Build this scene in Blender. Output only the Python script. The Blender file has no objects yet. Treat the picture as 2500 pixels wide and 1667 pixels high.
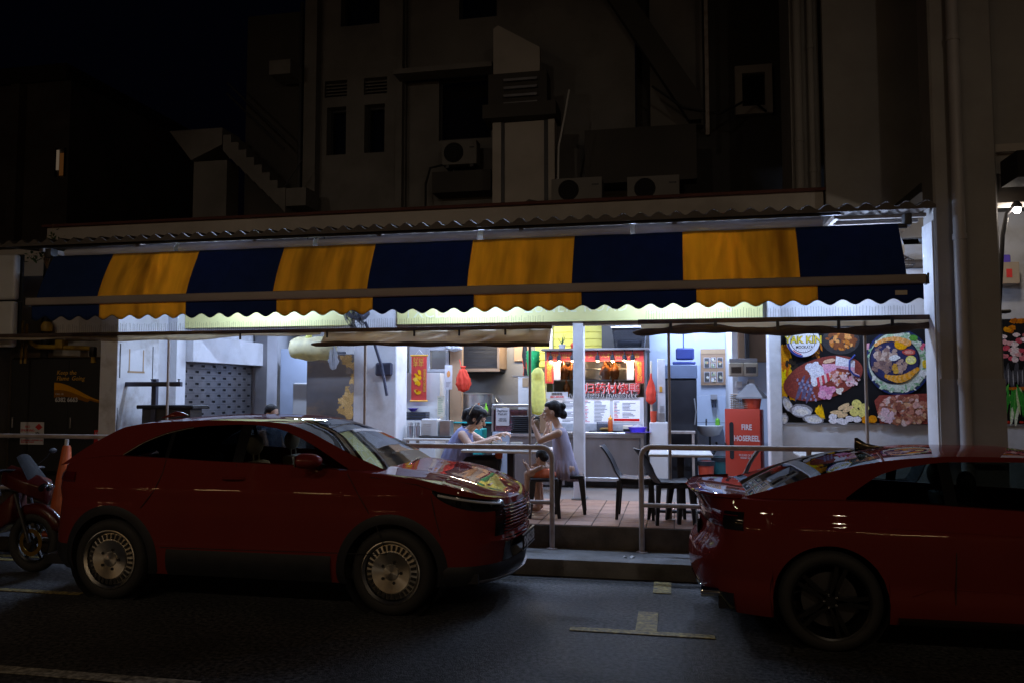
import bpy, bmesh, math, random
from math import sin, cos, pi, radians as rad, sqrt, atan2
from mathutils import Vector, Matrix
random.seed(7)
S = bpy.context.scene
COL = S.collection

# ---------------------------------------------------------------- camera
cam_d = bpy.data.cameras.new('camera'); cam = bpy.data.objects.new('camera', cam_d); COL.objects.link(cam)
cam_d.sensor_width = 36.0; cam_d.lens = 1944.0/2500.0*36.0
cam_d.clip_start = 0.05; cam_d.clip_end = 500
cam.location = (0, 0, 1.80)
cam.rotation_euler = (rad(90+3.6), 0, rad(11.5))
S.camera = cam

# ---------------------------------------------------------------- world: night sky, sun well below the horizon
W = bpy.data.worlds.new('World'); S.world = W; W.use_nodes = True
nt = W.node_tree; nt.nodes.clear()
sky = nt.nodes.new('ShaderNodeTexSky'); sky.sky_type = 'NISHITA'; sky.sun_disc = False
sky.sun_elevation = rad(-3.0); sky.sun_rotation = rad(200); sky.air_density = 1.0; sky.ozone_density = 3.0
bg = nt.nodes.new('ShaderNodeBackground'); bg.inputs['Strength'].default_value = 0.02
wo = nt.nodes.new('ShaderNodeOutputWorld')
W.cycles.sampling_method = 'NONE'
nt.links.new(sky.outputs[0], bg.inputs[0]); nt.links.new(bg.outputs[0], wo.inputs[0])

# ---------------------------------------------------------------- exposure
S.view_settings.view_transform = 'Standard'; S.view_settings.look = 'None'
S.view_settings.exposure = 0.0; S.view_settings.gamma = 1.0
S.view_settings.use_curve_mapping = False
S.render.engine = 'CYCLES'
S.cycles.use_denoising = True
S.cycles.max_bounces = 8; S.cycles.transparent_max_bounces = 12
S.cycles.sample_clamp_indirect = 1.5
S.cycles.caustics_reflective = False; S.cycles.caustics_refractive = False

# ---------------------------------------------------------------- materials
MATS = {}
def mat(name, col, rough=0.6, metal=0.0, var=0.12, vscale=3.0, bump=0.0, bscale=60.0, spec=0.5, coat=0.0,
        emit=None, estr=0.0, dirt=None, dirt_amt=0.0, dscale=1.2, alpha=None, trans=0.0, stretch=(1, 1, 1), speck=0):
    m = bpy.data.materials.new(name); m.use_nodes = True
    n = m.node_tree.nodes; L = m.node_tree.links; b = n['Principled BSDF']
    b.inputs['Roughness'].default_value = rough; b.inputs['Metallic'].default_value = metal
    b.inputs['Specular IOR Level'].default_value = spec
    b.inputs['Coat Weight'].default_value = coat; b.inputs['Coat Roughness'].default_value = 0.03
    tc = n.new('ShaderNodeTexCoord'); mp = n.new('ShaderNodeMapping'); L.new(tc.outputs['Object'], mp.inputs[0])
    mp.inputs['Scale'].default_value = stretch
    ns = n.new('ShaderNodeTexNoise'); ns.inputs['Scale'].default_value = vscale; ns.inputs['Detail'].default_value = 6
    L.new(mp.outputs[0], ns.inputs['Vector'])
    rp = n.new('ShaderNodeMapRange'); rp.inputs['From Min'].default_value = .3; rp.inputs['From Max'].default_value = .7
    rp.inputs['To Min'].default_value = 1-var; rp.inputs['To Max'].default_value = 1+var
    L.new(ns.outputs['Fac'], rp.inputs['Value'])
    mx = n.new('ShaderNodeVectorMath'); mx.operation = 'SCALE'; mx.inputs[0].default_value = col[:3]
    L.new(rp.outputs[0], mx.inputs['Scale']); out = mx.outputs[0]
    if dirt:
        n2 = n.new('ShaderNodeTexNoise'); n2.inputs['Scale'].default_value = dscale; n2.inputs['Detail'].default_value = 9
        n2.inputs['Roughness'].default_value = .65; L.new(mp.outputs[0], n2.inputs['Vector'])
        r2 = n.new('ShaderNodeMapRange'); r2.inputs['From Min'].default_value = .48; r2.inputs['From Max'].default_value = .72
        r2.inputs['To Max'].default_value = dirt_amt; L.new(n2.outputs['Fac'], r2.inputs['Value'])
        mm = n.new('ShaderNodeMix'); mm.data_type = 'RGBA'; L.new(r2.outputs[0], mm.inputs['Factor'])
        L.new(out, mm.inputs['A']); mm.inputs['B'].default_value = (*dirt, 1); out = mm.outputs['Result']
    if speck:
        n4 = n.new('ShaderNodeTexNoise'); n4.inputs['Scale'].default_value = 30; n4.inputs['Detail'].default_value = 3; L.new(mp.outputs[0], n4.inputs['Vector'])
        r4 = n.new('ShaderNodeMapRange'); r4.inputs['From Min'].default_value = .35; r4.inputs['From Max'].default_value = .68; r4.inputs['To Min'].default_value = 1-speck; r4.inputs['To Max'].default_value = 1+speck*1.4
        L.new(n4.outputs['Fac'], r4.inputs['Value']); m4 = n.new('ShaderNodeVectorMath'); m4.operation = 'SCALE'; L.new(out, m4.inputs[0]); L.new(r4.outputs[0], m4.inputs['Scale']); out = m4.outputs[0]
    L.new(out, b.inputs['Base Color'])
    rr = n.new('ShaderNodeMapRange'); rr.inputs['To Min'].default_value = max(0, rough-.08); rr.inputs['To Max'].default_value = min(1, rough+.08)
    L.new(ns.outputs['Fac'], rr.inputs['Value']); L.new(rr.outputs[0], b.inputs['Roughness'])
    if bump:
        n3 = n.new('ShaderNodeTexNoise'); n3.inputs['Scale'].default_value = bscale; n3.inputs['Detail'].default_value = 5
        L.new(mp.outputs[0], n3.inputs['Vector'])
        bp = n.new('ShaderNodeBump'); bp.inputs['Strength'].default_value = bump; bp.inputs['Distance'].default_value = .01
        L.new(n3.outputs['Fac'], bp.inputs['Height']); L.new(bp.outputs[0], b.inputs['Normal'])
    if emit:
        b.inputs['Emission Color'].default_value = (*emit, 1); b.inputs['Emission Strength'].default_value = estr
    if trans: b.inputs['Transmission Weight'].default_value = trans
    if alpha is not None: b.inputs['Alpha'].default_value = alpha
    MATS[name] = m; return m
def glass(name, tint, refl=1.0, rough=0.0):
    """thin sheet: tinted see-through plus a mirror layer by Fresnel"""
    m = bpy.data.materials.new(name); m.use_nodes = True; n = m.node_tree.nodes; L = m.node_tree.links; n.clear()
    o = n.new('ShaderNodeOutputMaterial'); t = n.new('ShaderNodeBsdfTransparent'); t.inputs[0].default_value = (*tint, 1)
    g = n.new('ShaderNodeBsdfGlossy'); g.inputs['Roughness'].default_value = rough; g.inputs[0].default_value = (refl, refl, refl, 1)
    f = n.new('ShaderNodeFresnel'); f.inputs[0].default_value = 1.5
    x = n.new('ShaderNodeMixShader'); L.new(f.outputs[0], x.inputs[0]); L.new(t.outputs[0], x.inputs[1]); L.new(g.outputs[0], x.inputs[2])
    L.new(x.outputs[0], o.inputs[0]); MATS[name] = m; return m
def cloth(name, col, trans=0.4, dirt=None, dirt_amt=0., stretch=(1, 1, 1), var=.12, vscale=4., rough=.9):
    """fabric or film that passes some light through: diffuse plus translucent"""
    m = bpy.data.materials.new(name); m.use_nodes = True; n = m.node_tree.nodes; L = m.node_tree.links; n.clear()
    o = n.new('ShaderNodeOutputMaterial'); d = n.new('ShaderNodeBsdfPrincipled'); t = n.new('ShaderNodeBsdfTranslucent')
    d.inputs['Roughness'].default_value = rough; d.inputs['Specular IOR Level'].default_value = .25
    tc = n.new('ShaderNodeTexCoord'); mp = n.new('ShaderNodeMapping'); mp.inputs['Scale'].default_value = stretch; L.new(tc.outputs['Object'], mp.inputs[0])
    ns = n.new('ShaderNodeTexNoise'); ns.inputs['Scale'].default_value = vscale; ns.inputs['Detail'].default_value = 8; L.new(mp.outputs[0], ns.inputs['Vector'])
    rp = n.new('ShaderNodeMapRange'); rp.inputs['From Min'].default_value = .3; rp.inputs['From Max'].default_value = .7
    rp.inputs['To Min'].default_value = 1-var; rp.inputs['To Max'].default_value = 1+var; L.new(ns.outputs['Fac'], rp.inputs['Value'])
    mx = n.new('ShaderNodeVectorMath'); mx.operation = 'SCALE'; mx.inputs[0].default_value = col[:3]; L.new(rp.outputs[0], mx.inputs['Scale']); out = mx.outputs[0]
    if dirt:
        r2 = n.new('ShaderNodeMapRange'); r2.inputs['From Min'].default_value = .46; r2.inputs['From Max'].default_value = .75; r2.inputs['To Max'].default_value = dirt_amt
        n2 = n.new('ShaderNodeTexNoise'); n2.inputs['Scale'].default_value = vscale*.6; n2.inputs['Detail'].default_value = 10; L.new(mp.outputs[0], n2.inputs['Vector'])
        L.new(n2.outputs['Fac'], r2.inputs['Value']); mm = n.new('ShaderNodeMix'); mm.data_type = 'RGBA'
        L.new(r2.outputs[0], mm.inputs['Factor']); L.new(out, mm.inputs['A']); mm.inputs['B'].default_value = (*dirt, 1); out = mm.outputs['Result']
    L.new(out, d.inputs['Base Color']); L.new(out, t.inputs[0])
    x = n.new('ShaderNodeMixShader'); x.inputs[0].default_value = trans; L.new(d.outputs[0], x.inputs[1]); L.new(t.outputs[0], x.inputs[2])
    L.new(x.outputs[0], o.inputs[0]); MATS[name] = m; return m
def printmat(name, rough=.5, grain=.25, gscale=40.):
    """flat print: colours come from the mesh's own colour attribute"""
    m = bpy.data.materials.new(name); m.use_nodes = True; n = m.node_tree.nodes; L = m.node_tree.links; b = n['Principled BSDF']
    a = n.new('ShaderNodeAttribute'); a.attribute_name = 'Col'; b.inputs['Roughness'].default_value = rough; b.inputs['Specular IOR Level'].default_value = .3
    tc = n.new('ShaderNodeTexCoord'); ns = n.new('ShaderNodeTexNoise'); ns.inputs['Scale'].default_value = gscale; ns.inputs['Detail'].default_value = 6
    L.new(tc.outputs['Object'], ns.inputs['Vector']); rp = n.new('ShaderNodeMapRange'); rp.inputs['From Min'].default_value = .3; rp.inputs['From Max'].default_value = .7
    rp.inputs['To Min'].default_value = 1-grain; rp.inputs['To Max'].default_value = 1+grain; L.new(ns.outputs['Fac'], rp.inputs['Value'])
    mx = n.new('ShaderNodeVectorMath'); mx.operation = 'SCALE'; gm = n.new('ShaderNodeHueSaturation'); gm.inputs['Saturation'].default_value = 1.12; gm.inputs['Value'].default_value = 1.3; L.new(a.outputs['Color'], gm.inputs['Color']); L.new(gm.outputs[0], mx.inputs[0]); L.new(rp.outputs[0], mx.inputs['Scale'])
    L.new(mx.outputs[0], b.inputs['Base Color']); MATS[name] = m; return m
def emis(name, col, strength, samp='FRONT'):
    m = bpy.data.materials.new(name); m.use_nodes = True; n = m.node_tree.nodes; n.clear()
    o = n.new('ShaderNodeOutputMaterial'); e = n.new('ShaderNodeEmission'); e.inputs[0].default_value = (*col, 1); e.inputs[1].default_value = strength
    m.node_tree.links.new(e.outputs[0], o.inputs[0]); m.cycles.emission_sampling = samp; MATS[name] = m; return m

# ---------------------------------------------------------------- mesh builder
class MB:
    def __init__(s): s.v = []; s.f = []; s.m = []; s.c = []; s.col = None; s.mi = 0; s.X = None
    def add(s, vs, fs):
        o = len(s.v)
        for v in vs: s.v.append(tuple(s.X @ Vector(v)) if s.X else tuple(v))
        for f in fs: s.f.append([i+o for i in f]); s.m.append(s.mi); s.c.append(s.col)
        return s
    def box(s, x0, x1, y0, y1, z0, z1):
        return s.add([(x, y, z) for z in (z0, z1) for y in (y0, y1) for x in (x0, x1)],
                     [(0, 2, 3, 1), (4, 5, 7, 6), (0, 1, 5, 4), (1, 3, 7, 5), (3, 2, 6, 7), (2, 0, 4, 6)])
    def cbox(s, c, sx, sy, sz): return s.box(c[0]-sx/2, c[0]+sx/2, c[1]-sy/2, c[1]+sy/2, c[2]-sz/2, c[2]+sz/2)
    def quad(s, a, b, c, d): return s.add([a, b, c, d], [(0, 1, 2, 3)])
    def tube(s, path, r, n=8, closed=False, caps=True, sq=1.0):
        P = [Vector(p) for p in path]; k = len(P); R = r if isinstance(r, (list, tuple)) else [r]*k
        vs = []; fs = []; ref = None
        for i, p in enumerate(P):
            if closed: t = P[(i+1) % k]-P[i-1]
            else: t = (P[min(i+1, k-1)]-P[max(i-1, 0)])
            t.normalize()
            if ref is None: ref = Vector((0, 0, 1)) if abs(t.z) < .9 else Vector((0, 1, 0))
            a = (ref-t*ref.dot(t))
            if a.length < 1e-5: a = t.orthogonal()
            a.normalize(); b = t.cross(a); ref = a
            for j in range(n):
                q = 2*pi*j/n; vs.append(p+a*cos(q)*R[i]+b*sin(q)*R[i]*sq)
        for i in range(k if closed else k-1):
            i2 = (i+1) % k
            for j in range(n):
                j2 = (j+1) % n; fs.append((i*n+j, i*n+j2, i2*n+j2, i2*n+j))
        if caps and not closed: fs.append(tuple(range(n))[::-1]); fs.append(tuple((k-1)*n+j for j in range(n)))
        return s.add(vs, fs)
    def cap(s, p0, p1, r0, r1=None, n=12):
        """rounded, tapering limb"""
        r1 = r0 if r1 is None else r1; a = Vector(p0); b = Vector(p1); d = (b-a).normalized(); P = []; R = []
        for i in range(4): q = pi/2*(1-i/4); P.append(a-d*r0*sin(q)); R.append(max(r0*cos(q), 1e-4))
        P.append(a); R.append(r0); P.append(b); R.append(r1)
        for i in range(1, 5): q = pi/2*i/4; P.append(b+d*r1*sin(q)); R.append(max(r1*cos(q), 1e-4))
        return s.tube(P, R, n)
    def lathe(s, prof, c=(0, 0, 0), n=20, caps=True, ex=1.0, ey=1.0):
        k = len(prof); vs = []; fs = []
        for r, z in prof:
            for j in range(n): q = 2*pi*j/n; vs.append((c[0]+r*cos(q)*ex, c[1]+r*sin(q)*ey, c[2]+z))
        for i in range(k-1):
            for j in range(n): j2 = (j+1) % n; fs.append((i*n+j, i*n+j2, (i+1)*n+j2, (i+1)*n+j))
        if caps: fs.append(tuple(range(n))[::-1]); fs.append(tuple((k-1)*n+j for j in range(n)))
        return s.add(vs, fs)
    def ell(s, c, r, n=14, k=9):
        vs = [(c[0], c[1], c[2]-r[2])]; fs = []
        for i in range(1, k):
            a = -pi/2+pi*i/k
            for j in range(n): q = 2*pi*j/n; vs.append((c[0]+r[0]*cos(a)*cos(q), c[1]+r[1]*cos(a)*sin(q), c[2]+r[2]*sin(a)))
        vs.append((c[0], c[1], c[2]+r[2])); e = len(vs)-1
        for j in range(n):
            j2 = (j+1) % n; fs.append((0, 1+j2, 1+j))
            for i in range(k-2): fs.append((1+i*n+j, 1+i*n+j2, 1+(i+1)*n+j2, 1+(i+1)*n+j))
            fs.append((1+(k-2)*n+j, 1+(k-2)*n+j2, e))
        return s.add(vs, fs)
    def prism(s, poly, a0, a1, axis='y'):
        """poly in the plane across `axis`, extruded from a0 to a1"""
        def P(u, v, a): return {'y': (u, a, v), 'x': (a, u, v), 'z': (u, v, a)}[axis]
        k = len(poly); vs = [P(u, v, a0) for u, v in poly]+[P(u, v, a1) for u, v in poly]
        fs = [tuple(range(k)), tuple(range(2*k-1, k-1, -1))]+[(i, k+i, k+(i+1) % k, (i+1) % k) for i in range(k)]
        return s.add(vs, fs)
    def grid(s, fn, nu, nv, flip=False):
        vs = [fn(i/nu, j/nv) for i in range(nu+1) for j in range(nv+1)]; fs = []
        for i in range(nu):
            for j in range(nv):
                a = i*(nv+1)+j; q = (a, a+1, a+nv+2, a+nv+1); fs.append(q[::-1] if flip else q)
        return s.add(vs, fs)
    def rings(s, rings, caps=True):
        n = len(rings[0]); vs = [p for r in rings for p in r]; fs = []
        for i in range(len(rings)-1):
            for j in range(n): j2 = (j+1) % n; fs.append((i*n+j, i*n+j2, (i+1)*n+j2, (i+1)*n+j))
        if caps: fs.append(tuple(range(n))[::-1]); fs.append(tuple((len(rings)-1)*n+j for j in range(n)))
        return s.add(vs, fs)
    def mesh(s, name, mats, off=(0, 0, 0), bevel=0, seg=2, smooth=35, recalc=True, thick=0):
        me = bpy.data.meshes.new(name)
        me.from_pydata([(v[0]-off[0], v[1]-off[1], v[2]-off[2]) for v in s.v], [], s.f)
        for m in (mats if isinstance(mats, (list, tuple)) else [mats]): me.materials.append(MATS[m] if isinstance(m, str) else m)
        me.polygons.foreach_set('material_index', s.m)
        if any(c is not None for c in s.c):
            ca = me.color_attributes.new('Col', 'FLOAT_COLOR', 'CORNER')
            for p in me.polygons:
                c = s.c[p.index] or (.5, .5, .5)
                for li in p.loop_indices: ca.data[li].color = (*c, 1)
        me.update()
        if recalc or bevel or thick:
            bm = bmesh.new(); bm.from_mesh(me)
            if bevel:
                bmesh.ops.bevel(bm, geom=[e for e in bm.edges if e.is_manifold and e.calc_face_angle(0) > .5], offset=bevel, segments=seg, affect='EDGES', profile=.6, clamp_overlap=True)
            if thick: bmesh.ops.solidify(bm, geom=bm.faces[:], thickness=thick)
            if recalc: bmesh.ops.recalc_face_normals(bm, faces=bm.faces[:])
            bm.to_mesh(me); bm.free()
        if smooth: me.shade_smooth(); me.set_sharp_from_angle(angle=rad(smooth))
        return me
    def build(s, name, mats, parent=None, **k):
        off = k.pop('off', None)
        if off is None: off = origin(parent)
        join = k.pop('join', False)
        cl = [] if join else s.clusters()
        if 2 <= len(cl) <= 8:
            out = []
            for fs in cl:
                q = MB(); use = sorted({i for f in fs for i in s.f[f]}); mp = {a: b for b, a in enumerate(use)}
                q.v = [s.v[i] for i in use]; q.f = [[mp[i] for i in s.f[f]] for f in fs]; q.m = [s.m[f] for f in fs]; q.c = [s.c[f] for f in fs]
                o = bpy.data.objects.new(name, q.mesh(name, mats, off=off, **k)); COL.objects.link(o)
                if parent: o.parent = parent
                out.append(o)
            return out[0]
        o = bpy.data.objects.new(name, s.mesh(name, mats, off=off, **k)); COL.objects.link(o)
        if len(cl) > 8: o['kind'] = 'stuff'
        if parent: o.parent = parent
        return o
    def clusters(s, gap=.003):
        """faces grouped into pieces that do not touch"""
        n = len(s.v); p = list(range(n))
        def find(a):
            while p[a] != a: p[a] = p[p[a]]; a = p[a]
            return a
        for f in s.f:
            r = find(f[0])
            for i in f[1:]: p[find(i)] = r
        isl = {}
        for k, f in enumerate(s.f): isl.setdefault(find(f[0]), []).append(k)
        if len(isl) == 1 or len(isl) > 60: return list(isl.values())
        L = []
        for fs in isl.values():
            P = [s.v[i] for f in fs for i in s.f[f]]; L.append((fs, [min(q[d] for q in P)-gap for d in range(3)], [max(q[d] for q in P)+gap for d in range(3)]))
        done = False
        while not done:
            done = True
            for i in range(len(L)):
                for j in range(i+1, len(L)):
                    a, b = L[i], L[j]
                    if all(a[1][d] <= b[2][d] and b[1][d] <= a[2][d] for d in range(3)):
                        L[i] = (a[0]+b[0], [min(x, y) for x, y in zip(a[1], b[1])], [max(x, y) for x, y in zip(a[2], b[2])]); L.pop(j); done = False; break
                if not done: break
        return [l[0] for l in L]
def origin(o):
    p = Vector((0, 0, 0))
    while o is not None: p += o.location; o = o.parent
    return tuple(p)
def T(name, label, cat, loc=(0, 0, 0), group=None):
    o = bpy.data.objects.new(name, None); o.empty_display_size = .1; COL.objects.link(o); o.location = loc
    o['label'] = label; o['category'] = cat
    if group: o['group'] = group
    return o
def tag(o, label, cat, group=None):
    o['label'] = label; o['category'] = cat
    if group: o['group'] = group
    return o
def struct(o): o['kind'] = 'structure'; return o
def stuff(o): o['kind'] = 'stuff'; return o
def solo(mb, name, mats, label, cat, loc, group=None, **k):
    """a thing that is one mesh, origin at its base"""
    o = mb.build(name, mats, None, off=loc, join=True, **k); o.location = loc; return tag(o, label, cat, group)
def dup(root, loc, rz=0, label=None, group=None):
    def cp(o, par):
        c = o.copy(); COL.objects.link(c); c.parent = par
        for ch in o.children: cp(ch, c)
        return c
    r = cp(root, None); r.location = loc; r.rotation_euler = (0, 0, rz)
    if label: r['label'] = label
    if group: r['group'] = group
    return r
def text(name, body, size, m, parent, loc, rot=(pi/2, 0, 0), ext=.002, align='LEFT', sx=1.0, shear=0, off=0.0, width=None, spacing=1.0, line=1.0):
    cu = bpy.data.curves.new(name, 'FONT'); cu.body = body; cu.size = size; cu.extrude = ext; cu.align_x = align; cu.shear = shear
    cu.offset = off; cu.resolution_u = 2; cu.space_character = spacing; cu.space_line = line
    ob = bpy.data.objects.new(name, cu); COL.objects.link(ob)
    dg = bpy.context.evaluated_depsgraph_get(); me = bpy.data.meshes.new_from_object(ob.evaluated_get(dg))
    bpy.data.objects.remove(ob); bpy.data.curves.remove(cu)
    xs = [v.co.x for v in me.vertices] or [0, 1]
    if width: sx = width/(max(xs)-min(xs))
    me.transform(Matrix.Diagonal((sx, 1, 1, 1)))
    me.materials.clear(); me.materials.append(MATS[m]); me.name = name
    o = bpy.data.objects.new(name, me); COL.objects.link(o); o.parent = parent
    p = origin(parent); o.location = (loc[0]-p[0], loc[1]-p[1], loc[2]-p[2]); o.rotation_euler = rot
    return o
def blob(mb, cx, cz, rx, rz, y, n=14, jag=.12, rot=0, seed=None):
    """irregular printed patch on a sheet facing -Y"""
    rn = random.Random(seed if seed is not None else random.random()); pts = []
    for i in range(n):
        q = 2*pi*i/n; k = 1+rn.uniform(-jag, jag); u = rx*k*cos(q); w = rz*k*sin(q)
        pts.append((cx+u*cos(rot)-w*sin(rot), y, cz+u*sin(rot)+w*cos(rot)))
    mb.add(pts, [tuple(range(n))])
def arc(c, r, a0, a1, n): return [(c[0]+r*cos(a0+(a1-a0)*i/n), c[1]+r*sin(a0+(a1-a0)*i/n)) for i in range(n+1)]
def remesh(mb, name, m, parent, voxel=.012, it=4, off=None, fac=.5):
    """one continuous skin over everything in mb"""
    off = origin(parent) if off is None else off
    me = mb.mesh(name, m, off=off, smooth=0); ob = bpy.data.objects.new(name, me); COL.objects.link(ob)
    r = ob.modifiers.new('r', 'REMESH'); r.mode = 'VOXEL'; r.voxel_size = voxel
    sm = ob.modifiers.new('s', 'SMOOTH'); sm.iterations = it; sm.factor = fac
    dg = bpy.context.evaluated_depsgraph_get(); me2 = bpy.data.meshes.new_from_object(ob.evaluated_get(dg))
    bpy.data.objects.remove(ob); me2.name = name; me2.materials.clear(); me2.materials.append(MATS[m] if isinstance(m, str) else m); me2.shade_smooth()
    o = bpy.data.objects.new(name, me2); COL.objects.link(o); o.parent = parent; return o

# ---------------------------------------------------------------- palette
mat('asphalt', (.033, .033, .034), .7, var=.45, vscale=1.1, bump=1.0, bscale=90, speck=1.0, dirt=(.02, .02, .022), dirt_amt=.6, dscale=.8)
mat('kerb_concrete', (.20, .20, .20), .85, var=.2, vscale=6, bump=.5, bscale=60, dirt=(.06, .055, .05), dirt_amt=.8, dscale=2)
mat('step_wall', (.10, .085, .07), .9, var=.35, vscale=5, bump=.6, bscale=40, dirt=(.03, .028, .025), dirt_amt=.9, dscale=3)
mat('yellow_line', (.26, .20, .06), .7, var=.3, vscale=20, dirt=(.05, .048, .045), dirt_amt=.95, dscale=14, speck=.5)
mat('white_line', (.30, .29, .26), .7, var=.3, vscale=20, dirt=(.05, .048, .045), dirt_amt=.95, dscale=12, speck=.5)
mat('terracotta', (.36, .20, .13), .55, var=.25, vscale=1.3, dirt=(.15, .09, .07), dirt_amt=.6, dscale=4)
mat('terracotta_b', (.40, .24, .17), .5, var=.25, vscale=1.3, dirt=(.15, .09, .07), dirt_amt=.6, dscale=4)
mat('grout', (.10, .08, .07), .9)
mat('inner_floor', (.20, .17, .15), .6, var=.2, dirt=(.1, .09, .08), dirt_amt=.5)
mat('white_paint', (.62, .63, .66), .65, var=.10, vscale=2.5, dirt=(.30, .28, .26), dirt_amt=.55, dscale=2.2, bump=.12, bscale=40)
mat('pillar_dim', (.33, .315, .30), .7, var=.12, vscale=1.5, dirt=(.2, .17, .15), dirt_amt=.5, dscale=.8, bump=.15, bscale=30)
mat('downpipe', (.42, .40, .40), .45, var=.08, dirt=(.25, .22, .2), dirt_amt=.4)
mat('cap_red', (.10, .03, .022), .8, var=.2)
mat('scuffed_paint', (.62, .63, .66), .6, var=.08, vscale=2, dirt=(.22, .18, .14), dirt_amt=.75, dscale=2.2, bump=.15, bscale=30)
mat('grey_paint', (.34, .34, .36), .7, var=.1, dirt=(.2, .19, .18), dirt_amt=.4)
mat('blue_wall', (.50, .58, .72), .5, var=.05, vscale=1.5, dirt=(.38, .42, .5), dirt_amt=.3)
mat('cream_tile', (.60, .52, .40), .35, var=.1, vscale=3, dirt=(.36, .28, .18), dirt_amt=.45, dscale=2)
mat('cream_wall', (.47, .43, .39), .8, var=.12, vscale=1.2, dirt=(.22, .19, .16), dirt_amt=.5, dscale=.7, bump=.15, bscale=25)
mat('old_wall', (.21, .20, .19), .85, var=.2, vscale=.8, dirt=(.10, .09, .08), dirt_amt=.75, dscale=.6, bump=.2, bscale=20)
mat('dark_wall', (.07, .065, .06), .85, var=.25, vscale=.8, dirt=(.06, .055, .05), dirt_amt=.7, dscale=.6)
mat('rust_bar', (.07, .045, .035), .7, var=.3, vscale=8, dirt=(.14, .07, .04), dirt_amt=.6, dscale=6)
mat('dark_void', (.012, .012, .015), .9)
mat('yellow_wall', (.62, .55, .08), .5, var=.08, dirt=(.4, .34, .08), dirt_amt=.4)
mat('ceiling_dark', (.12, .10, .085), .8, var=.2, dirt=(.06, .05, .04), dirt_amt=.5)
mat('sign_yellow', (.64, .62, .27), .5, var=.05, dirt=(.45, .45, .14), dirt_amt=.3, dscale=2)
mat('sign_letters', (.70, .72, .48), .5, var=.15)
mat('steel', (.55, .56, .58), .32, metal=.9, var=.12, vscale=4, dirt=(.25, .22, .2), dirt_amt=.45, dscale=3)
mat('dull_steel', (.27, .26, .27), .40, metal=.75, var=.15, vscale=5, dirt=(.2, .17, .15), dirt_amt=.5, dscale=2, stretch=(1, 1, .4))
mat('patchy_panel', (.17, .16, .165), .38, metal=.7, var=.25, vscale=1.5, dirt=(.50, .31, .13), dirt_amt=1.0, dscale=.9, bump=.1, bscale=8)  # grey steel with golden-orange blotches
mat('galv', (.40, .35, .32), .55, metal=.1, var=.15, vscale=9, dirt=(.20, .12, .07), dirt_amt=.6, dscale=6)
mat('rail_paint', (.42, .37, .35), .5, metal=.0, var=.12, vscale=14, dirt=(.20, .10, .06), dirt_amt=.45, dscale=8)
mat('dark_metal', (.05, .05, .055), .5, metal=.5, var=.2)
mat('navy_metal', (.06, .065, .10), .5, metal=.3, var=.15)
mat('black_plastic', (.018, .019, .024), .5, var=.2, vscale=8, spec=.3)
mat('black_rubber', (.018, .018, .019), .75, var=.2)
mat('white_plastic', (.62, .62, .62), .4, var=.06, dirt=(.4, .37, .32), dirt_amt=.3)
mat('cream_plastic', (.58, .53, .42), .45, var=.06, dirt=(.35, .3, .22), dirt_amt=.4)
mat('table_white', (.62, .61, .58), .35, var=.06, dirt=(.45, .41, .36), dirt_amt=.3)
mat('blue_plastic', (.02, .035, .16), .4, var=.1)
mat('violet_plastic', (.12, .08, .55), .35, var=.1)
mat('teal_plastic', (.02, .34, .36), .4, var=.1)
mat('green_plastic', (.03, .42, .13), .4, var=.12)
mat('red_plastic', (.50, .06, .025), .4, var=.1)
mat('hose_red', (.46, .05, .03), .38, var=.08, vscale=2, coat=.2)
mat('lacquer_red', (.62, .05, .04), .5, var=.12)
mat('gold', (.75, .42, .06), .4, var=.15)
mat('print_red', (.62, .03, .03), .5, var=.05)
mat('print_white', (.72, .72, .74), .5, var=.03)
mat('print_black', (.010, .010, .012), .6, var=.05, spec=.15)
mat('paper', (.60, .59, .62), .7, var=.04)
mat('egg_card', (.36, .29, .22), .9, var=.15)
mat('brown_card', (.38, .26, .15), .85, var=.1)
mat('board_brown', (.30, .19, .11), .6, var=.12)
mat('roast', (.42, .13, .035), .25, var=.45, vscale=14, coat=.5, bump=.4, bscale=50)
mat('skin', (.62, .41, .31), .5, var=.06, vscale=9)
mat('skin_b', (.55, .36, .27), .5, var=.06, vscale=9)
mat('hair', (.010, .009, .011), .5, var=.5, vscale=60, bump=1.0, bscale=90, stretch=(1, .4, .3), spec=.3)
mat('dress_blue', (.24, .26, .46), .9, var=.18, vscale=14, bump=.7, bscale=20, stretch=(1, 1, .25))
mat('dress_lilac', (.38, .35, .47), .9, var=.15, vscale=14, bump=.6, bscale=22, stretch=(1, 1, .25))
mat('trousers', (.012, .012, .015), .85)
mat('orange_cloth', (.62, .15, .06), .7, var=.15, bump=.3, bscale=20)
mat('hair_band', (.55, .42, .28), .6); mat('clip_white', (.75, .74, .72), .4)
mat('cone_orange', (.62, .12, .03), .5, var=.12, dirt=(.25, .12, .06), dirt_amt=.6, dscale=6)
mat('gas_pipe', (.45, .28, .03), .5, var=.2, dirt=(.14, .06, .03), dirt_amt=.7, dscale=5)
mat('leaf', (.05, .10, .03), .5, var=.3)
mat('ceramic', (.68, .70, .70), .15, var=.03, coat=.3)
mat('soap_green', (.22, .62, .05), .25, var=.05)
mat('sauce', (.50, .10, .02), .3); mat('sauce_cap', (.70, .32, .04), .35)
mat('food_yellow', (.55, .38, .08), .5, var=.3, vscale=30, bump=.5)
mat('roof_sheet', (.10, .085, .075), .7, metal=.2, var=.25, dirt=(.05, .04, .035), dirt_amt=.6)
cloth('cassette', (.55, .55, .60), .14, dirt=(.35, .32, .30), dirt_amt=.5, vscale=2)
mat('bar_alu', (.34, .29, .26), .5, metal=.05, var=.15, vscale=6, stretch=(.3, 1, 1), dirt=(.18, .14, .1), dirt_amt=.5)
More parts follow.
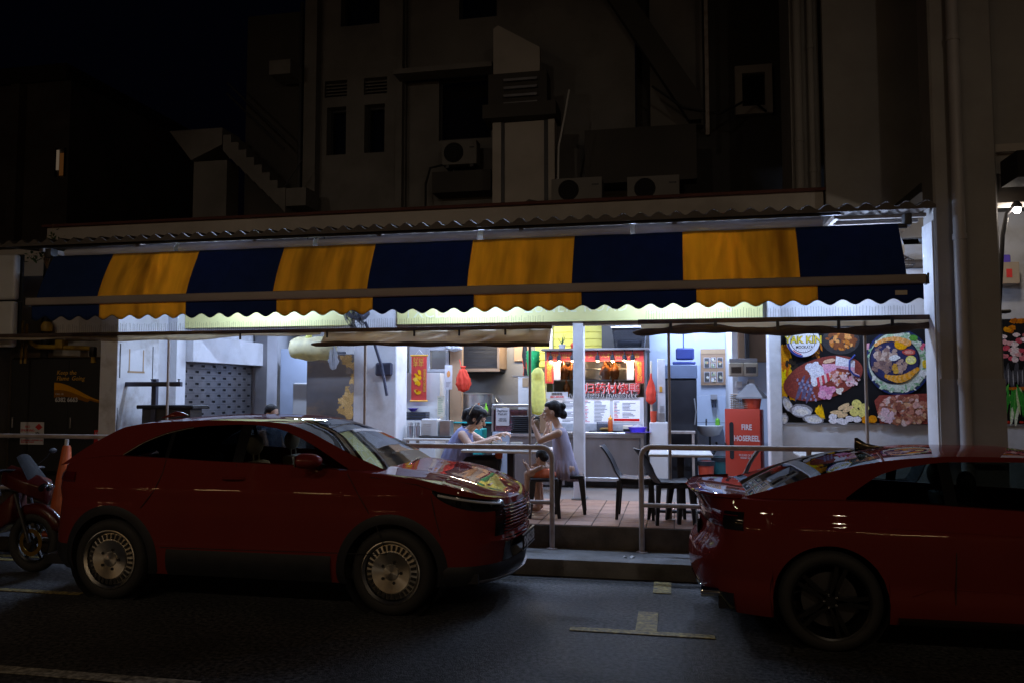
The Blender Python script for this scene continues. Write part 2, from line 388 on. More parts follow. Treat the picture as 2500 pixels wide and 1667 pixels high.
mat('lpg_black', (.016, .016, .018), .5, var=.2)
mat('swoosh', (.55, .26, .02), .5, var=.15, vscale=5)
mat('lamp_body', (.10, .10, .11), .5)
cloth('awning_blue', (.015, .038, .13), .25, var=.1, vscale=6)
cloth('awning_yellow', (.76, .44, .06), .36, dirt=(.24, .10, .02), dirt_amt=.7, stretch=(4.5, 1, .5), vscale=1.8, var=.12)
cloth('canopy_white', (.78, .72, .60), .6, dirt=(.30, .17, .08), dirt_amt=.8, stretch=(.35, 1, 2.4), vscale=3.5, var=.2)
cloth('canopy_brown', (.09, .065, .05), .12, dirt=(.03, .02, .015), dirt_amt=.8, stretch=(.8, 1, 1), vscale=5, var=.3)
cloth('bag_yellow', (.80, .80, .28), .45, vscale=14, var=.14); cloth('bag_red', (.75, .10, .06), .4, vscale=10, var=.15)
cloth('film', (.62, .64, .68), .5, vscale=16, var=.12, rough=.35); cloth('paper_glow', (.7, .69, .68), .25, var=.04)
glass('shop_glass', (.97, .98, .97), .6); glass('tub_clear', (.62, .64, .70), .8, .2)
glass('car_glass', (.20, .24, .24), .8); glass('car_glass_dark', (.09, .10, .105), .95); glass('lens', (.8, .8, .82), 1.0); glass('car_glass_mid', (.78, .82, .81), .9); glass('car_glass_tint', (.34, .40, .39), .95); glass('car_glass_rear', (.22, .25, .25), .42)
printmat('print'); printmat('print_fine', grain=.12, gscale=90); printmat('print_food', grain=.30, gscale=60)
emis('tube_light', (.52, .66, 1.0), 500.); emis('added_tube_warm', (1.0, .60, .26), 55.); emis('tube_terrace', (.52, .67, 1.0), 390.); emis('tube_kitchen', (1.0, .86, .62), 330.); emis('warm_bulb', (1.0, .66, .36), 60.); emis('spot_bulb', (1.0, .88, .78), 60.)
emis('street_bulb', (1.0, .74, .46), 110.); emis('window_lit', (1.0, .38, .10), .04, 'NONE'); emis('window_pale', (1.0, .74, .5), .09, 'NONE'); emis('led_red', (1, .05, .02), 1.5, 'NONE')
mat('pinkgoods', (.75, .40, .58), .4, var=.35, vscale=18); mat('navy_band', (.10, .13, .20), .5, var=.15); mat('teal_dark', (.015, .10, .11), .5)
cloth('film_yellow', (.80, .74, .50), .45, vscale=9, var=.2, rough=.3); cloth('net_grey', (.36, .36, .38), .3)
mat('logo_yellow', (.75, .60, .04), .5, var=.05)
mat('gold_metal', (.50, .30, .05), .3, metal=.9, var=.2); mat('bike_red', (.07, .006, .005), .3, coat=.5, var=.1)
# ================================================================ ground
def sheet(name, x0, x1, y0, y1, z, m, sub=1):
    mb = MB(); mb.grid(lambda u, v: (x0+(x1-x0)*u, y0+(y1-y0)*v, z), sub, sub, flip=True); return mb.build(name, m, smooth=0, recalc=False)
road = struct(sheet('road', -120, 120, -60, 7.95, 0, 'asphalt')); 
far = struct(sheet('ground', -120, 120, 7.9, 160, -.02, 'asphalt'))
mk = MB(); mk.box(-.80, .27, 6.10, 6.19, .004, .008); m1 = mk.build('parking_line', 'yellow_line', road, smooth=0)
mk = MB(); mk.box(-.31, -.15, 6.195, 6.72, .004, .008); mk.build('parking_line', 'yellow_line', road, smooth=0)
mk = MB(); mk.box(-.21, -.05, 7.36, 7.78, .004, .008); mk.build('parking_line', 'yellow_line', road, smooth=0)
mk = MB(); mk.box(-6.2, -5.2, 6.27, 6.35, .004, .008); mk.build('parking_line', 'yellow_line', road, smooth=0)
for y in (7.42, 7.60):
    mk = MB(); mk.box(-14, -5.4, y-.04, y+.04, .004, .008); mk.build('kerb_line', 'yellow_line', road, smooth=0)
mk = MB(); mk.box(-9, -2.9, 4.47, 4.58, .004, .008); mk.build('lane_line', 'white_line', road, smooth=0)
kb = MB()
kb.box(-30, 30, 7.87, 8.46, -.05, .16); kerb = struct(kb.build('kerb', 'kerb_concrete', bevel=.02, seg=2))
pf = MB(); pf.box(-30, 30, 8.45, 15, -.05, .392); plat = struct(pf.build('platform', ['step_wall'], bevel=.012))
fl = MB(); fl.box(-30, 30, 10.44, 14.6, .393, .399); fl.build('inner_floor', 'inner_floor', plat, smooth=0)
# floor tiles laid one by one on the terrace
tm = [MB().box(-.138, .138, -.138, .138, 0, .008).mesh('tile', q, bevel=.003, seg=1) for q in ('terracotta', 'terracotta_b')]
nx = 0
for i in range(35):
    for j in range(7):
        o = bpy.data.objects.new('tile', tm[(i*7+j*3+(i*j) % 3) % 2]); COL.objects.link(o); o.parent = plat
        o.location = (-7.0+i*.285, 8.60+j*.285, .393+random.uniform(0, .0015)); o.rotation_euler = (random.uniform(-.004, .004), random.uniform(-.004, .004), 0)
lit = MB(); lit.grid(lambda u, v: (-.52+.10*u+.02*v, 8.06+.07*v, .164+.012*sin(7*u+3*v)), 6, 4)
solo(lit, 'litter', 'white_plastic', 'small crumpled scrap of white litter lying on the kerb', 'litter', (-.5, 8.06, .163))

# ================================================================ coffee shop shell
shop = T('coffee_shop', 'open-fronted white coffee shop under a striped awning', 'shop', (-2.5, 10.4, .4))
def part(nm, m, boxes, par=None, bevel=.004, **k):
    mb = MB()
    for b in boxes: mb.box(*b)
    return mb.build(nm, m, par or shop, bevel=bevel, seg=1, **k)
part('side_wall', 'scuffed_paint', [(-7.25, -7.0, 9.0, 9.83, .4, 3.3)])
part('side_wall', 'white_paint', [(-7.25, -7.12, 9.83, 10.2, .4, 3.3)])
part('side_wall', 'white_paint', [(-7.25, -6.97, 10.2, 10.42, .4, 3.3)])
part('side_wall', 'white_paint', [(-7.25, -7.06, 10.42, 12.5, 2.25, 3.3), (-7.25, -7.0, 12.5, 14.3, .4, 3.3)])
part('shutter_box', 'white_paint', [(-7.055, -6.86, 10.43, 12.44, 2.24, 2.62)])
sh = part('shutter', 'dark_metal', [(-7.25, -7.10, 10.42, 12.5, .4, 2.25)])
for k in range(2):   # two punched-slat patterns, offset by half a pitch
    mb = MB(); mb.box(-7.09, -7.08, 10.43, 12.49, 0, .028); mb.box(-7.09, -7.08, 10.43, 12.49, .062, .088)
    y = 10.43; g = .30; s0 = .10+(.15 if k else 0); a = y
    while a < 12.49:
        b = min(a+(s0 if a == y else g-.09), 12.49); mb.box(-7.09, -7.08, a, b, .028, .062); a = b+.09
    if k == 0: slA = mb.mesh('slat', 'dull_steel', smooth=0, off=(-2.5, 10.4, .4))
    else: slB = mb.mesh('slat', 'dull_steel', smooth=0, off=(-2.5, 10.4, .4))
for i in range(20):
    o = bpy.data.objects.new('slat', (slA, slB)[i % 2]); COL.objects.link(o); o.parent = sh; o.location = (0, 0, .42+i*.091)
part('side_wall', 'grey_paint', [(-7.0, -6.78, 12.44, 12.80, .4, 3.2)])  # shade on this column is put into its darker grey
part('back_wall', 'white_paint', [(-7.25, -3.7, 14.2, 14.4, .4, 3.3)])
part('back_wall', 'blue_wall', [(-.40, .90, 13.45, 13.6, .4, 3.3)])
part('back_wall', 'dark_wall', [(-3.7, -.4, 14.2, 14.4, .4, 3.3)])
part('ceiling', 'ceiling_dark', [(-7.25, 3.6, 10.4, 14.4, 3.30, 3.40)])
part('pillar', 'white_paint', [(-4.36, -3.74, 10.4, 10.86, .4, 3.3)], bevel=.012)
part('pillar', 'white_paint', [(-1.30, -1.165, 10.4, 10.62, .4, 3.3)], bevel=.01)
part('pillar_base', 'kerb_concrete', [(-1.325, -1.14, 10.375, 10.645, .4, .425)])
part('pillar', 'white_paint', [(1.155, 1.30, 10.3, 10.6, .4, 3.3)], bevel=.01)
part('front_wall', 'white_paint', [(1.30, 3.0, 10.46, 10.62, .4, 3.6)])
part('lintel', 'white_paint', [(-7.0, -4.36, 10.46, 10.62, 2.70, 3.3), (-3.74, -1.30, 10.46, 10.62, 2.70, 3.3), (-1.165, 1.155, 10.46, 10.62, 2.70, 3.3)])
part('soffit_strip', 'bar_alu', [(-3.74, 1.15, 10.44, 10.46, 2.66, 2.715)])
part('parapet', 'cream_wall', [(-9.4, 1.86, 10.42, 10.58, 3.4, 4.30)])
part('parapet_cap', 'cap_red', [(-9.45, 1.90, 10.36, 10.62, 4.30, 4.34)])
part('partition', 'blue_wall', [(.90, 1.60, 11.85, 11.95, .4, 3.3)])
part('partition', 'board_brown', [(.90, 1.55, 11.80, 11.845, 2.22, 3.3)])
part('partition', 'white_paint', [(.82, .90, 11.85, 13.6, .4, 3.3)])
part('partition', 'grey_paint', [(-4.25, -3.58, 12.45, 12.52, .4, 2.12), (-4.25, -3.95, 12.45, 12.52, 2.12, 3.3), (-3.95, -3.58, 12.45, 12.52, 2.52, 3.3)])
part('partition', 'yellow_wall', [(-2.3, -1.15, 13.3, 13.4, 2.2, 3.3)])
part('partition', 'dark_wall', [(-1.15, -.40, 13.0, 13.1, .4, 3.3)])
# yellow cladding boards and their white window frame
for i in range(9): part('board', 'yellow_wall', [(-2.29, -1.16, 13.28, 13.30, 2.22+i*.115, 2.325+i*.115)], bevel=.004)
part('window_frame', 'white_paint', [(-2.05, -2.0, 13.24, 13.28, 2.40, 3.0), (-2.0, -1.94, 13.24, 13.28, 2.40, 2.46)])
wn = part('window', 'grey_paint', [(-3.95, -3.90, 12.44, 12.53, 2.12, 2.52), (-3.63, -3.58, 12.44, 12.53, 2.12, 2.52), (-3.90, -3.63, 12.44, 12.53, 2.47, 2.52), (-3.90, -3.63, 12.44, 12.53, 2.12, 2.17)])
mb = MB(); mb.box(-3.90, -3.63, 12.48, 12.485, 2.17, 2.47); mb.build('pane', 'shop_glass', wn, smooth=0)
# kitchen wall, one tile at a time
kw = part('kitchen_wall', 'grout', [(-3.7, -1.15, 13.82, 13.9, .4, 2.9)])
kt = MB().box(-.247, .247, -.006, .006, -.197, .197).mesh('wall_tile', 'cream_tile', bevel=.004, seg=1)
for i in range(5):
    for j in range(6):
        o = bpy.data.objects.new('wall_tile', kt); COL.objects.link(o); o.parent = kw
        p = (-3.45+i*.5, 13.815+random.uniform(-.001, .001), .60+j*.4); o.location = (p[0]+2.5, p[1]-10.4, p[2]-.4)
bt = MB().box(-.297, .297, -.004, .004, -.222, .222).mesh('wall_tile', 'blue_wall', bevel=.003, seg=1)
bw = part('tiled_dado', 'grout', [(-.38, .81, 13.43, 13.449, .4, 1.75)])
for i in range(2):
    for j in range(3):
        o = bpy.data.objects.new('wall_tile', bt); COL.objects.link(o); o.parent = bw; o.location = (-.08+i*.6+2.5, 13.426-10.4, .625+j*.45-.4)
# sign boards over the opening
sg = part('sign_board', 'sign_yellow', [(-3.72, 1.10, 10.36, 10.395, 2.715, 3.22)])
text('lettering', 'TXCLSIT', .21, 'sign_letters', sg, (-3.62, 10.358, 2.80), spacing=1.05)
text('lettering', 'FOOD', .21, 'sign_letters', sg, (-2.72, 10.358, 2.79), spacing=1.0)
text('lettering', 'ZUNLIE ROAD', .19, 'sign_letters', sg, (-1.95, 10.358, 2.84), spacing=1.15)
text('lettering', 'BEVERAGES', .19, 'sign_letters', sg, (-.32, 10.358, 2.80), spacing=1.1)
part('sign_board', 'sign_yellow', [(-6.96, -4.40, 10.36, 10.395, 2.715, 3.22)])
# corrugated roof over the terrace
cr = MB(); N = 400
def corr(u, v):
    x = -8.6+(3.2+8.0)*u; y = 8.60+1.80*v; return (x, y, 3.70+.13*v+.026*sin(2*pi*x/.19))
cr.grid(corr, N, 2); rf = cr.build('roof', 'roof_sheet', shop, thick=.004, smooth=60)
ec = MB(); ec.grid(lambda u, v: (-8.6+11.2*u, 8.594, 3.640+(.055+.026*sin(2*pi*(-8.6+11.2*u)/.19))*v), 400, 1); ec.build('eave_closure', 'roof_sheet', shop, thick=.006, smooth=60)
part('eave_beam', 'dark_metal', [(-8.2, 1.72, 8.66, 8.70, 3.625, 3.665)])
part('rafter', 'galv', [(x, x+.05, 8.75, 10.40, 3.60, 3.66) for x in (-8, -6.6, -5.0, -3.4, -1.7, 0, 1.66)])
part('purlin', 'cream_wall', [(1.72, 2.6, 8.9+i*.27, 8.95+i*.27, 3.62, 3.66) for i in range(5)])

# ================================================================ awning
aw = T('awning', 'long blue and yellow striped retractable awning with scalloped valance', 'awning', (-2.7, 8.42, 2.9))
XS = [-7.74, -6.79, -5.63, -4.47, -3.30, -2.13, -.95, .235, 1.42, 2.40]      # valance seams
XF = [-7.72, -6.86, -5.66, -4.54, -3.385, -2.22, -1.06, .105, 1.265, 2.26]    # the same seams on the drawn cloth
for i in range(9):
    x0, x1 = XS[i]-.002, XS[i+1]+.002; yel = i % 2; m = 'awning_yellow' if yel else 'awning_blue'
    rn = random.Random(40+i); ph = [rn.uniform(0, 6) for _ in range(4)]; cx = rn.uniform(.3, .6)
    f0, f1 = XF[i]-.002, XF[i+1]+.002
    def fab(u, v):
        x = f0+(f1-f0)*u; t = v
        w = .010*sin(x*9+ph[0]+v*2)+(.045 if yel and i in (1, 7) else .022 if yel else .008)*math.exp(-((u-cx-.25*(v-.5)*(1 if i == 7 else -.2))/.22)**2)*sin((u-cx)*42/(0.45+.9*v)+ph[1])*v**.6*(1-v*.3)+.004*sin(x*31+v*5+ph[2])
        w *= max(0, sin(pi*u))**.35
        return (x, 8.69-.27*t+w-.03*sin(pi*t), 3.515-.59*t-.02*sin(pi*t))
    mb = MB(); mb.grid(fab, 90, 14); mb.build('fabric_panel', m, aw, smooth=180, thick=.002)
    def val(u, v):
        x = x0+(x1-x0)*u; sc = .026*(1+cos(2*pi*x/.236)); return (x, 8.385+.006*sin(x*7+ph[2])*v, 2.865-(.205-sc)*v)
    mb = MB(); mb.grid(val, 44, 4); vp = mb.build('valance', m, aw, smooth=180, thick=.002)
    mb = MB(); mb.tube([(x0+(x1-x0)*u/44, 8.383+.006*sin((x0+(x1-x0)*u/44)*7+ph[2]), 2.66+.026*(1+cos(2*pi*(x0+(x1-x0)*u/44)/.236))) for u in range(45)], .0035, 5)
    mb.build('hem', 'black_plastic', vp)
mb = MB(); mb.box(-7.80, 2.42, 8.335, 8.43, 2.85, 2.945); mb.build('front_bar', 'bar_alu', aw, bevel=.022, seg=3)
mb = MB(); mb.box(-7.82, -7.801, 8.33, 8.435, 2.845, 2.95); mb.box(2.421, 2.44, 8.33, 8.435, 2.845, 2.95); mb.build('end_cap', 'dark_metal', aw)
mb = MB(); mb.tube([(-7.78, 8.73, 3.495), (2.36, 8.73, 3.495)], .026, 12); mb.build('roller', 'dark_metal', aw)
mb = MB(); mb.box(2.33, 2.40, 8.68, 8.80, 3.50, 3.62); mb.box(-7.85, -7.76, 8.68, 8.80, 3.50, 3.62); mb.build('bracket', 'dark_metal', aw, bevel=.01)
for x in (-6.5, -3.1, -.6, 1.9):
    mb = MB(); mb.tube([(x, 8.78, 3.50), (x+.45, 8.72, 3.16), (x+.05, 8.46, 2.93)], .014, 8); mb.build('arm', 'galv', aw)
mb = MB(); mb.box(2.14, 2.25, 8.376, 8.381, 2.745, 2.79); mb.build('maker_label', 'cream_plastic', aw, smooth=0)
for x0, x1 in ((-7.6, -6.04), (-5.98, -4.19), (-4.13, -2.18), (-2.11, -.45), (-.40, 1.545)):
    mb = MB(); mb.grid(lambda u, v: (x0+(x1-x0)*u, 8.80-.085*sin(pi*(.08+.84*v)), 3.635-.145*v), 12, 8); b = mb.build('roller_cover', 'cassette', aw, thick=.002, smooth=60)
mb = MB(); mb.tube([(-4.20+.05*cos(a), 8.70, 3.60+.05*sin(a)) for a in [pi*i/8 for i in range(9)]], .006, 6); mb.tube([(-4.085+.05*cos(a), 8.70, 3.60+.05*sin(a)) for a in [pi*i/8 for i in range(9)]], .006, 6); mb.build('wire_loop', 'dark_metal', aw)

# ================================================================ rolled blinds on their frames along the terrace edge
def spikes(par, x0, x1, z, y):
    mb = MB(); x = x0
    while x < x1:
        mb.tube([(x, y, z), (x+random.uniform(-.006, .006), y+random.uniform(-.01, .01), z+random.uniform(.09, .115))], .0016, 3); x += random.uniform(.024, .034)
    stuff(mb.build('bird_spikes', 'dark_metal', par))
bl = T('blind_frame', 'long steel pole frame with half-rolled stained plastic blind before the stall', 'blind', (-4.2, 9.0, .4))
mb = MB(); mb.box(-11.5, -1.36, 8.96, 9.0, 2.515, 2.56); mb.build('top_bar', 'rust_bar', bl, bevel=.006)
for x in (-8.9, -6.28, -3.635, -1.625):
    mb = MB(); mb.tube([(x, 9.02, .4), (x, 9.02, 2.515)], .0165, 10); mb.build('pole', 'galv', bl)
    mb = MB(); mb.lathe([(.05, 0), (.05, .008), (.02, .012)], (x, 9.02, .4), 12); mb.build('foot_plate', 'galv', bl)
def sheetf(u, v):
    x = -4.15+2.78*u; sag = .15+.008*sin(x*5)+.03*u
    return (x, 9.0-.15*v+.012*sin(x*11+v*3)+.02*sin(pi*v), 2.52-sag*v)
mb = MB(); mb.grid(sheetf, 60, 6); mb.build('blind_sheet', 'canopy_white', bl, smooth=180, thick=.003)
def hemz(x):
    u = (x+4.25)/2.88; return 2.365-.035*u+.010*math.exp(-((u-.22)/.16)**2)+.004*sin(x*14)
hx = [-4.25+2.88*i/50 for i in range(51)]
mb = MB(); mb.tube([(x, 8.85+.012*sin(x*9), hemz(x)) for x in hx], [.012 if i == 0 else .026+.005*sin(hx[i]*6) for i in range(51)], 9); mb.build('rolled_hem', 'canopy_brown', bl)
def leftf(u, v):
    x = -11.4+7.2*u; return (x, 8.99+.01*sin(x*6), 2.52-(.055+.022*sin(x*1.7)+.012*sin(x*5.1))*v)
mb = MB(); mb.grid(leftf, 80, 2); mb.build('blind_sheet', 'canopy_white', bl, smooth=180, thick=.003)
for x in (-5.25, -4.1, -3.0, -2.45, -1.9):
    mb = MB(); mb.box(x-.012, x+.012, 8.95, 8.958, 2.44, 2.53); mb.build('strap', 'dark_metal', bl)
spikes(bl, -7.9, -1.45, 2.56, 8.98)
br = T('blind_frame', 'steel pole frame with bunched brown canvas blind before the food poster', 'blind', (1.2, 9.0, .4))
mb = MB(); mb.box(-.39, 2.74, 8.96, 9.0, 2.55, 2.60); mb.build('top_bar', 'rust_bar', br, bevel=.006)
for x in (-.055, 1.99):
    mb = MB(); mb.tube([(x, 9.02, .4), (x, 9.02, 2.55)], .0165, 10); mb.build('pole', 'galv', br)
    mb = MB(); mb.lathe([(.05, 0), (.05, .008), (.02, .012)], (x, 9.02, .4), 12); mb.build('foot_plate', 'galv', br)
mb = MB(); mb.box(-.36, 2.70, 9.001, 9.012, 2.495, 2.55); mb.build('inner_strip', 'canopy_white', br, smooth=0)
def rollz(x): return 2.466+.018*sin(x*2.3+1)+.012*sin(x*5.3)
xs = [-.45+3.18*i/70 for i in range(71)]
mb = MB(); mb.tube([(x, 9.0+.015*sin(x*8), rollz(x)) for x in xs], [.008 if i == 0 else min(.045, .02+.02*i)+.010*sin(xs[i]*6.5)+.006*sin(xs[i]*17) for i in range(71)], 10); mb.build('rolled_canvas', 'canopy_brown', br)
for x in (-.03, .45, 1.1, 1.72, 2.25):
    mb = MB(); mb.box(x-.016, x+.016, 8.945, 8.957, 2.46, 2.57); mb.build('strap', 'dark_metal', br)
spikes(br, -.3, 2.5, 2.60, 8.98)

# ================================================================ railings on the kerb
def railing(label, x0, x1, ends, posts, z=1.215, r=.027):
    t = T('railing', label, 'railing', ((x0+x1)/2, 8.38, .16), 'pipe railings along the kerb')
    P = []; R_ = .11
    if ends[0]: P += [(x0, 8.38, .16)]+[(x0+R_-R_*cos(a), 8.38, z-R_+R_*sin(a)) for a in [pi/2*i/6 for i in range(7)]]
    else: P += [(x0, 8.38, z)]
    if ends[1]: P += [(x1-R_+R_*sin(a), 8.38, z-R_+R_*cos(a)) for a in [pi/2*i/6 for i in range(7)]]+[(x1, 8.38, .16)]
    else: P += [(x1, 8.38, z)]
    mb = MB(); mb.tube(P, r, 12); mb.build('rail', 'rail_paint', t, smooth=60)
    mb = MB(); mb.tube([(x0+.01, 8.38, .64), (x1-.01, 8.38, .64)], r*.86, 10); mb.build('mid_rail', 'rail_paint', t)
    for x in posts: mb = MB(); mb.tube([(x, 8.38, .16), (x, 8.38, z-.01)], r*.95, 10); mb.build('post', 'rail_paint', t)
    for x in [q for q, e in zip((x0, x1), ends) if e]+list(posts):
        mb = MB(); mb.lathe([(.06, 0), (.06, .008), (.033, .012)], (x, 8.38, .16), 14); mb.build('base_plate', 'rail_paint', t)
railing('pipe railing along the kerb behind the motorcycle and traffic cone', -12, -5.2, (0, 1), (-10.2, -8.4, -6.6), z=1.265)
railing('pipe railing whose bent end stands beside the red stool', -2.99, -1.275, (1, 1), ())
railing('pipe railing that runs behind the red coupe', -.345, 3.6, (1, 0), (1.3,), z=1.235)

# ================================================================ lights of the place
def tube_lamp(x, y, z, label, L=1.2, ax='x', mt='tube_light'):
    t = T('tube_light', label, 'light', (x, y, z), 'fluorescent tubes of the coffee shop')
    mb = MB()
    if ax == 'x': mb.box(x-L/2-.03, x+L/2+.03, y-.03, y+.03, z+.03, z+.075)
    else: mb.box(x-.03, x+.03, y-L/2-.03, y+L/2+.03, z+.03, z+.075)
    mb.build('batten', 'white_plastic', t, bevel=.005, seg=1)
    mb = MB(); d = (L/2, 0, 0) if ax == 'x' else (0, L/2, 0)
    mb.tube([(x-d[0], y-d[1], z), (x+d[0], y+d[1], z)], .014, 5, caps=False); mb.build('tube', mt, t)
    return t
tube_lamp(-5.6, 9.55, 3.22, 'lit tube over the shutter side of the terrace', mt='tube_terrace')
tube_lamp(2.0, 9.6, 3.22, 'tube added to brighten the food poster end of the terrace', L=.5, mt='tube_terrace')  # extra tube, added to lighten the poster wall
tube_lamp(-2.6, 9.55, 3.22, 'lit tube over the table of the two diners', mt='tube_terrace')
tube_lamp(.1, 9.55, 3.22, 'lit tube above the middle of the sign board', mt='tube_terrace')
tube_lamp(-5.4, 12.2, 3.15, 'lit ceiling tube above the steel cabinet')
tube_lamp(-2.9, 11.5, 3.15, 'lit ceiling tube before the kitchen stall')
tube_lamp(-.9, 11.3, 3.15, 'lit ceiling tube before the roast duck stall')
tube_lamp(.45, 12.4, 3.15, 'lit ceiling tube above the wash basin', ax='y')
tube_lamp(-2.6, 12.95, 2.9, 'lit warm tube over the kitchen wall', L=.9, mt='tube_kitchen')
def assumed_street_lamp(x, y, h, label, aim, power):  # assumed lamp out of view, inferred from the warm light on the front
    t = T('assumed_street_lamp', label, 'street lamp', (x, y, 0), 'assumed street lamps on the near pavement')
    mb = MB(); mb.tube([(x, y, 0), (x, y, h*.6), (x, y, h-.4), (x, y+.25, h-.08), (x, y+.9, h)], [.09, .07, .055, .05, .04], 10); mb.build('pole', 'galv', t)
    mb = MB(); mb.box(x-.45, x+.45, y+.85, y+1.15, h+.0, h+.10); mb.build('lantern', 'lamp_body', t, bevel=.03)
    mb = MB(); mb.box(x-.40, x+.40, y+.92, y+1.08, h-.012, h-.002); mb.build('lamp_panel', 'street_bulb', t, smooth=0)
    l = bpy.data.lights.new('lamp', 'SPOT'); l.energy = power; l.color = (1, .84, .68); l.spot_size = rad(62); l.spot_blend = 1.0; l.shadow_soft_size = .05
    lo = bpy.data.objects.new('lamp', l); COL.objects.link(lo); lo.parent = t; lo.location = (0, 1.05, h-.05)
    v = Vector(aim)-Vector((x, y+1.05, h-.05)); lo.rotation_euler = v.to_track_quat('-Z', 'Y').to_euler()
assumed_street_lamp(-9.5, -4.2, 6.8, 'assumed street lamp across the road on the left', (-7.5, 9, 3.0), 150)
assumed_street_lamp(-3.4, -4.2, 6.8, 'street lamp added across the road in the middle for car glints', (-3, 9, 3.0), 125)  # extra lamp, added for more streaks on the cars
assumed_street_lamp(3.5, -4.2, 6.8, 'assumed street lamp across the road on the right', (1, 9, 3.0), 125)

# assumed shops across the road, unseen; warm tubes added to streak the cars
op = T('assumed_opposite_shops', 'assumed dim row of shops across the road behind the camera, with added warm tubes', 'building', (-4, -9, 0))
mb = MB(); mb.box(-22, 14, -10, -9.6, 0, 7); mb.build('wall', 'old_wall', op, smooth=0)
mb = MB(); mb.box(-22, 14, -9.59, -7.2, 3.12, 3.22); mb.build('canopy', 'dark_wall', op, smooth=0)
for i, x in enumerate((-17.2, -14.6, -12.3, -9.4, -6.8, 1.4, 3.1, 5.6, 8.4)):  # added tubes, spaced so their reflections streak the car sides
    h = MB(); h.box(x-.66, x+.66, -7.53, -7.47, 3.03, 3.08); b_ = h.build('batten', 'white_plastic', op)
    h = MB(); h.tube([(x-.6, -7.5, 3.0), (x+.6, -7.5, 3.0)], .016, 5, caps=False); h.build('tube', 'added_tube_warm', b_)
# ================================================================ buildings behind and beside
def bpart(par, nm, m, boxes, bevel=0, **k):
    mb = MB()
    for b in boxes: mb.box(*b)
    return mb.build(nm, m, par, bevel=bevel, seg=1, **k)
ab = T('apartment_block', 'dark plastered block with narrow windows and vent louvres behind the shop roof', 'building', (-4.8, 13.5, 0))
def wall_with(par, m, x0, x1, y0, y1, z0, z1, holes, nm='wall'):
    """wall pierced by real openings (x0,x1,z0,z1)"""
    xs = sorted({x0, x1, *[h[0] for h in holes], *[h[1] for h in holes]}); zs = sorted({z0, z1, *[h[2] for h in holes], *[h[3] for h in holes]})
    mb = MB()
    for a, b in zip(xs, xs[1:]):
        run = None
        for c, d in zip(zs, zs[1:]):
            hole = any(h[0] <= a and b <= h[1] and h[2] <= c and d <= h[3] for h in holes)
            if hole:
                if run: mb.box(a, b, y0, y1, *run); run = None
            else: run = (run[0], d) if run else (c, d)
        if run: mb.box(a, b, y0, y1, *run)
    return mb.build(nm, m, par, smooth=0)
wall_with(ab, 'old_wall', -6.6, -4.72, 13.5, 13.75, 0, 13, [(-6.25, -5.87, 6.15, 7.05), (-5.51, -5.12, 6.15, 7.05), (-6.0, -5.24, 8.57, 9.9), (-6.3, -5.86, 7.24, 7.55), (-5.53, -5.08, 7.24, 7.55)])
wall_with(ab, 'old_wall', -4.72, -.6, 13.6, 13.85, 0, 13, [(-4.12, -3.14, 6.32, 7.45), (-3.75, -3.04, 8.54, 9.9)])
bpart(ab, 'pier', 'old_wall', [(-6.62, -6.38, 13.30, 13.495, 0, 13)]); bpart(ab, 'pier', 'old_wall', [(-4.86, -4.74, 13.36, 13.495, 0, 13)])
for x0, x1, z0, z1 in ((-6.25, -5.87, 6.15, 7.05), (-5.51, -5.12, 6.15, 7.05), (-6.0, -5.24, 8.57, 9.9), (-4.12, -3.14, 6.32, 7.45), (-3.75, -3.04, 8.54, 9.9)):
    w = bpart(ab, 'window', 'dark_metal', [(x0, x1, 13.69, 13.72, z0, z0+.04), (x0, x1, 13.69, 13.72, z1-.04, z1), (x0, x0+.04, 13.69, 13.72, z0+.04, z1-.04), (x1-.04, x1, 13.69, 13.72, z0+.04, z1-.04)])
    bpart(w, 'pane', 'lens', [(x0+.04, x1-.04, 13.70, 13.705, z0+.04, z1-.04)]); bpart(w, 'dark_room', 'dark_void', [(x0-.05, x1+.05, 13.9, 13.92, z0-.05, z1+.05)])
lv = MB().box(-.23, .23, -.05, .05, -.010, .010).mesh('louvre_slat', 'old_wall', smooth=0)
for xc in (-6.08, -5.305):
    g = bpart(ab, 'louvre', 'dark_void', [(xc-.22, xc+.22, 13.70, 13.72, 7.24, 7.55)])
    for k in range(5):
        o = bpy.data.objects.new('louvre_slat', lv); COL.objects.link(o); o.parent = g; o.location = (xc+4.8, .10, 7.27+k*.062); o.rotation_euler = (.5, 0, 0)
bpart(ab, 'ledge', 'old_wall', [(-4.78, -3.0, 13.0, 13.355, 7.37, 7.46)])
bpart(ab, 'balcony', 'dark_wall', [(-4.1, -3.05, 13.15, 13.595, 5.25, 5.62)])
bpart(ab, 'downpipe', 'dark_metal', [(-6.70, -6.64, 13.25, 13.31, 4.3, 9.0)], bevel=.01)
bpart(ab, 'wall', 'dark_wall', [(-.6, 3.2, 14.2, 14.4, 0, 13)])
bpart(ab, 'roof_slab', 'dark_wall', [(-6.8, 3.2, 13.2, 20, 13, 13.3)])
for a in ((-3.2, 4.9, 12.9),):
    mb = MB(); mb.tube([(-4.20, 13.1, 4.5), (-4.20, 13.1, 5.4), (-4.12, 13.1, 5.68), (-3.9, 13.1, 5.72)], .02, 6); mb.build('hose', 'black_rubber', ab)
pw = T('pantry_tower', 'pale rendered service shed with a gabled panel above the roof', 'building', (-2.3, 12.2, 4.0))
mb = MB(); mb.prism([(-2.88, 6.98), (-2.10, 6.98), (-2.10, 7.45), (-2.80, 7.88), (-2.88, 7.83)], 12.6, 12.75); mb.build('gable_panel', 'cream_wall', pw, smooth=0)
bpart(pw, 'wall', 'cream_wall', [(-2.80, -2.66, 12.2, 12.5, 3.4, 6.09), (-1.90, -1.80, 12.2, 12.5, 3.4, 6.09)])
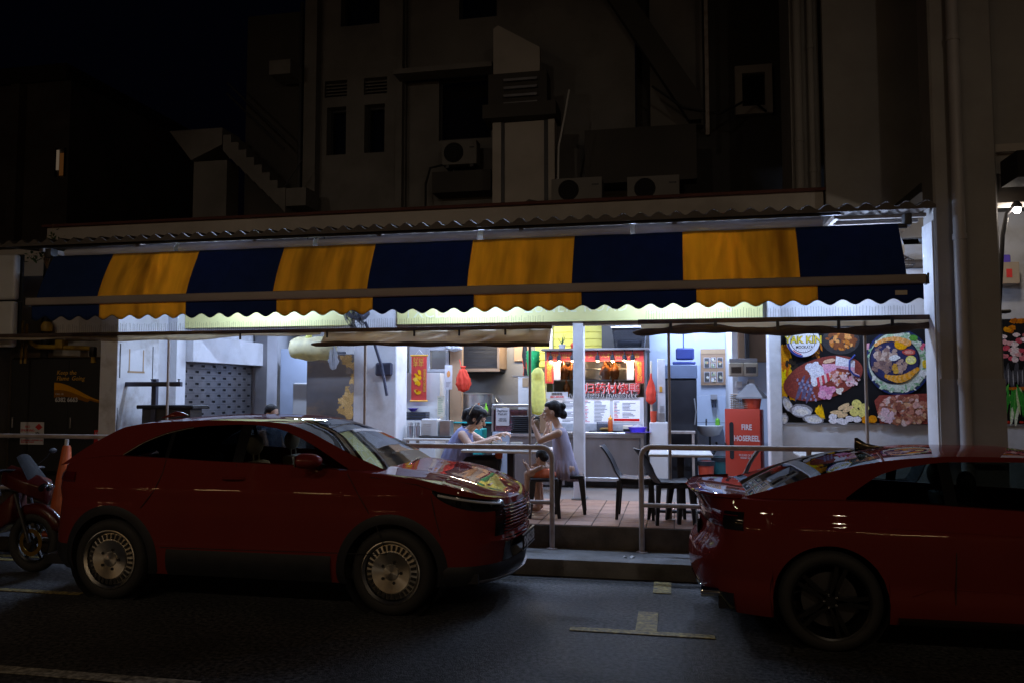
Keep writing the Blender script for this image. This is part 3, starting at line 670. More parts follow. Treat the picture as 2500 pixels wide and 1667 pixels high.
bpart(pw, 'door', 'cream_wall', [(-2.61, -1.97, 12.24, 12.30, 3.4, 6.09)]); bpart(pw, 'door_frame', 'dark_metal', [(-2.66, -2.61, 12.22, 12.30, 3.4, 6.09), (-1.97, -1.90, 12.22, 12.30, 3.4, 6.09)])
bpart(pw, 'beam', 'dark_wall', [(-2.92, -1.75, 12.0, 12.6, 6.10, 6.32), (-2.92, -1.95, 12.4, 12.8, 6.33, 6.97)])
for k in range(4): bpart(pw, 'louvre_slat', 'dull_steel', [(-2.65, -2.10, 12.33, 12.38, 6.42+k*.13, 6.46+k*.13)])
mb = MB(); mb.tube([(-1.74, 12.1, 4.4), (-1.72, 12.1, 5.6), (-1.62, 12.1, 6.1), (-1.55, 12.1, 6.5)], .015, 6); mb.build('cable', 'white_plastic', pw)
mb = MB(); mb.prism([(-2.62, 4.30), (-1.95, 4.30), (-1.95, 4.66), (-2.12, 4.70), (-2.55, 4.42)], 11.7, 12.0); solo(mb, 'roof_hatch', 'dark_wall', 'dark slanted hatch box on the shop roof before the shed door', 'hatch', (-2.3, 11.8, 4.3))
# sloping stair roof behind
sr = T('stair_roof', 'dark steep roof slope between the two blocks', 'roof', (-.3, 13.4, 4.4))
mb = MB(); mb.prism([(-1.5, 9.3), (-1.1, 9.3), (.5, 6.7), (.5, 6.3), (.3, 6.3)], 13.3, 13.5); mb.build('slope', 'dark_wall', sr, smooth=0)
mb = MB(); mb.tube([(-.3, 13.25, 6.9), (.2, 13.25, 6.5), (.8, 13.25, 6.35), (1.3, 13.6, 6.7), (1.6, 14.0, 6.6)], .02, 6); mb.build('cable', 'black_rubber', sr); mb = MB(); mb.box(-1.4, .4, 12.9, 13.25, 5.2, 6.1); mb.build('water_tank_box', 'dark_wall', sr, smooth=0)
bpart(sr, 'pale_slab', 'old_wall', [(-.35, .55, 13.9, 14.1, 6.4, 9.6)]); bpart(sr, 'strut', 'galv', [(.56, .62, 13.2, 13.28, 6.0, 8.6)])
wf = T('window_frame', 'small pale window frame high on the dark wall beside the downpipes', 'window', (1.4, 14.1, 6.6))
bpart(wf, 'frame', 'cream_wall', [(1.10, 1.72, 14.02, 14.18, 6.58, 6.72), (1.10, 1.72, 14.02, 14.18, 7.30, 7.44), (1.10, 1.22, 14.02, 14.18, 6.72, 7.30), (1.60, 1.72, 14.02, 14.18, 6.72, 7.30)]); bpart(wf, 'pane', 'lens', [(1.22, 1.60, 14.1, 14.11, 6.72, 7.30)]); bpart(wf, 'backing', 'dark_void', [(1.2, 1.62, 14.17, 14.19, 6.7, 7.32)])
bpart(ab, 'led', 'led_red', [(-1.60+.9, -1.585+.9, 13.55, 13.56, 8.80, 8.815)], smooth=0)
# outside stair on the left
st = T('stair', 'concrete outside stair with stepped flight descending to the right', 'stair', (-7.4, 13, 4))
mb = MB(); mb.prism([(-9.02, 6.56), (-7.95, 6.56), (-7.95, 6.25), (-8.55, 6.0), (-8.57, 6.0)], 12.8, 13.4); mb.build('landing', 'old_wall', st, smooth=0)
bpart(st, 'column', 'old_wall', [(-8.57, -7.9, 12.9, 13.3, 0, 5.99)])
for k in range(8):
    x = -7.93+k*.155; z = 6.42-k*.147
    mb = MB(); mb.prism([(x, z), (x+.155, z), (x+.155, z-.45), (x, z-.28)], 12.8, 13.4); mb.build('step', 'old_wall', st, smooth=0)
bpart(st, 'lower_landing', 'old_wall', [(-6.68, -6.3, 12.8, 13.29, 5.06, 5.38)]); bpart(st, 'stair_wall', 'dark_wall', [(-7.85, -6.72, 13.42, 13.6, 3, 8.9)])
bpart(st, 'upper_landing', 'old_wall', [(-7.05, -6.64, 12.8, 13.29, 7.46, 7.72)])
mb = MB(); mb.tube([(-7.9, 12.85, 7.2), (-6.75, 12.85, 6.1)], .018, 6); mb.tube([(-7.9, 12.85, 7.4), (-6.75, 12.85, 6.3)], .018, 6); mb.tube([(-6.75, 12.85, 5.4), (-6.4, 12.85, 5.9)], .012, 6); mb.build('handrail', 'dark_metal', st)
# far block on the left with one lit window
fb = T('far_block', 'distant dark building with one lit orange window at far left', 'building', (-21, 22, 0))
bpart(fb, 'wall', 'old_wall', [(-26, -17.4, 20, 28, 0, 11.0)]); bpart(fb, 'roof_parapet', 'dark_wall', [(-26.2, -17.5, 19.9, 28, 11.01, 11.5)])
w = bpart(fb, 'window', 'dark_metal', [(-17.80, -17.77, 19.93, 19.99, 8.1, 8.95), (-17.50, -17.47, 19.93, 19.99, 8.1, 8.95)]); bpart(w, 'pane', 'window_pale', [(-17.77, -17.68, 19.95, 19.96, 8.3, 8.9)], smooth=0); bpart(w, 'pane', 'window_lit', [(-17.66, -17.50, 19.95, 19.96, 8.13, 8.8)], smooth=0)
bpart(fb, 'pier', 'old_wall', [(-19.2, -18.9, 19.7, 19.99, 0, 10.9)]); bpart(fb, 'balcony', 'dark_wall', [(-21.4, -19.4, 19.4, 19.99, 5.0, 5.9)])
# left neighbour wall behind the gas cabinet
ln = T('gas_store', 'dim plastered gas store recess left of the shop', 'building', (-9, 9.9, .4))
bpart(ln, 'wall', 'cream_wall', [(-13, -7.25, 10.0, 10.2, .4, 3.9)]); bpart(ln, 'ledge', 'cream_wall', [(-8.6, -7.25, 9.7, 9.99, 2.62, 2.95)])
bpart(ln, 'pier', 'old_wall', [(-9.62, -9.28, 9.3, 9.7, .4, 2.4)]); bpart(ln, 'drain_stack', 'dark_metal', [(-8.86, -8.76, 9.75, 9.85, .4, 3.9)], bevel=.03)
bpart(ln, 'string_course', 'old_wall', [(-8.7, -7.26, 9.93, 9.99, 3.18, 3.28)])
# right neighbour: tall front, big pillar with downpipe
rb = T('right_building', 'tall dim building front with a big square pillar at right', 'building', (2.9, 9.5, 0))
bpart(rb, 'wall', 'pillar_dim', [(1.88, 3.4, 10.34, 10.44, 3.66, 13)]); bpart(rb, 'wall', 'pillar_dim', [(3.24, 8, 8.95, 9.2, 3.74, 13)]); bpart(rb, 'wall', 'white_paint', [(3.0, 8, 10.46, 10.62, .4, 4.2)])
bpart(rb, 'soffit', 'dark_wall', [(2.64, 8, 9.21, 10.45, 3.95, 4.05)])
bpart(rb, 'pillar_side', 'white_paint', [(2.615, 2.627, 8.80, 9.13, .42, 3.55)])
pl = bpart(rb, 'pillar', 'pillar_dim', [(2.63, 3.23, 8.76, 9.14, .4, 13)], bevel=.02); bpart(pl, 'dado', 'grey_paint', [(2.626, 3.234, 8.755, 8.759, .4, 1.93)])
bpart(rb, 'band', 'cream_wall', [(3.24, 8, 8.86, 8.945, 4.25, 4.33)])
mb = MB(); mb.prism([(3.24, 3.84), (3.6, 3.84), (4.6, 3.2), (4.6, 4.1), (3.24, 4.1)], 8.3, 8.7); mb.build('shop_canopy', 'dark_void', rb, smooth=0)
def pipe(par, x, y, r, z0, z1, m, joints, nm='downpipe'):
    mb = MB(); mb.tube([(x, y, z0), (x, y, z1)], r, 16)
    o = mb.build(nm, m, par)
    for z in joints: j = MB(); j.tube([(x, y, z-.03), (x, y, z+.03)], r+.008, 16); j.build('joint', m, o)
pipe(rb, 2.83, 8.66, .058, .4, 13, 'downpipe', (1.9, 3.35, 5.4))
bpart(rb, 'wall', 'pillar_dim', [(1.52, 1.87, 10.60, 11.5, 4.35, 13)])
pipe(rb, 1.60, 10.5, .055, 4.35, 13, 'pillar_dim', (5.0, 7.0)); pipe(rb, 1.76, 10.5, .04, 4.35, 13, 'pillar_dim', (4.6, 6.2))
# air conditioner condensers
def aircon(label, x, y, z, w=.74, h=.36):
    t = T('air_conditioner', label, 'air conditioner', (x, y, z), 'outdoor air conditioner units')
    mb = MB(); mb.box(x-w/2, x+w/2, y, y+.28, z, z+h); mb.build('casing', 'old_wall', t, bevel=.015)
    mb = MB(); mb.X = Matrix.Translation((x-w*.16, y-.004, z+h*.5)) @ Matrix.Rotation(pi/2, 4, 'X'); mb.lathe([(h*.42, 0), (h*.42, .003)], n=24); fan = mb.build('fan_opening', 'dark_void', t)
    mb = MB()
    for k in range(4): mb.tube([(x-w*.16+h*(.1+.1*k)*cos(a), y-.012, z+h*.5+h*(.1+.1*k)*sin(a)) for a in [2*pi*i/20 for i in range(20)]], .004, 4, closed=True)
    mb.build('grille', 'dark_metal', t)
    mb = MB(); mb.box(x+w*.30, x+w*.44, y-.006, y-.001, z+h*.66, z+h*.72); mb.build('handle', 'dark_metal', t)
    mb = MB(); mb.box(x-w*.4, x-w*.3, y+.02, y+.26, z-.05, z); mb.box(x+w*.3, x+w*.4, y+.02, y+.26, z-.05, z); mb.build('foot', 'dark_metal', t)
aircon('air conditioner on the balcony by the black hose', -3.6, 13.1, 5.72, .62, .42)
aircon('air conditioner on the shop roof beside the pale shed', -1.36, 11.4, 4.55); aircon('air conditioner on the shop roof, right of its twin', -.26, 11.4, 4.52)
bpart(shop, 'flat_roof', 'old_wall', [(-7.2, 1.86, 10.6, 13.3, 4.05, 4.2)])
# white water tanks and plant at the far left
tk = T('water_tank', 'upper of two rounded white tank panels at the left edge', 'tank', (-9.1, 9.2, 3.03)); mb = MB(); mb.box(-9.9, -8.73, 9.15, 9.25, 3.04, 3.66); mb.build('panel', 'white_plastic', tk, bevel=.045, seg=4); bpart(tk, 'rim', 'dark_metal', [(-9.9, -8.72, 9.26, 9.29, 3.03, 3.67)])
tk = T('water_tank', 'lower of two rounded white tank panels at the left edge', 'tank', (-9.1, 9.2, 2.38)); mb = MB(); mb.box(-9.9, -8.74, 9.15, 9.25, 2.40, 3.02); mb.build('panel', 'white_plastic', tk, bevel=.045, seg=4); bpart(tk, 'rim', 'dark_metal', [(-9.9, -8.73, 9.26, 9.29, 2.39, 3.025)])
fp = T('wall_plant', 'small wild shrub growing from the parapet corner at left', 'plant', (-8.5, 9.6, 3.6))
mb = MB(); lf = MB()
for k in range(9):
    a = random.uniform(0, 2*pi); tip = (-8.5+.28*cos(a), 9.4+.15*sin(a), 3.75+random.uniform(-.1, .35)); mb.tube([(-8.5, 9.45, 3.5), (-8.5+.1*cos(a), 9.42, 3.72), tip], [.008, .005, .002], 4)
    for q in range(14):
        f = random.uniform(.3, 1); p = Vector((-8.5, 9.45, 3.6)).lerp(Vector(tip), f)+Vector([random.uniform(-.06, .06) for _ in range(3)]); d = Vector([random.uniform(-1, 1) for _ in range(3)]).normalized()*.035; e = d.orthogonal().normalized()*.014
        lf.add([p-d, p+e, p+d, p-e], [(0, 1, 2, 3)])
mb.build('stem', 'brown_card', fp); lf.build('foliage', 'leaf', fp, smooth=0)
# gas pipes, cabinet and its printed doors
gp = T('gas_pipes', 'rusty yellow gas pipework above the black gas cabinet', 'pipework', (-8.4, 9.6, 2.4))
mb = MB(); mb.tube([(-9.0, 9.6, 2.55), (-8.75, 9.6, 2.43), (-7.95, 9.6, 2.40), (-7.86, 9.6, 2.39), (-7.84, 9.6, 2.3), (-7.84, 9.6, 2.2)], .032, 10); mb.build('pipe', 'gas_pipe', gp)
mb = MB(); mb.tube([(-8.95, 9.62, 2.75), (-8.95, 9.62, 2.2)], .022, 8); mb.tube([(-9.02, 9.62, 2.8), (-9.02, 9.62, 2.2)], .018, 8); mb.build('riser', 'gas_pipe', gp)
mb = MB(); mb.box(-8.42, -8.30, 9.54, 9.66, 2.40, 2.52); mb.build('valve', 'gas_pipe', gp, bevel=.02); mb = MB(); mb.lathe([(.02, 0), (.07, .02), (.08, .09), (.05, .15)], (-8.60, 9.6, 2.62), 14); mb.build('regulator', 'gas_pipe', gp)
mb = MB(); mb.box(-7.88, -7.80, 9.55, 9.62, 2.28, 2.42); mb.build('elbow', 'dark_metal', gp, bevel=.02)
gc = T('gas_cabinet', 'black gas cylinder cabinet with orange wave print and phone number', 'cabinet', (-8.3, 9.6, .4))
bpart(gc, 'carcass', 'lpg_black', [(-9.18, -7.26, 9.64, 9.98, .4, 2.28)], bevel=.01)
for x0, x1 in ((-9.17, -8.24), (-8.235, -7.27)):
    d = bpart(gc, 'door', 'lpg_black', [(x0, x1, 9.615, 9.638, .45, 2.27)], bevel=.006); bpart(d, 'handle', 'steel', [(x0+.06, x0+.08, 9.58, 9.614, 1.30, 1.45)], bevel=.004)
n = 24; mb = MB(); up = []; lo = []
for i in range(n+1):
    u = i/n; x = -8.46+.92*u; c = 1.86+.075*cos(pi*min(1, u*1.25)) if u < .0 else 1.80+.13*cos(pi*u*1.06); th = .19*(1-u)**1.1+.02+.05*max(0, u-.65)
    if u > .62: c -= .0
    up.append((x, c)); lo.append((x, c-th*(1 if u < .62 else .6)))
for i in range(n):
    t_ = i/n; mb.col = (.55*(1-.25*t_), .25*(1-.2*t_), .02); mb.add([(up[i][0], 9.611, up[i][1]), (up[i+1][0], 9.611, up[i+1][1]), (lo[i+1][0], 9.611, lo[i+1][1]*.5+up[i+1][1]*.5), (lo[i][0], 9.611, lo[i][1]*.5+up[i][1]*.5)], [(0, 1, 2, 3)])
    mb.col = (.22, .09, .01); mb.add([(up[i][0], 9.612, lo[i][1]*.5+up[i][1]*.5), (up[i+1][0], 9.612, lo[i+1][1]*.5+up[i+1][1]*.5), (lo[i+1][0], 9.612, lo[i+1][1]), (lo[i][0], 9.612, lo[i][1])], [(0, 1, 2, 3)])
mb.build('wave_print', 'print_fine', gc, smooth=0)
mb = MB(); mb.col = (.6, .3, .02)
for (x, z, rx, rz) in ((-7.60, 1.90, .035, .05), (-7.57, 1.82, .06, .06), (-7.59, 1.76, .04, .055), (-7.62, 1.95, .02, .02), (-7.52, 1.86, .03, .04)): blob(mb, x, z, rx, rz, 9.611-random.uniform(0, .002), 12, .1)
mb.build('flame_print', 'print_fine', gc, smooth=0)
text('slogan', 'Keep the', .085, 'gold', gc, (-8.43, 9.612, 2.04), shear=.2); text('slogan', 'Flame', .085, 'gold', gc, (-8.43, 9.612, 1.96), shear=.2); text('slogan', 'Going', .085, 'gold', gc, (-8.19, 9.612, 1.96), shear=.2); text('number', '6382 6663', .085, 'paper', gc, (-8.44, 9.612, 1.665), off=.002)
text('company', 'Un', .16, 'paper', gc, (-7.70, 9.612, 2.08)); text('call', 'CALL US', .035, 'paper', gc, (-8.44, 9.612, 1.76))
pz = bpart(gc, 'notice', 'paper', [(-8.98, -8.60, 9.608, 9.613, 1.07, 1.38)])
text('warning', 'NO\nSMOKING', .05, 'print_red', pz, (-8.86, 9.606, 1.30), align='CENTER'); text('small_print', 'FLAMMABLE LIQUEFIED GAS\nKEEP FIRE AWAY', .028, 'print_red', pz, (-8.96, 9.606, 1.12))
mb = MB(); mb.prism([(-8.68, 1.27), (-8.62, 1.31), (-8.68, 1.36), (-8.74, 1.31)], 9.604, 9.607); mb.build('hazard_diamond', 'print_red', pz, smooth=0); text('gas_class', 'LPG', .035, 'print_black', pz, (-8.73, 9.606, 1.22))
pz = bpart(gc, 'notice', 'print_red', [(-7.80, -7.40, 9.608, 9.613, 1.08, 1.28)]); text('lettering', 'LPG CYLINDER', .05, 'paper', pz, (-7.78, 9.606, 1.22)); text('lettering', 'NO SMOKING\nDANGER', .035, 'paper', pz, (-7.74, 9.606, 1.15))
# ================================================================ contents of the shop
def bp(par, nm, m, *boxes, bevel=.003, **k): return bpart(par, nm, m, boxes, bevel=bevel, **k)
def lump(mb, prof, c, n=22, amp=.1, seed=1, ex=1., ey=1.):
    """creased bag: lathe profile with folds"""
    rn = random.Random(seed); ph = [rn.uniform(0, 6) for _ in range(6)]; R = []
    n = 48; P = []
    for (r0, z0), (r1, z1) in zip(prof, prof[1:]): P += [(r0+(r1-r0)*t/5, z0+(z1-z0)*t/5) for t in range(5)]
    for r, z in P+[prof[-1]]:
        ring = []
        for j in range(n):
            q = 2*pi*j/n; k = 1+amp*((sin(3*q+ph[0]+z*5)+.7*sin(5*q+ph[1]-z*9)+.6*sin(9*q+ph[2]+z*14))*.5-.9*abs(sin(3.5*q+ph[4]+1.6*sin(z*17+ph[5])))**.4-.5*abs(sin(8*q-z*31+ph[3]))**.5)
            ring.append((c[0]+r*k*cos(q)*ex, c[1]+r*k*sin(q)*ey, c[2]+z+.3*amp*r*sin(4*q+ph[3])))
        R.append(ring)
    return mb.rings(R)
def XY(c, rz): return Matrix.Translation(c) @ Matrix.Rotation(rz, 4, 'Z')

# --- duck stall
ds = T('duck_stall', 'brightly lit glass-fronted roast duck stall with red banners', 'stall', (-1.2, 12.1, .4))
bp(ds, 'counter_top', 'steel', (-2.13, -.42, 11.66, 12.75, 1.175, 1.215), bevel=.006)
bp(ds, 'counter_front', 'dull_steel', (-2.08, -.50, 11.74, 11.78, .56, 1.135)); bp(ds, 'counter_rail', 'steel', (-2.11, -.44, 11.70, 11.76, 1.136, 1.174), (-2.11, -.44, 11.72, 11.78, .50, .555))
for x in (-2.10, -.49): bp(ds, 'leg', 'steel', (x, x+.05, 11.71, 11.76, .4, .499), (x, x+.05, 12.65, 12.70, .4, 1.17)); bp(ds, 'post', 'steel', (x, x+.05, 11.715, 11.739, .556, 1.135))
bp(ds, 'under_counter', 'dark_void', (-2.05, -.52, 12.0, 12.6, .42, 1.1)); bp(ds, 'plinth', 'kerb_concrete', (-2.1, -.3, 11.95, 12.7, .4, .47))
for x in (-1.93, -.44): bp(ds, 'frame_post', 'steel', (x, x+.03, 11.99, 12.03, 1.215, 2.42))
bp(ds, 'top_shelf', 'steel', (-1.98, -.36, 11.9, 12.75, 2.42, 2.45)); bp(ds, 'back_panel', 'dull_steel', (-1.9, -.41, 12.72, 12.74, 1.215, 2.42))
bp(ds, 'side_panel', 'dull_steel', (-.438, -.42, 12.04, 12.71, 1.216, 2.419)); bp(ds, 'side_panel', 'dull_steel', (-1.93, -1.915, 12.04, 12.71, 1.216, 2.419))
gl = bp(ds, 'glass_front', 'shop_glass', (-1.90, -.44, 12.005, 12.010, 1.72, 2.42), bevel=0)
for z, y in ((2.145, 12.12), (1.975, 12.10)): mb = MB(); mb.tube([(-1.78, y, z), (-.52, y, z)], .012, 8); mb.build('hanging_rail', 'steel', ds)
bp(ds, 'menu_backing', 'white_plastic', (-1.90, -.445, 11.985, 12.004, 1.216, 1.72))
bn = bp(ds, 'top_banner', 'lacquer_red', (-1.90, -.44, 11.972, 11.978, 2.26, 2.41), bevel=0)
text('lettering', '招牌当归烧鸭 大吉大利 开市大吉', .075, 'gold', bn, (-1.86, 11.970, 2.315), width=1.36)
bn = bp(ds, 'side_banner', 'lacquer_red', (-1.92, -1.795, 11.972, 11.978, 1.93, 2.255), bevel=0); text('lettering', '恭\n贺\n新\n禧', .085, 'gold', bn, (-1.90, 11.970, 2.18), line=.85)
bn = bp(ds, 'side_banner', 'lacquer_red', (-.565, -.435, 11.972, 11.978, 1.93, 2.255), bevel=0); text('lettering', '恭\n喜\n发\n财', .085, 'gold', bn, (-.545, 11.970, 2.18), line=.85)
for x in (-1.74, -.64): bp(ds, 'lit_panel', 'paper_glow', (x-.05, x+.05, 11.98, 11.984, 1.98, 2.25), bevel=0)
tx = text('chinese_name_outline', '当归药材烧鸭', .17, 'print_white', ds, (-1.505, 11.975, 1.79), off=.006, ext=.001, width=.99); text('chinese_name', '当归药材烧鸭', .17, 'print_red', ds, (-1.50, 11.971, 1.79), off=.001, ext=.001, width=.98)
text('english_name_outline', 'DANG GUI HERBAL ROASTED DUCK', .085, 'print_white', ds, (-1.55, 11.968, 1.708), off=.006, ext=.001, width=1.03); text('english_name', 'DANG GUI HERBAL ROASTED DUCK', .085, 'print_black', ds, (-1.545, 11.965, 1.709), off=.001, ext=.001, width=1.02)
def menu(x0, x1, z0, z1, y, cols, seed, foot=False):
    rn = random.Random(seed); mb = MB(); mb.col = (.72, .71, .72); mb.box(x0, x1, y, y+.003, z0, z1); o = mb.build('menu_board', 'print_fine', ds, smooth=0)
    mb = MB(); z = z1-.03
    while z > z0+(.06 if foot else .02):
        for cx, w, red in cols:
            if rn.random() < .92: mb.col = (.45, .05, .06) if red and rn.random() < .7 else (.08, .08, .10); mb.box(cx, cx+w*rn.uniform(.45, 1), y-.002, y-.001, z, z+.0075)
        z -= .0205
    if foot: mb.col = (.42, .03, .03); mb.box(x0+.01, x1-.01, y-.002, y-.001, z0+.01, z0+.045)
    mb.build('menu_lines', 'print_fine', o, smooth=0)
menu(-1.88, -1.42, 1.33, 1.69, 11.980, [(-1.85, .12, 1), (-1.66, .2, 0)], 3); menu(-1.41, -.945, 1.33, 1.69, 11.980, [(-1.38, .16, 1), (-1.18, .2, 0)], 4); menu(-.90, -.50, 1.36, 1.68, 11.980, [(-.885, .09, 1), (-.76, .2, 0)], 5, True)
bp(ds, 'sneeze_guard', 'film', (-1.88, -.46, 11.90, 11.905, 1.222, 1.33), bevel=0)
# roast ducks on the rails
def duck(x, y, z, s, rz, label):
    t = T('roast_duck', label, 'duck', (x, y, z-.26*s), 'roast ducks hung in the stall window')
    mb = MB(); mb.X = Matrix.Translation((x, y, z)) @ Matrix.Rotation(rz, 4, 'Z') @ Matrix.Scale(s, 4)
    mb.cap((0, 0, 0), (.012, 0, -.08), .017, .022); mb.ell((.012, 0, -.17), (.062, .055, .10)); mb.cap((.055, .03, -.13), (.075, .035, -.20), .020, .012); mb.cap((-.03, .03, -.13), (-.05, .035, -.20), .020, .012)
    mb.cap((.04, .0, -.22), (.055, .0, -.29), .022, .010); mb.cap((-.015, 0, -.22), (-.03, 0, -.29), .022, .010)
    remesh(mb, 'body', 'roast', t, .007, 2)
    mb = MB(); mb.X = Matrix.Translation((x, y, z)) @ Matrix.Scale(s, 4); mb.tube([(0, 0, .03), (.012, 0, .045), (.02, 0, .03), (.01, 0, .0), (0, 0, -.02)], .003, 5); mb.build('hook', 'steel', t)
for i, (x, z, s, rz, lb) in enumerate(((-1.66, 2.30, 1.15, .4, 'roast duck hanging leftmost in the stall window'), (-1.54, 2.30, 1.1, 1.2, 'roast duck hanging second from left in the stall window'), (-1.62, 2.0, .85, .1, 'roast duck hanging lowest, above the self service sign'), (-1.42, 2.30, 1.15, 2.0, 'roast duck hanging beside the white pillar, left of it'), (-1.03, 2.31, 1.25, .3, 'roast duck hanging right of the white pillar'), (-.89, 2.31, 1.25, 1.0, 'roast duck hanging rightmost in the stall window'))): duck(x, 12.12 if z > 2 else 12.10, z, s, rz, lb)
mb = MB(); rn = random.Random(2)
for k in range(26):
    a = rn.uniform(-.12, .12); mb.tube([(-.97+a, 12.2+rn.uniform(-.04, .04), 2.16), (-.97+a*.6, 12.18, 2.24+rn.uniform(0, .03)), (-.97+a*1.2+.05, 12.16, 2.2+rn.uniform(-.05, .03))], .007, 4)
solo(mb, 'noodle_bundle', 'board_brown', 'tangle of brown dried herb strands above the hanging ducks', 'food', (-.97, 12.2, 2.15))
# spot lamps above the banner
for i, x in enumerate((-1.83, -1.70, -1.50, -1.12, -.90, -.72, -.60)):
    t = T('spot_lamp', f"{('leftmost', 'second', 'third', 'fourth', 'fifth', 'sixth', 'rightmost')[i]} spot lamp in the row above the duck stall window", 'lamp', (x, 11.93, 2.42), 'spot lamps over the duck stall')
    mb = MB(); mb.tube([(x, 11.93, 2.42), (x, 11.93, 2.34)], .008, 6); mb.build('stem', 'black_plastic', t)
    mb = MB(); mb.lathe([(.012, .075), (.028, .06), (.036, .0), (.036, -.012)], (x, 11.93, 2.275), 12, caps=False); mb.build('shade', 'black_plastic', t, thick=.002)
    mb = MB(); mb.ell((x, 11.93, 2.272), (.020, .020, .022), 8, 6); mb.build('bulb', 'warm_bulb', t); l = bpy.data.lights.new('bulb_light', 'POINT'); l.energy = 13; l.color = (1, .66, .36); l.shadow_soft_size = .024; lo = bpy.data.objects.new('bulb_light', l); COL.objects.link(lo); lo.parent = t; lo.location = (0, 0, -.155)
# things on and around the stall
sf = T('self_service_sign', 'white self service sign hung on the duck stall', 'sign', (-1.73, 11.9, 1.7)); bp(sf, 'board', 'paper', (-1.90, -1.57, 11.93, 11.934, 1.705, 1.80), bevel=0); text('lettering', 'SELF SERVICE', .035, 'print_red', sf, (-1.735, 11.928, 1.715), align='CENTER', off=.001); text('lettering', '自助服务', .042, 'print_black', sf, (-1.735, 11.928, 1.757), align='CENTER')
mb = MB(); lump(mb, [(.02, .0), (.10, .03), (.115, .2), (.11, .42), (.10, .62), (.06, .68), (.01, .70)], (-1.97, 11.62, 1.46), amp=.07, seed=3, ey=.7); solo(mb, 'rubbish_bag', 'bag_yellow', 'tall translucent yellow plastic bag hanging beside the duck stall', 'bag', (-1.97, 11.62, 1.46), smooth=180)
t = T('bucket_stack', 'stack of green buckets on the shelf beside the stall', 'bucket', (-2.2, 12.5, 2.06))
for k in range(4): mb = MB(); mb.lathe([(.085, 0), (.10, .20), (.112, .22), (.112, .24), (.10, .24)], (-2.20, 12.5, 2.06+k*.05), 20, caps=False); mb.build('bucket', 'green_plastic', t, thick=.003)
bp(shop, 'shelf', 'steel', (-2.5, -1.98, 12.3, 12.7, 2.03, 2.055)); t = T('notice_panel', 'white panel with a small orange notice beside the yellow bag', 'panel', (-2.28, 12.3, 1.4)); bp(t, 'board', 'white_plastic', (-2.40, -2.05, 12.28, 12.31, 1.40, 2.03)); bp(t, 'notice', 'brown_card', (-2.33, -2.20, 12.272, 12.278, 1.88, 2.02), bevel=0)
def tub():
    t = T('storage_tub', 'big cloudy plastic storage tub on top of the duck stall', 'tub', (-.66, 12.3, 2.45)); mb = MB(); R = []
    for z, w, d in ((0, .22, .17), (.30, .255, .20)): R.append([(-.66+sx*w, 12.3+sy*d, 2.455+z) for sx, sy in ((-1, -1), (1, -1), (1, 1), (-1, 1))])
    mb.rings(R, caps=False); mb.add(R[0], [(3, 2, 1, 0)]); mb.build('body', 'tub_clear', t, smooth=0); mb = MB(); mb.box(-.93, -.39, 12.08, 12.52, 2.755, 2.785); mb.build('lid', 'white_plastic', t, bevel=.012)
    mb = MB(); mb.box(-.85, -.48, 12.17, 12.44, 2.46, 2.58); mb.build('contents', 'dark_metal', t, bevel=.03)
tub()
t = T('pot_plant', 'small spiky pot plant on the stall roof by the yellow boards', 'plant', (-1.72, 12.4, 2.45)); mb = MB(); mb.lathe([(.04, 0), (.055, .09)], (-1.72, 12.4, 2.45), 12); mb.build('pot', 'grey_paint', t); mb = MB()
for k in range(9): a = k*.7; mb.add([(-1.72+.012*sin(a), 12.4-.012*cos(a), 2.54), (-1.72-.012*sin(a), 12.4+.012*cos(a), 2.54), (-1.72+.11*cos(a), 12.4+.08*sin(a), 2.62+.06*(k % 3))], [(0, 1, 2)])
mb.build('leaves', 'leaf', t, smooth=0)
mb = MB(); lump(mb, [(.01, 0), (.09, .02), (.10, .08), (.03, .14)], (-1.5, 12.35, 2.45), amp=.2, seed=8); solo(mb, 'plastic_bag', 'bag_red', 'pink plastic bag lying on the stall roof', 'bag', (-1.5, 12.35, 2.45), smooth=180)
def tray(x, y, w, label, food): 
    t = T('counter_tray', label, 'tray', (x, y, 1.216)); mb = MB(); mb.box(x-w/2, x+w/2, y-.12, y+.12, 1.217, 1.228); mb.build('tray', 'black_plastic', t, bevel=.005); food(t, x, y)
def f1(t, x, y):
    mb = MB(); mb.box(x-.1, x+.12, y-.08, y+.08, 1.229, 1.36); mb.build('tub', 'tub_clear', t, smooth=0); mb = MB(); mb.ell((x+.02, y, 1.25), (.09, .07, .03)); mb.build('food', 'food_yellow', t)
def f2(t, x, y): mb = MB(); mb.box(x+.06, x+.20, y-.07, y+.07, 1.229, 1.31); mb.build('tub', 'cream_plastic', t, bevel=.008); mb = MB(); mb.box(x+.065, x+.195, y-.075, y-.071, 1.23, 1.265); mb.build('sauce_band', 'print_black', t)
tray(-1.02, 11.80, .42, 'black tray with a clear tub of yellow pickles on the counter', f1); tray(-.80, 11.80, .36, 'black tray with a cream tub of dark sauce on the counter', f2)
t = T('sauce_bottle', 'squeeze bottle of red chilli sauce with orange nozzle on the counter', 'bottle', (-.92, 11.73, 1.229)); mb = MB(); mb.lathe([(.035, 0), (.037, .02), (.036, .15), (.03, .165)], (-.92, 11.73, 1.229), 16); mb.build('body', 'sauce', t); mb = MB(); mb.lathe([(.034, .165), (.034, .19), (.012, .205), (.005, .24)], (-.92, 11.73, 1.229), 14); mb.build('nozzle', 'sauce_cap', t)
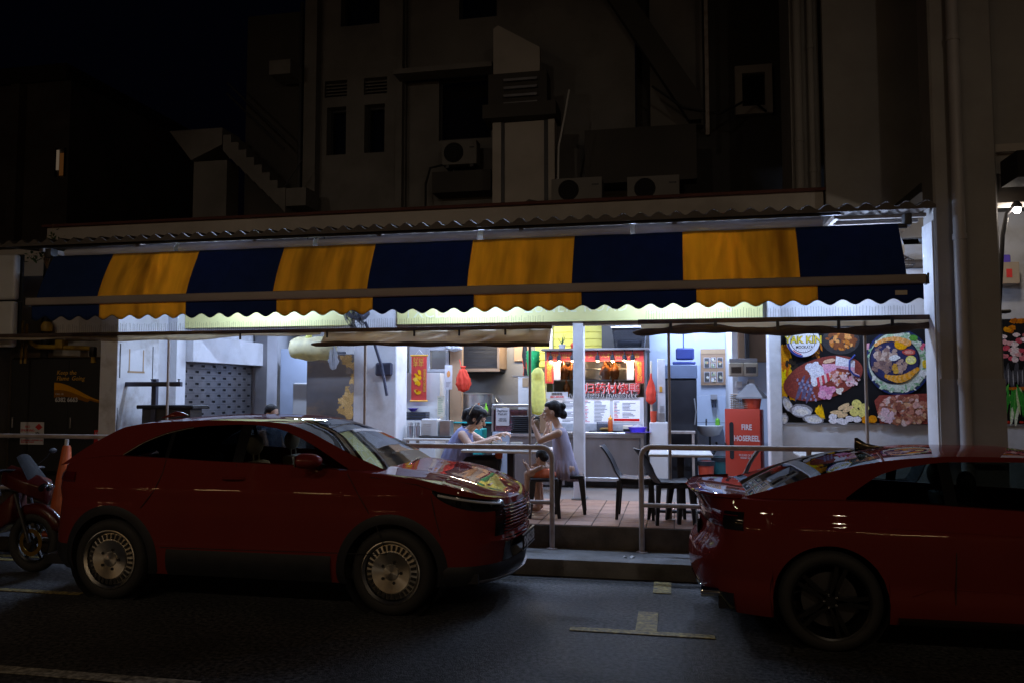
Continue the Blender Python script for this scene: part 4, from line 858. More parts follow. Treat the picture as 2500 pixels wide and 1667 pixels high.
t = T('basket', 'shallow violet plastic basket at the end of the counter', 'basket', (-.52, 11.72, 1.216)); mb = MB(); mb.lathe([(.10, 0), (.135, .07), (.14, .075)], (-.53, 11.75, 1.217), 24, caps=False, ey=.65); mb.lathe([(.10, .002), (.05, .003)], (-.53, 11.75, 1.217), 24, ey=.65); mb.build('bowl', 'violet_plastic', t, thick=.003); mb = MB(); lump(mb, [(.01, 0), (.10, .02), (.08, .06), (.01, .09)], (-.53, 11.75, 1.24), amp=.2, seed=12, ey=.6); mb.build('film_bag', 'film', t)
# right-hand service post with cutlery and red bag
t = T('service_post', 'white cupboard post with cutlery tube right of the duck stall', 'cabinet', (-.2, 11.9, .4)); bp(t, 'base', 'white_plastic', (-.36, -.10, 11.75, 12.1, .4, 1.36), bevel=.008); bp(t, 'post', 'white_paint', (-.24, -.13, 11.88, 12.0, 1.365, 2.28)); bp(t, 'pole', 'cream_plastic', (-.345, -.315, 11.85, 11.88, 1.365, 2.25)); bp(t, 'plaque', 'gold', (-.215, -.175, 11.872, 11.879, 1.80, 1.88), bevel=0)
mb = MB(); mb.lathe([(.04, 0), (.05, .16)], (-.30, 11.80, 1.362), 14); mb.build('red_cup', 'red_plastic', t); bp(t, 'holder', 'steel', (-.215, -.14, 11.80, 11.87, 1.366, 1.50)); mb = MB()
for k in range(6): mb.tube([(-.205+k*.011, 11.83, 1.40), (-.205+k*.011+.004, 11.83, 1.60)], .0035, 5)
mb.build('cutlery', 'steel', t)
mb = MB(); lump(mb, [(.01, .45), (.02, .38), (.05, .30), (.085, .18), (.075, .05), (.02, .0)], (-.33, 11.78, 1.62), amp=.14, seed=5, ey=.6); solo(mb, 'plastic_bag', 'bag_red', 'red plastic bag of goods hanging at the right end of the duck stall', 'bag', (-.33, 11.78, 1.62), smooth=180)
# --- kitchen stall left of the duck stall
mb = MB(); mb.box(-3.95, -3.90+.28, 12.38, 12.45, 2.1, 2.12)
sc = T('red_scroll', 'red and gold new year scroll hanging inside the left stall', 'scroll', (-3.93, 12.0, 1.64)); bp(sc, 'sheet', 'lacquer_red', (-4.06, -3.81, 11.995, 12.0, 1.67, 2.36), bevel=0)
for z in (1.66, 2.37): mb = MB(); mb.tube([(-4.08, 12.0, z), (-3.79, 12.0, z)], .014, 8); mb.build('rod', 'gold', sc)
mb = MB(); rn = random.Random(6)
for k in range(16): mb.col = rn.choice([(.7, .38, .05), (.75, .5, .12), (.5, .1, .05)]); blob(mb, -3.96+rn.uniform(-.05, .05), 1.78+rn.uniform(0, .36), rn.uniform(.015, .04), rn.uniform(.01, .05), 11.992-.0004*k, 9, .3, rn.uniform(0, 3), k)
mb.build('fish_print', 'print_fine', sc, smooth=0); text('lettering', '好运\n年年', .09, 'gold', sc, (-4.04, 11.99, 2.27), shear=.15, line=.8); text('lettering', '恭\n喜\n发\n财\n万\n事\n如\n意', .05, 'gold', sc, (-3.865, 11.99, 2.12), line=.9)
mb = MB(); mb.tube([(-4.0, 12.0, 2.38), (-3.93, 11.99, 2.46), (-3.86, 12.0, 2.38)], .004, 5); mb.build('cord', 'white_plastic', sc)
bp(shop, 'tall_cupboard', 'white_plastic', (-4.2, -3.62, 12.1, 12.44, .4, 2.10)); t = T('tray_stack', 'stack of dark green trays with a blue bowl on the cupboard ledge', 'trays', (-3.95, 11.95, 1.3)); bp(shop, 'ledge', 'white_plastic', (-4.2, -3.62, 11.85, 12.1, .4, 1.36))
for k in range(6): bp(t, 'tray', 'dark_metal' if k % 2 else 'navy_metal', (-4.12, -3.78, 11.87, 12.08, 1.362+k*.022, 1.378+k*.022), bevel=.004)
mb = MB(); mb.lathe([(.03, 0), (.09, .05)], (-4.02, 11.97, 1.495), 16); mb.build('bowl', 'violet_plastic', t)
for i, (x, z0, z1, m, lb) in enumerate(((-3.46, 1.84, 2.22, 'paper', 'white price sheet with a food picture pinned beside the hanging red bag'), (-3.58, 1.42, 1.74, 'cream_plastic', 'narrow pale green list hanging below the price sheet'))):
    t = T('paper_sheet', lb, 'paper', (x, 12.02, z0)); bp(t, 'sheet', m, (x-.06, x+.06, 12.02, 12.024, z0, z1), bevel=0); mb = MB(); rn = random.Random(i)
    for k in range(9 if i else 0): mb.col = (.1, .2, .12); mb.box(x-.045, x-.045+rn.uniform(.04, .09), 12.018, 12.019, z1-.04-k*.03, z1-.032-k*.03)
    if not i: mb.col = (.5, .25, .12); blob(mb, x, 2.08, .03, .05, 12.018, 12, .1); mb.col = (.12, .12, .14); [mb.box(x-.04, x+.04-.01*k, 12.018, 12.019, 1.95-.02*k, 1.955-.02*k) for k in range(4)]
    mb.build('print', 'print_fine', t, smooth=0)
t = T('plastic_bag', 'coral red plastic bag tied and hung from a hook in the kitchen', 'bag', (-3.2, 11.9, 1.78)); mb = MB(); lump(mb, [(.012, .0), (.10, .03), (.135, .12), (.125, .22), (.07, .33), (.030, .36), (.055, .39), (.012, .40)], (-3.19, 11.9, 1.80), amp=.20, seed=4, ey=.7); mb.build('bag', 'bag_red', t, smooth=180); mb = MB(); mb.tube([(-3.22, 11.9, 2.18), (-3.25, 11.9, 2.30)], .008, 6); mb.build('handle', 'bag_red', t)
mb = MB(); lump(mb, [(.01, 0), (.16, .04), (.14, .12), (.02, .2)], (-3.45, 12.3, 2.44), amp=.2, seed=9); solo(mb, 'plastic_bag', 'film', 'white plastic bag slung under the kitchen ceiling', 'bag', (-3.45, 12.3, 2.44), smooth=180)
bp(shop, 'kitchen_post', 'board_brown', (-3.56, -3.36, 12.45, 12.55, .4, 3.0))
hd = T('cooker_hood', 'dark steel cooker hood with slats on the kitchen wall', 'hood', (-3.2, 13.4, 2.1)); mb = MB(); mb.prism([(13.05, 2.18), (13.8, 2.10), (13.8, 2.62), (13.35, 2.62)], -3.66, -2.90, 'x'); mb.build('body', 'dark_void', hd, smooth=0)
for k in range(5): bp(hd, 'slat', 'black_plastic', (-3.62, -2.95, 13.03+k*.055, 13.036+k*.055, 2.24+k*.075, 2.246+k*.075), bevel=0)
bp(hd, 'trim', 'board_brown', (-3.68, -2.86, 13.0, 13.04, 2.14, 2.19)); bp(hd, 'trim', 'board_brown', (-2.90, -2.86, 13.0, 13.8, 2.191, 2.62))
t = T('stock_pot', 'large steel stock pot on the kitchen range', 'pot', (-3.25, 12.9, 1.4)); mb = MB(); mb.lathe([(.27, 0), (.29, .02), (.29, .33), (.30, .335), (.30, .35), (.02, .37)], (-3.25, 12.9, 1.42), 30); mb.build('body', 'steel', t); mb = MB(); mb.tube([(-3.08, 12.60, 1.58), (-3.08, 12.56, 1.60), (-2.98, 12.60, 1.60), (-2.98, 12.66, 1.58)], .012, 6); mb.build('handle', 'dark_metal', t)
t = T('wok', 'tilted steel wok leaning beside the stock pot', 'wok', (-2.8, 12.9, 1.45)); mb = MB(); mb.X = Matrix.Translation((-2.78, 12.9, 1.58)) @ Matrix.Rotation(.9, 4, 'Y'); mb.lathe([(.02, -.10), (.12, -.08), (.20, 0)], n=22, caps=False); mb.build('bowl', 'steel', t, thick=.004)
bp(shop, 'range', 'dark_metal', (-3.7, -2.4, 12.5, 13.2, .4, 1.41)); bp(shop, 'range_shelf', 'teal_plastic', (-3.5, -2.6, 12.42, 12.49, 1.30, 1.32))
t = T('storage_box', 'teal plastic box under the kitchen shelf', 'box', (-3.05, 11.9, .9)); bp(t, 'box', 'teal_plastic', (-3.22, -2.86, 11.8, 12.1, .85, 1.24), bevel=.01); bp(t, 'label', 'cream_plastic', (-3.1, -3.02, 11.795, 11.799, 1.12, 1.15), bevel=0)
mb = MB(); mb.cap((-2.79, 13.7, 2.35), (-2.79, 13.7, 2.38), .03); mb.tube([(-2.79, 13.7, 2.35), (-2.785, 13.7, 2.15)], .008, 5); mb.tube([(-2.785, 13.7, 2.15), (-2.785, 13.7, 2.05)], [.015, .008], 6); solo(mb, 'tassel', 'lacquer_red', 'small red knot tassel hanging on the cream kitchen tiles', 'ornament', (-2.79, 13.7, 2.05))
bp(shop, 'socket', 'dark_void', (-2.98, -2.82, 13.795, 13.805, 1.93, 2.06)); bp(shop, 'gas_meter', 'board_brown', (-2.72, -2.46, 13.55, 13.8, 2.33, 2.62)); 
t = T('hanging_net', 'dark net with a green melon and red bag hanging on the kitchen wall', 'bag', (-2.5, 13.0, 1.6)); mb = MB(); lump(mb, [(.02, .9), (.05, .7), (.03, .55), (.05, .42), (.11, .22), (.12, .06), (.03, 0)], (-2.42, 13.0, 1.62), amp=.15, seed=21, ey=.6); mb.build('net', 'bag_red', t, smooth=180); mb = MB(); mb.ell((-2.42, 12.93, 1.86), (.075, .05, .06)); mb.build('melon', 'green_plastic', t); mb = MB(); mb.tube([(-2.42, 13.0, 2.7), (-2.43, 13.0, 2.4), (-2.42, 13.0, 2.2), (-2.41, 13.0, 2.0)], [.03, .05, .02, .05], 6); mb.build('strap', 'black_plastic', t)
fz = T('display_freezer', 'small glass-topped freezer with pink goods and a payment notice', 'freezer', (-2.35, 11.5, .4)); bp(fz, 'cabinet', 'blue_wall', (-2.62, -1.95, 11.42, 12.0, .4, 1.22), bevel=.01); bp(fz, 'top_rail', 'steel', (-2.62, -2.08, 11.42, 11.9, 1.58, 1.62)); bp(fz, 'side', 'steel', (-2.63, -2.60, 11.42, 11.9, 1.221, 1.579)); bp(fz, 'side', 'steel', (-2.10, -2.07, 11.42, 11.9, 1.221, 1.579))
mb = MB(); mb.box(-2.59, -2.11, 11.445, 11.8, 1.23, 1.54); mb.build('goods', 'pinkgoods', fz, bevel=.02); bp(fz, 'glass', 'shop_glass', (-2.59, -2.11, 11.425, 11.43, 1.24, 1.57), bevel=0)
nb = bp(fz, 'notice', 'paper', (-2.56, -2.36, 11.405, 11.41, 1.31, 1.57), bevel=0); text('lettering', 'PayNow\nPayLah!', .045, 'print_black', nb, (-2.46, 11.402, 1.51), align='CENTER'); text('lettering', 'UEN NO\n9452 6760', .028, 'print_black', nb, (-2.46, 11.402, 1.40), align='CENTER')
for x in (-2.50, -2.02): bp(fz, 'panel_frame', 'blue_wall', (x-.03, x+.03, 11.38, 11.415, .42, 1.2))
t = T('tray_stack', 'stack of black trays on the counter behind the diners', 'trays', (-2.07, 11.3, 1.22)); bp(shop, 'tray_counter', 'steel', (-2.32, -1.5, 11.1, 11.4, 1.175, 1.215)); bp(shop, 'tray_counter_front', 'dull_steel', (-2.3, -1.52, 11.13, 11.16, .5, 1.174))
for k in range(9): bp(t, 'tray', 'black_plastic', (-2.28+random.uniform(-.01, .01), -1.88+random.uniform(-.01, .01), 11.12, 11.38, 1.217+k*.028, 1.236+k*.028), bevel=.006)
t = T('tray_rack', 'wicker-dark folded rack leaning beside the black trays', 'rack', (-1.82, 11.3, 1.22)); bp(t, 'rack', 'board_brown', (-1.87, -1.72, 11.15, 11.35, 1.217, 1.48))
# --- left terrace: steel cabinet, freezer edge, yellow bag, fan, pump stand
t = T('steel_cabinet', 'tall golden-patched steel cabinet behind the black poles', 'cabinet', (-5.2, 11.7, .4)); bp(t, 'carcass', 'dull_steel', (-5.60, -4.70, 11.52, 12.1, .4, 2.38)); bp(t, 'door', 'patchy_panel', (-5.59, -4.71, 11.49, 11.515, .45, 2.37)); mb = MB(); rn = random.Random(15)
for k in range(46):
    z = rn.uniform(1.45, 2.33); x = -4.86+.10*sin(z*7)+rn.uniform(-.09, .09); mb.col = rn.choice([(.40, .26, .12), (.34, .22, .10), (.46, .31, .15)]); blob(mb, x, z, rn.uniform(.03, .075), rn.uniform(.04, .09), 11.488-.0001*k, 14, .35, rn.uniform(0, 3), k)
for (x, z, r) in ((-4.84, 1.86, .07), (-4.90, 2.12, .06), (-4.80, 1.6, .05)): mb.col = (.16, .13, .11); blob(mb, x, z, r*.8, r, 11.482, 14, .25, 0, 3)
mb.build('golden_patches', 'print_food', t, smooth=0, recalc=False, join=True)  # golden and dark patches laid over the cabinet door
t = T('upright_freezer', 'narrow white upright freezer left of the steel cabinet', 'freezer', (-5.9, 12.2, .4)); bp(t, 'carcass', 'white_plastic', (-6.12, -5.68, 12.1, 12.7, .4, 1.95), bevel=.02); bp(t, 'door', 'white_plastic', (-6.11, -5.69, 12.06, 12.095, .5, 1.94), bevel=.01)
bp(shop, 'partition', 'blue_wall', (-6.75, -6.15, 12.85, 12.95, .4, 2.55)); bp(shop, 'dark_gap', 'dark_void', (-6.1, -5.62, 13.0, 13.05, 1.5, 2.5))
mb = MB(); mb.lathe([(.06, 0), (.075, .2)], (-5.82, 12.3, 1.955), 16); solo(mb, 'plastic_tub', 'tub_clear', 'cloudy plastic tub on top of the white freezer', 'tub', (-5.82, 12.3, 1.955))
t = T('goods_bag', 'big clear bag of yellow foam boxes hanging under the blind', 'bag', (-4.8, 10.35, 2.24)); mb = MB(); R = []
for i in range(15):
    u = i/14; x = -5.24+.72*u; r = .15*(1-(2*u-1)**4)**.5+.01; R.append([(x, 10.2+r*.9*cos(q), 2.40-.02*u+r*(1+.08*sin(3*q+i))*sin(q)) for q in [2*pi*j/18 for j in range(18)]])
mb.rings(R); mb.build('bag', 'film_yellow', t, smooth=180)
mb = MB(); lump(mb, [(.01, 0), (.05, .02), (.08, .12), (.06, .26), (.01, .36)], (-4.56, 10.15, 2.10), amp=.35, seed=31); mb.build('loose_film', 'film', t, smooth=180)
for k in range(4): mb = MB(); mb.box(-5.16+k*.14, -5.04+k*.14, 10.12, 10.28, 2.31, 2.48); mb.build('foam_box', 'bag_yellow', t, bevel=.015)
mb = MB(); mb.tube([(-4.95, 10.2, 2.53), (-4.9, 10.2, 2.66)], [.05, .02], 8); mb.build('knot', 'bag_yellow', t)
def wall_fan(label, c, rz, tilt, m_body):
    t = T('wall_fan', label, 'fan', c, 'wall fans of the terrace'); M_ = Matrix.Translation(c) @ Matrix.Rotation(rz, 4, 'Z') @ Matrix.Rotation(tilt, 4, 'X')
    mb = MB(); mb.X = M_; mb.lathe([(.03, .02), (.075, .05), (.085, .12), (.06, .20), (.02, .22)], n=18); mb.build('motor', m_body, t)
    mb = MB(); mb.X = M_
    for k in range(28): q = 2*pi*k/28; mb.tube([(.04*cos(q), .04*sin(q), .06), (.19*cos(q), .19*sin(q), .02), (.21*cos(q), .21*sin(q), -.03), (.17*cos(q), .17*sin(q), -.08), (.04*cos(q), .04*sin(q), -.10)], .0022, 4)
    for r, z in ((.21, -.03), (.13, .045), (.13, -.09)): mb.tube([(r*cos(q), r*sin(q), z) for q in [2*pi*k/32 for k in range(32)]], .004, 5, closed=True)
    mb.build('cage', 'dark_metal', t)
    for k in range(3):
        mb = MB(); mb.X = M_ @ Matrix.Rotation(k*2*pi/3, 4, 'Z'); mb.grid(lambda u, v: (.03+.15*u, (.02+.07*u)*(v-.5)*2, -.03+.03*(v-.5)), 4, 4); mb.build('blade', m_body, t, thick=.002)
    mb = MB(); mb.X = M_; mb.tube([(0, 0, .18), (0, -.02, .24)], .02, 8); mb.build('neck', m_body, t); return t
f = wall_fan('navy wall fan on the white pillar above the blind', (-4.20, 10.05, 2.78), -.9, -1.0, 'navy_metal')
bp(f, 'wall_bracket', 'navy_metal', (-4.02, -3.80+.02, 10.33, 10.399, 2.02, 2.20), bevel=.02); mb = MB(); mb.tube([(-3.91, 10.3, 2.14), (-3.98, 10.2, 2.45), (-4.10, 10.15, 2.74)], .022, 8); mb.tube([(-3.91, 10.3, 2.14), (-3.83, 10.3, 1.75)], .022, 8); mb.build('arm', 'navy_metal', f)
f2_ = wall_fan('cream wall fan above the food poster', (2.56, 9.95, 3.33), .5, .2, 'white_plastic'); mb = MB(); mb.tube([(2.56, 9.95, 3.52), (2.62, 10.44, 3.6)], .02, 6); mb.build('arm', 'white_plastic', f2_)
t = T('pump_stand', 'dark steel T-shaped stand with a crossbar left of the shutter', 'stand', (-6.62, 9.25, .4)); bp(t, 'post', 'navy_metal', (-6.66, -6.59, 9.22, 9.28, .4, 1.97), bevel=.006); bp(t, 'crossbar', 'navy_metal', (-7.06, -6.20, 9.16, 9.215, 1.87, 1.93), bevel=.006)
for x in (-7.03, -6.63, -6.24): mb = MB(); mb.lathe([(.008, 0), (.008, .02), (.02, .035)], (x, 9.19, 1.93), 8); mb.build('bolt', 'navy_metal', t)
t = T('bar_counter', 'black counter top behind the roof of the red crossover', 'counter', (-6.45, 9.35, .4)); bp(t, 'top', 'black_plastic', (-6.86, -6.04, 9.2, 9.55, 1.58, 1.63), bevel=.01); bp(t, 'body', 'dark_metal', (-6.80, -6.10, 9.24, 9.5, .4, 1.579))
# pillar wear: taped square and streaks of dirt
w_ = T('taped_patch', 'square of old tape marks on the scuffed left pillar', 'marking', (-6.995, 9.35, 2.1)); mb = MB(); mb.box(-6.999, -6.997, 9.22, 9.24, 2.06, 2.36); mb.box(-6.999, -6.997, 9.50, 9.52, 2.06, 2.36); mb.box(-6.999, -6.997, 9.20, 9.54, 2.05, 2.075); mb.build('tape', 'brown_card', w_, smooth=0)
mb = MB(); mb.box(-6.999, -6.997, 9.04, 9.06, 1.98, 2.42); mb.box(-6.999, -6.997, 9.70, 9.715, 1.98, 2.42); mb.box(-6.999, -6.997, 9.02, 9.03, 1.2, 1.6); mb.build('scrape', 'dark_metal', w_, smooth=0)
# --- right side: fridge, wash basin, boards, hose reel
fr = T('upright_fridge', 'tall black fridge with a grey-blue top band', 'fridge', (.08, 12.8, .4)); bp(fr, 'carcass', 'black_plastic', (-.18, .34, 12.62, 13.2, .4, 2.0), bevel=.01); bp(fr, 'door', 'black_plastic', (-.17, .33, 12.59, 12.615, 1.0, 1.98)); bp(fr, 'top_band', 'navy_band', (-.19, .35, 12.58, 13.2, 2.005, 2.22), bevel=.01); mb = MB(); mb.tube([(.30, 12.57, 1.3), (.32, 12.54, 1.5), (.30, 12.57, 1.7)], .01, 6); mb.build('handle', 'steel', fr)
tr = T('metal_rack', 'rusty steel frame rack standing before the black fridge', 'rack', (.08, 12.2, .4))
mb = MB()
for x in (-.14, .25): mb.box(x, x+.035, 12.2, 12.235, .4, 1.18); mb.box(x, x+.035, 12.5, 12.535, .4, 1.18)
mb.box(-.16, .30, 12.19, 12.54, 1.181, 1.21); mb.box(-.105, .25, 12.2, 12.235, .95, .98); mb.build('frame', 'galv', tr)
t = T('dustpan', 'blue plastic dustpan with long handle on top of the fridge', 'dustpan', (.18, 12.8, 2.22)); bp(t, 'pan', 'blue_plastic', (.03, .31, 12.65, 12.9, 2.30, 2.48), bevel=.02); bp(t, 'base', 'blue_plastic', (-.02, .33, 12.64, 12.92, 2.222, 2.27), bevel=.01); mb = MB(); mb.tube([(.15, 12.75, 2.48), (.15, 12.75, 3.1)], .01, 6); mb.build('handle', 'blue_plastic', t)
mbd = T('picture_menu', 'brown picture menu board with two rows of dish photos', 'board', (.63, 13.42, 1.9)); bp(mbd, 'board', 'board_brown', (.43, .83, 13.395, 13.415, 1.91, 2.50)); bp(mbd, 'header', 'brown_card', (.432, .828, 13.388, 13.394, 2.42, 2.498), bevel=0)
rn = random.Random(9)
for j in range(2):
    for (dx, w, dz, h) in ((.05, .09, 0, .17), (.16, .08, .095, .075), (.16, .08, 0, .075), (.26, .09, 0, .17)):
        x = .43+dx; z = 1.96+j*.23+dz; p_ = bp(mbd, 'photo_frame', 'paper', (x, x+w, 13.386, 13.391, z, z+h), bevel=0); mb = MB(); mb.col = (.05, .05, .05); mb.box(x+.007, x+w-.007, 13.383, 13.385, z+.007, z+h-.007)
        for k in range(5): mb.col = rn.choice([(.4, .35, .25), (.2, .25, .15), (.35, .2, .12), (.5, .5, .48)]); blob(mb, x+w/2+rn.uniform(-.018, .018), z+h/2+rn.uniform(-.02, .02), .018, .018, 13.3825-.0004*k, 9, .2)
        mb.build('dish_photo', 'print_food', p_, smooth=0)
bs = T('wash_basin', 'white ceramic wash basin on the blue tiled wall', 'basin', (.55, 13.2, 1.0)); mb = MB(); mb.lathe([(.06, 0), (.15, .03), (.20, .12), (.215, .17), (.20, .175), (.16, .08), (.05, .05)], (.55, 13.2, 1.09), 26, caps=False, ey=.9); mb.build('bowl', 'ceramic', bs, smooth=60); bp(bs, 'ledge', 'ceramic', (.34, .76, 13.30, 13.41, 1.22, 1.262), bevel=.012)
mb = MB(); mb.tube([(.50, 13.33, 1.262), (.50, 13.33, 1.34), (.50, 13.25, 1.36), (.50, 13.2, 1.33)], .012, 8); mb.build('tap', 'dark_metal', bs); mb = MB(); mb.tube([(.55, 13.2, 1.09), (.55, 13.2, .85), (.60, 13.25, .80), (.66, 13.3, .9), (.66, 13.41, .98)], .018, 8); mb.build('waste_pipe', 'dark_metal', bs)
t = T('soap_bottle', 'green soap pump bottle on the wash basin ledge', 'bottle', (.68, 13.34, 1.262)); mb = MB(); mb.lathe([(.035, 0), (.038, .01), (.036, .09), (.015, .115)], (.68, 13.34, 1.263), 14); mb.build('body', 'soap_green', t); mb = MB(); mb.tube([(.68, 13.34, 1.375), (.68, 13.34, 1.42), (.66, 13.32, 1.42)], .006, 6); mb.build('pump', 'white_plastic', t)
t = T('soap_dispenser', 'clear wall soap dispenser above the basin', 'dispenser', (.62, 13.38, 1.5)); bp(t, 'back', 'grey_paint', (.58, .68, 13.36, 13.415, 1.68, 1.76)); mb = MB(); mb.lathe([(.035, 0), (.04, .1), (.03, .12)], (.63, 13.35, 1.55), 14); mb.build('bottle', 'tub_clear', t); bp(t, 'collar', 'dark_metal', (.58, .68, 13.31, 13.40, 1.665, 1.679))
eb = T('meter_boxes', 'pair of cream electrical boxes under grey trunking', 'electrical box', (.98, 11.7, 1.95))
for x0, x1 in ((.76, .955), (.96, 1.155)):
    b = bp(eb, 'box', 'cream_plastic', (x0, x1, 11.62, 11.78, 2.02, 2.21), bevel=.01); bp(b, 'window', 'tub_clear', (x0+.03, x1-.03, 11.612, 11.618, 2.06, 2.15), bevel=0); bp(b, 'frame', 'cream_plastic', (x0+.02, x1-.02, 11.606, 11.619, 2.15, 2.165), (x0+.02, x1-.02, 11.606, 11.619, 2.045, 2.06), bevel=0)
bp(eb, 'trunking', 'grey_paint', (.77, 1.15, 11.66, 11.79, 2.212, 2.27)); bp(eb, 'riser', 'dark_metal', (.99, 1.05, 11.7, 11.79, 2.271, 3.2)); bp(eb, 'socket', 'white_plastic', (.86, .95, 11.80, 11.84, 1.86, 1.95)); bp(eb, 'socket', 'white_plastic', (1.02, 1.12, 11.80, 11.84, 1.88, 1.98)); mb = MB(); mb.tube([(1.03, 11.79, 1.95), (1.02, 11.78, 1.78), (1.06, 11.78, 1.74), (1.08, 11.78, 1.82)], .008, 6); mb.build('cable', 'black_rubber', eb)
HX = XY((.93, 10.95, .4), -.30)
hr = T('hose_reel_cabinet', 'red fire hosereel cabinet with white lettering', 'cabinet', (.93, 10.95, .4)); mb = MB(); mb.X = HX; mb.box(-.245, .195, -.12, .13, .30, 1.17); mb.build('carcass', 'hose_red', hr, bevel=.006); mb = MB(); mb.X = HX; mb.box(-.25, .20, -.145, -.122, .30, 1.18); dr = mb.build('door', 'hose_red', hr, bevel=.005)
mb = MB(); mb.X = HX; mb.prism(arc((-.165, .98), .027, 0, pi, 8)+arc((-.165, .55), .027, pi, 2*pi, 8), -.150, -.146); mb.build('slot_window', 'dark_void', dr); mb = MB(); mb.X = HX; mb.box(-.26, -.235, -.155, -.13, .70, .74); mb.build('lock', 'dark_metal', dr, bevel=.006)
def htext(s_, size, u, z, **k): p_ = HX @ Vector((u, -.149, z)); return text('lettering', s_, size, 'paper', hr, tuple(p_), rot=(pi/2, 0, -.30), ext=.001, align='CENTER', **k)
htext('FIRE', .10, .03, .91, sx=.75, off=.002); htext('HOSEREEL', .10, .03, .765, sx=.72, off=.002); htext('IN CASE OF FIRE\nBREAK GLASS', .035, .03, .57, sx=.8)
bp(hr, 'stand', 'white_paint', (.78, 1.14, 10.90, 11.1, .4, .69))
et = T('egg_trays', 'stacked cardboard egg trays on the hose cabinet', 'egg tray', (.86, 10.98, 1.572))
for k in range(9):
    mb = MB(); mb.X = HX
    def eg(u, v, k=k): return (-.19+.23*u, -.11+.22*v, 1.172+k*.024+.010*sin(2*pi*u*5)*sin(2*pi*v*5))
    mb.grid(eg, 20, 12); mb.build('tray', 'egg_card', et, thick=.004, smooth=60)
t = T('food_bucket', 'red bucket under a grey mesh food cover on the hose cabinet', 'bucket', (1.03, 10.98, 1.572)); mb = MB(); mb.X = HX; mb.lathe([(.10, 0), (.125, .14)], (.07, 0, 1.172), 20); mb.build('bucket', 'red_plastic', t); mb = MB(); mb.X = HX; R = [[(.07+sx*w, sy*w, 1.315+z) for sx, sy in ((-1, -1), (1, -1), (1, 1), (-1, 1))] for z, w in ((0, .17), (.02, .17), (.18, .05), (.2, .01))]; mb.rings(R); mb.build('mesh_cover', 'net_grey', t, smooth=0)
for i, (x, y, r, h, m, lb) in enumerate(((.45, 12.3, .12, .36, 'red_plastic', 'red rubbish bin with black liner under the basin'), (.68, 12.6, .13, .40, 'teal_dark', 'dark teal rubbish bin beside the red bin'))):
    t = T('rubbish_bin', lb, 'bin', (x, y, .4)); mb = MB(); mb.lathe([(r*.82, 0), (r, h), (r+.01, h+.01)], (x, y, .4), 20); mb.build('bin', m, t); mb = MB(); mb.lathe([(r+.012, h-.05), (r+.014, h+.012), (r-.02, h+.02)], (x, y, .4), 20, caps=False); mb.build('liner', 'black_plastic', t, thick=.003)
# --- tables and chairs
def table(label, x0, x1, y0, y1, z=1.12, leg=True):
    t = T('table', label, 'table', ((x0+x1)/2, (y0+y1)/2, .4), 'white terrace tables'); bp(t, 'top', 'table_white', (x0, x1, y0, y1, z-.035, z), bevel=.01); xc = (x0+x1)/2; yc = (y0+y1)/2
    if leg: bp(t, 'column', 'black_plastic', (xc-.04, xc+.04, yc-.04, yc+.04, .43, z-.036)); bp(t, 'foot', 'black_plastic', (xc-.28, xc+.28, yc-.04, yc+.04, .40, .43), bevel=.01); bp(t, 'foot', 'black_plastic', (xc-.04, xc+.04, yc-.28, yc-.041, .40, .43), (xc-.04, xc+.04, yc+.041, yc+.28, .40, .43), bevel=.01)
    else:
        for a in (x0+.03, x1-.07):
            for b in (y0+.03, y1-.07): bp(t, 'leg', 'cream_wall', (a, a+.04, b, b+.04, .4, z-.036))
    return t
table('white table at which the two women eat', -2.50, -1.42, 9.22, 9.92, 1.115); table('empty white table with the black chairs around it', -.30, .42, 9.25, 9.85, 1.10); table('white table half hidden behind the red coupe', 1.40, 2.1, 9.6, 10.2, 1.085)
table('cream-legged table holding the cutlery at the pillar', -3.72, -2.94, 10.65, 11.2, 1.16, False)
t = T('cutlery_caddy', 'steel cutlery cups on the table by the pillar', 'caddy', (-3.6, 10.8, 1.16))
for k, x in enumerate((-3.66, -3.56)):
    mb = MB(); mb.lathe([(.042, 0), (.045, .16)], (x, 10.78, 1.161), 14, caps=False); mb.build('cup', 'steel', t, thick=.002); mb = MB()
    for q in range(7): mb.tube([(x+.02*cos(q), 10.78+.02*sin(q), 1.17), (x+.035*cos(q*1.3), 10.78+.03*sin(q), 1.37)], .005, 5)
    mb.build('cutlery', 'steel', t)
t = T('dish_rack', 'white louvred tissue rack and steel racks on the cutlery table', 'rack', (-3.3, 10.85, 1.16)); bp(t, 'box', 'white_plastic', (-3.50, -3.26, 10.78, 10.98, 1.162, 1.42), bevel=.012)
for k in range(7): bp(t, 'slat', 'white_plastic', (-3.48, -3.35, 10.770, 10.778, 1.20+k*.025, 1.212+k*.025), bevel=0)
bp(t, 'steel_bin', 'steel', (-3.24, -3.08, 10.8, 10.98, 1.162, 1.40), bevel=.006); bp(t, 'tray', 'dark_metal', (-3.50, -3.0, 10.68, 10.76, 1.162, 1.19), bevel=.006)
def bowl(label, x, y, r, m='ceramic', h=.055):
    t = T('bowl', label, 'bowl', (x, y, 1.116)); mb = MB(); mb.lathe([(r*.5, 0), (r*.85, h*.5), (r, h), (r-.006, h), (r*.8, h*.5), (r*.4, .008)], (x, y, 1.117), 22, caps=False); mb.build('bowl', m, t, smooth=50); mb = MB(); mb.lathe([(.001, 0), (r*.8, .001)], (x, y, 1.117+h*.62), 20, caps=False); mb.build('food', 'food_yellow', t); return t
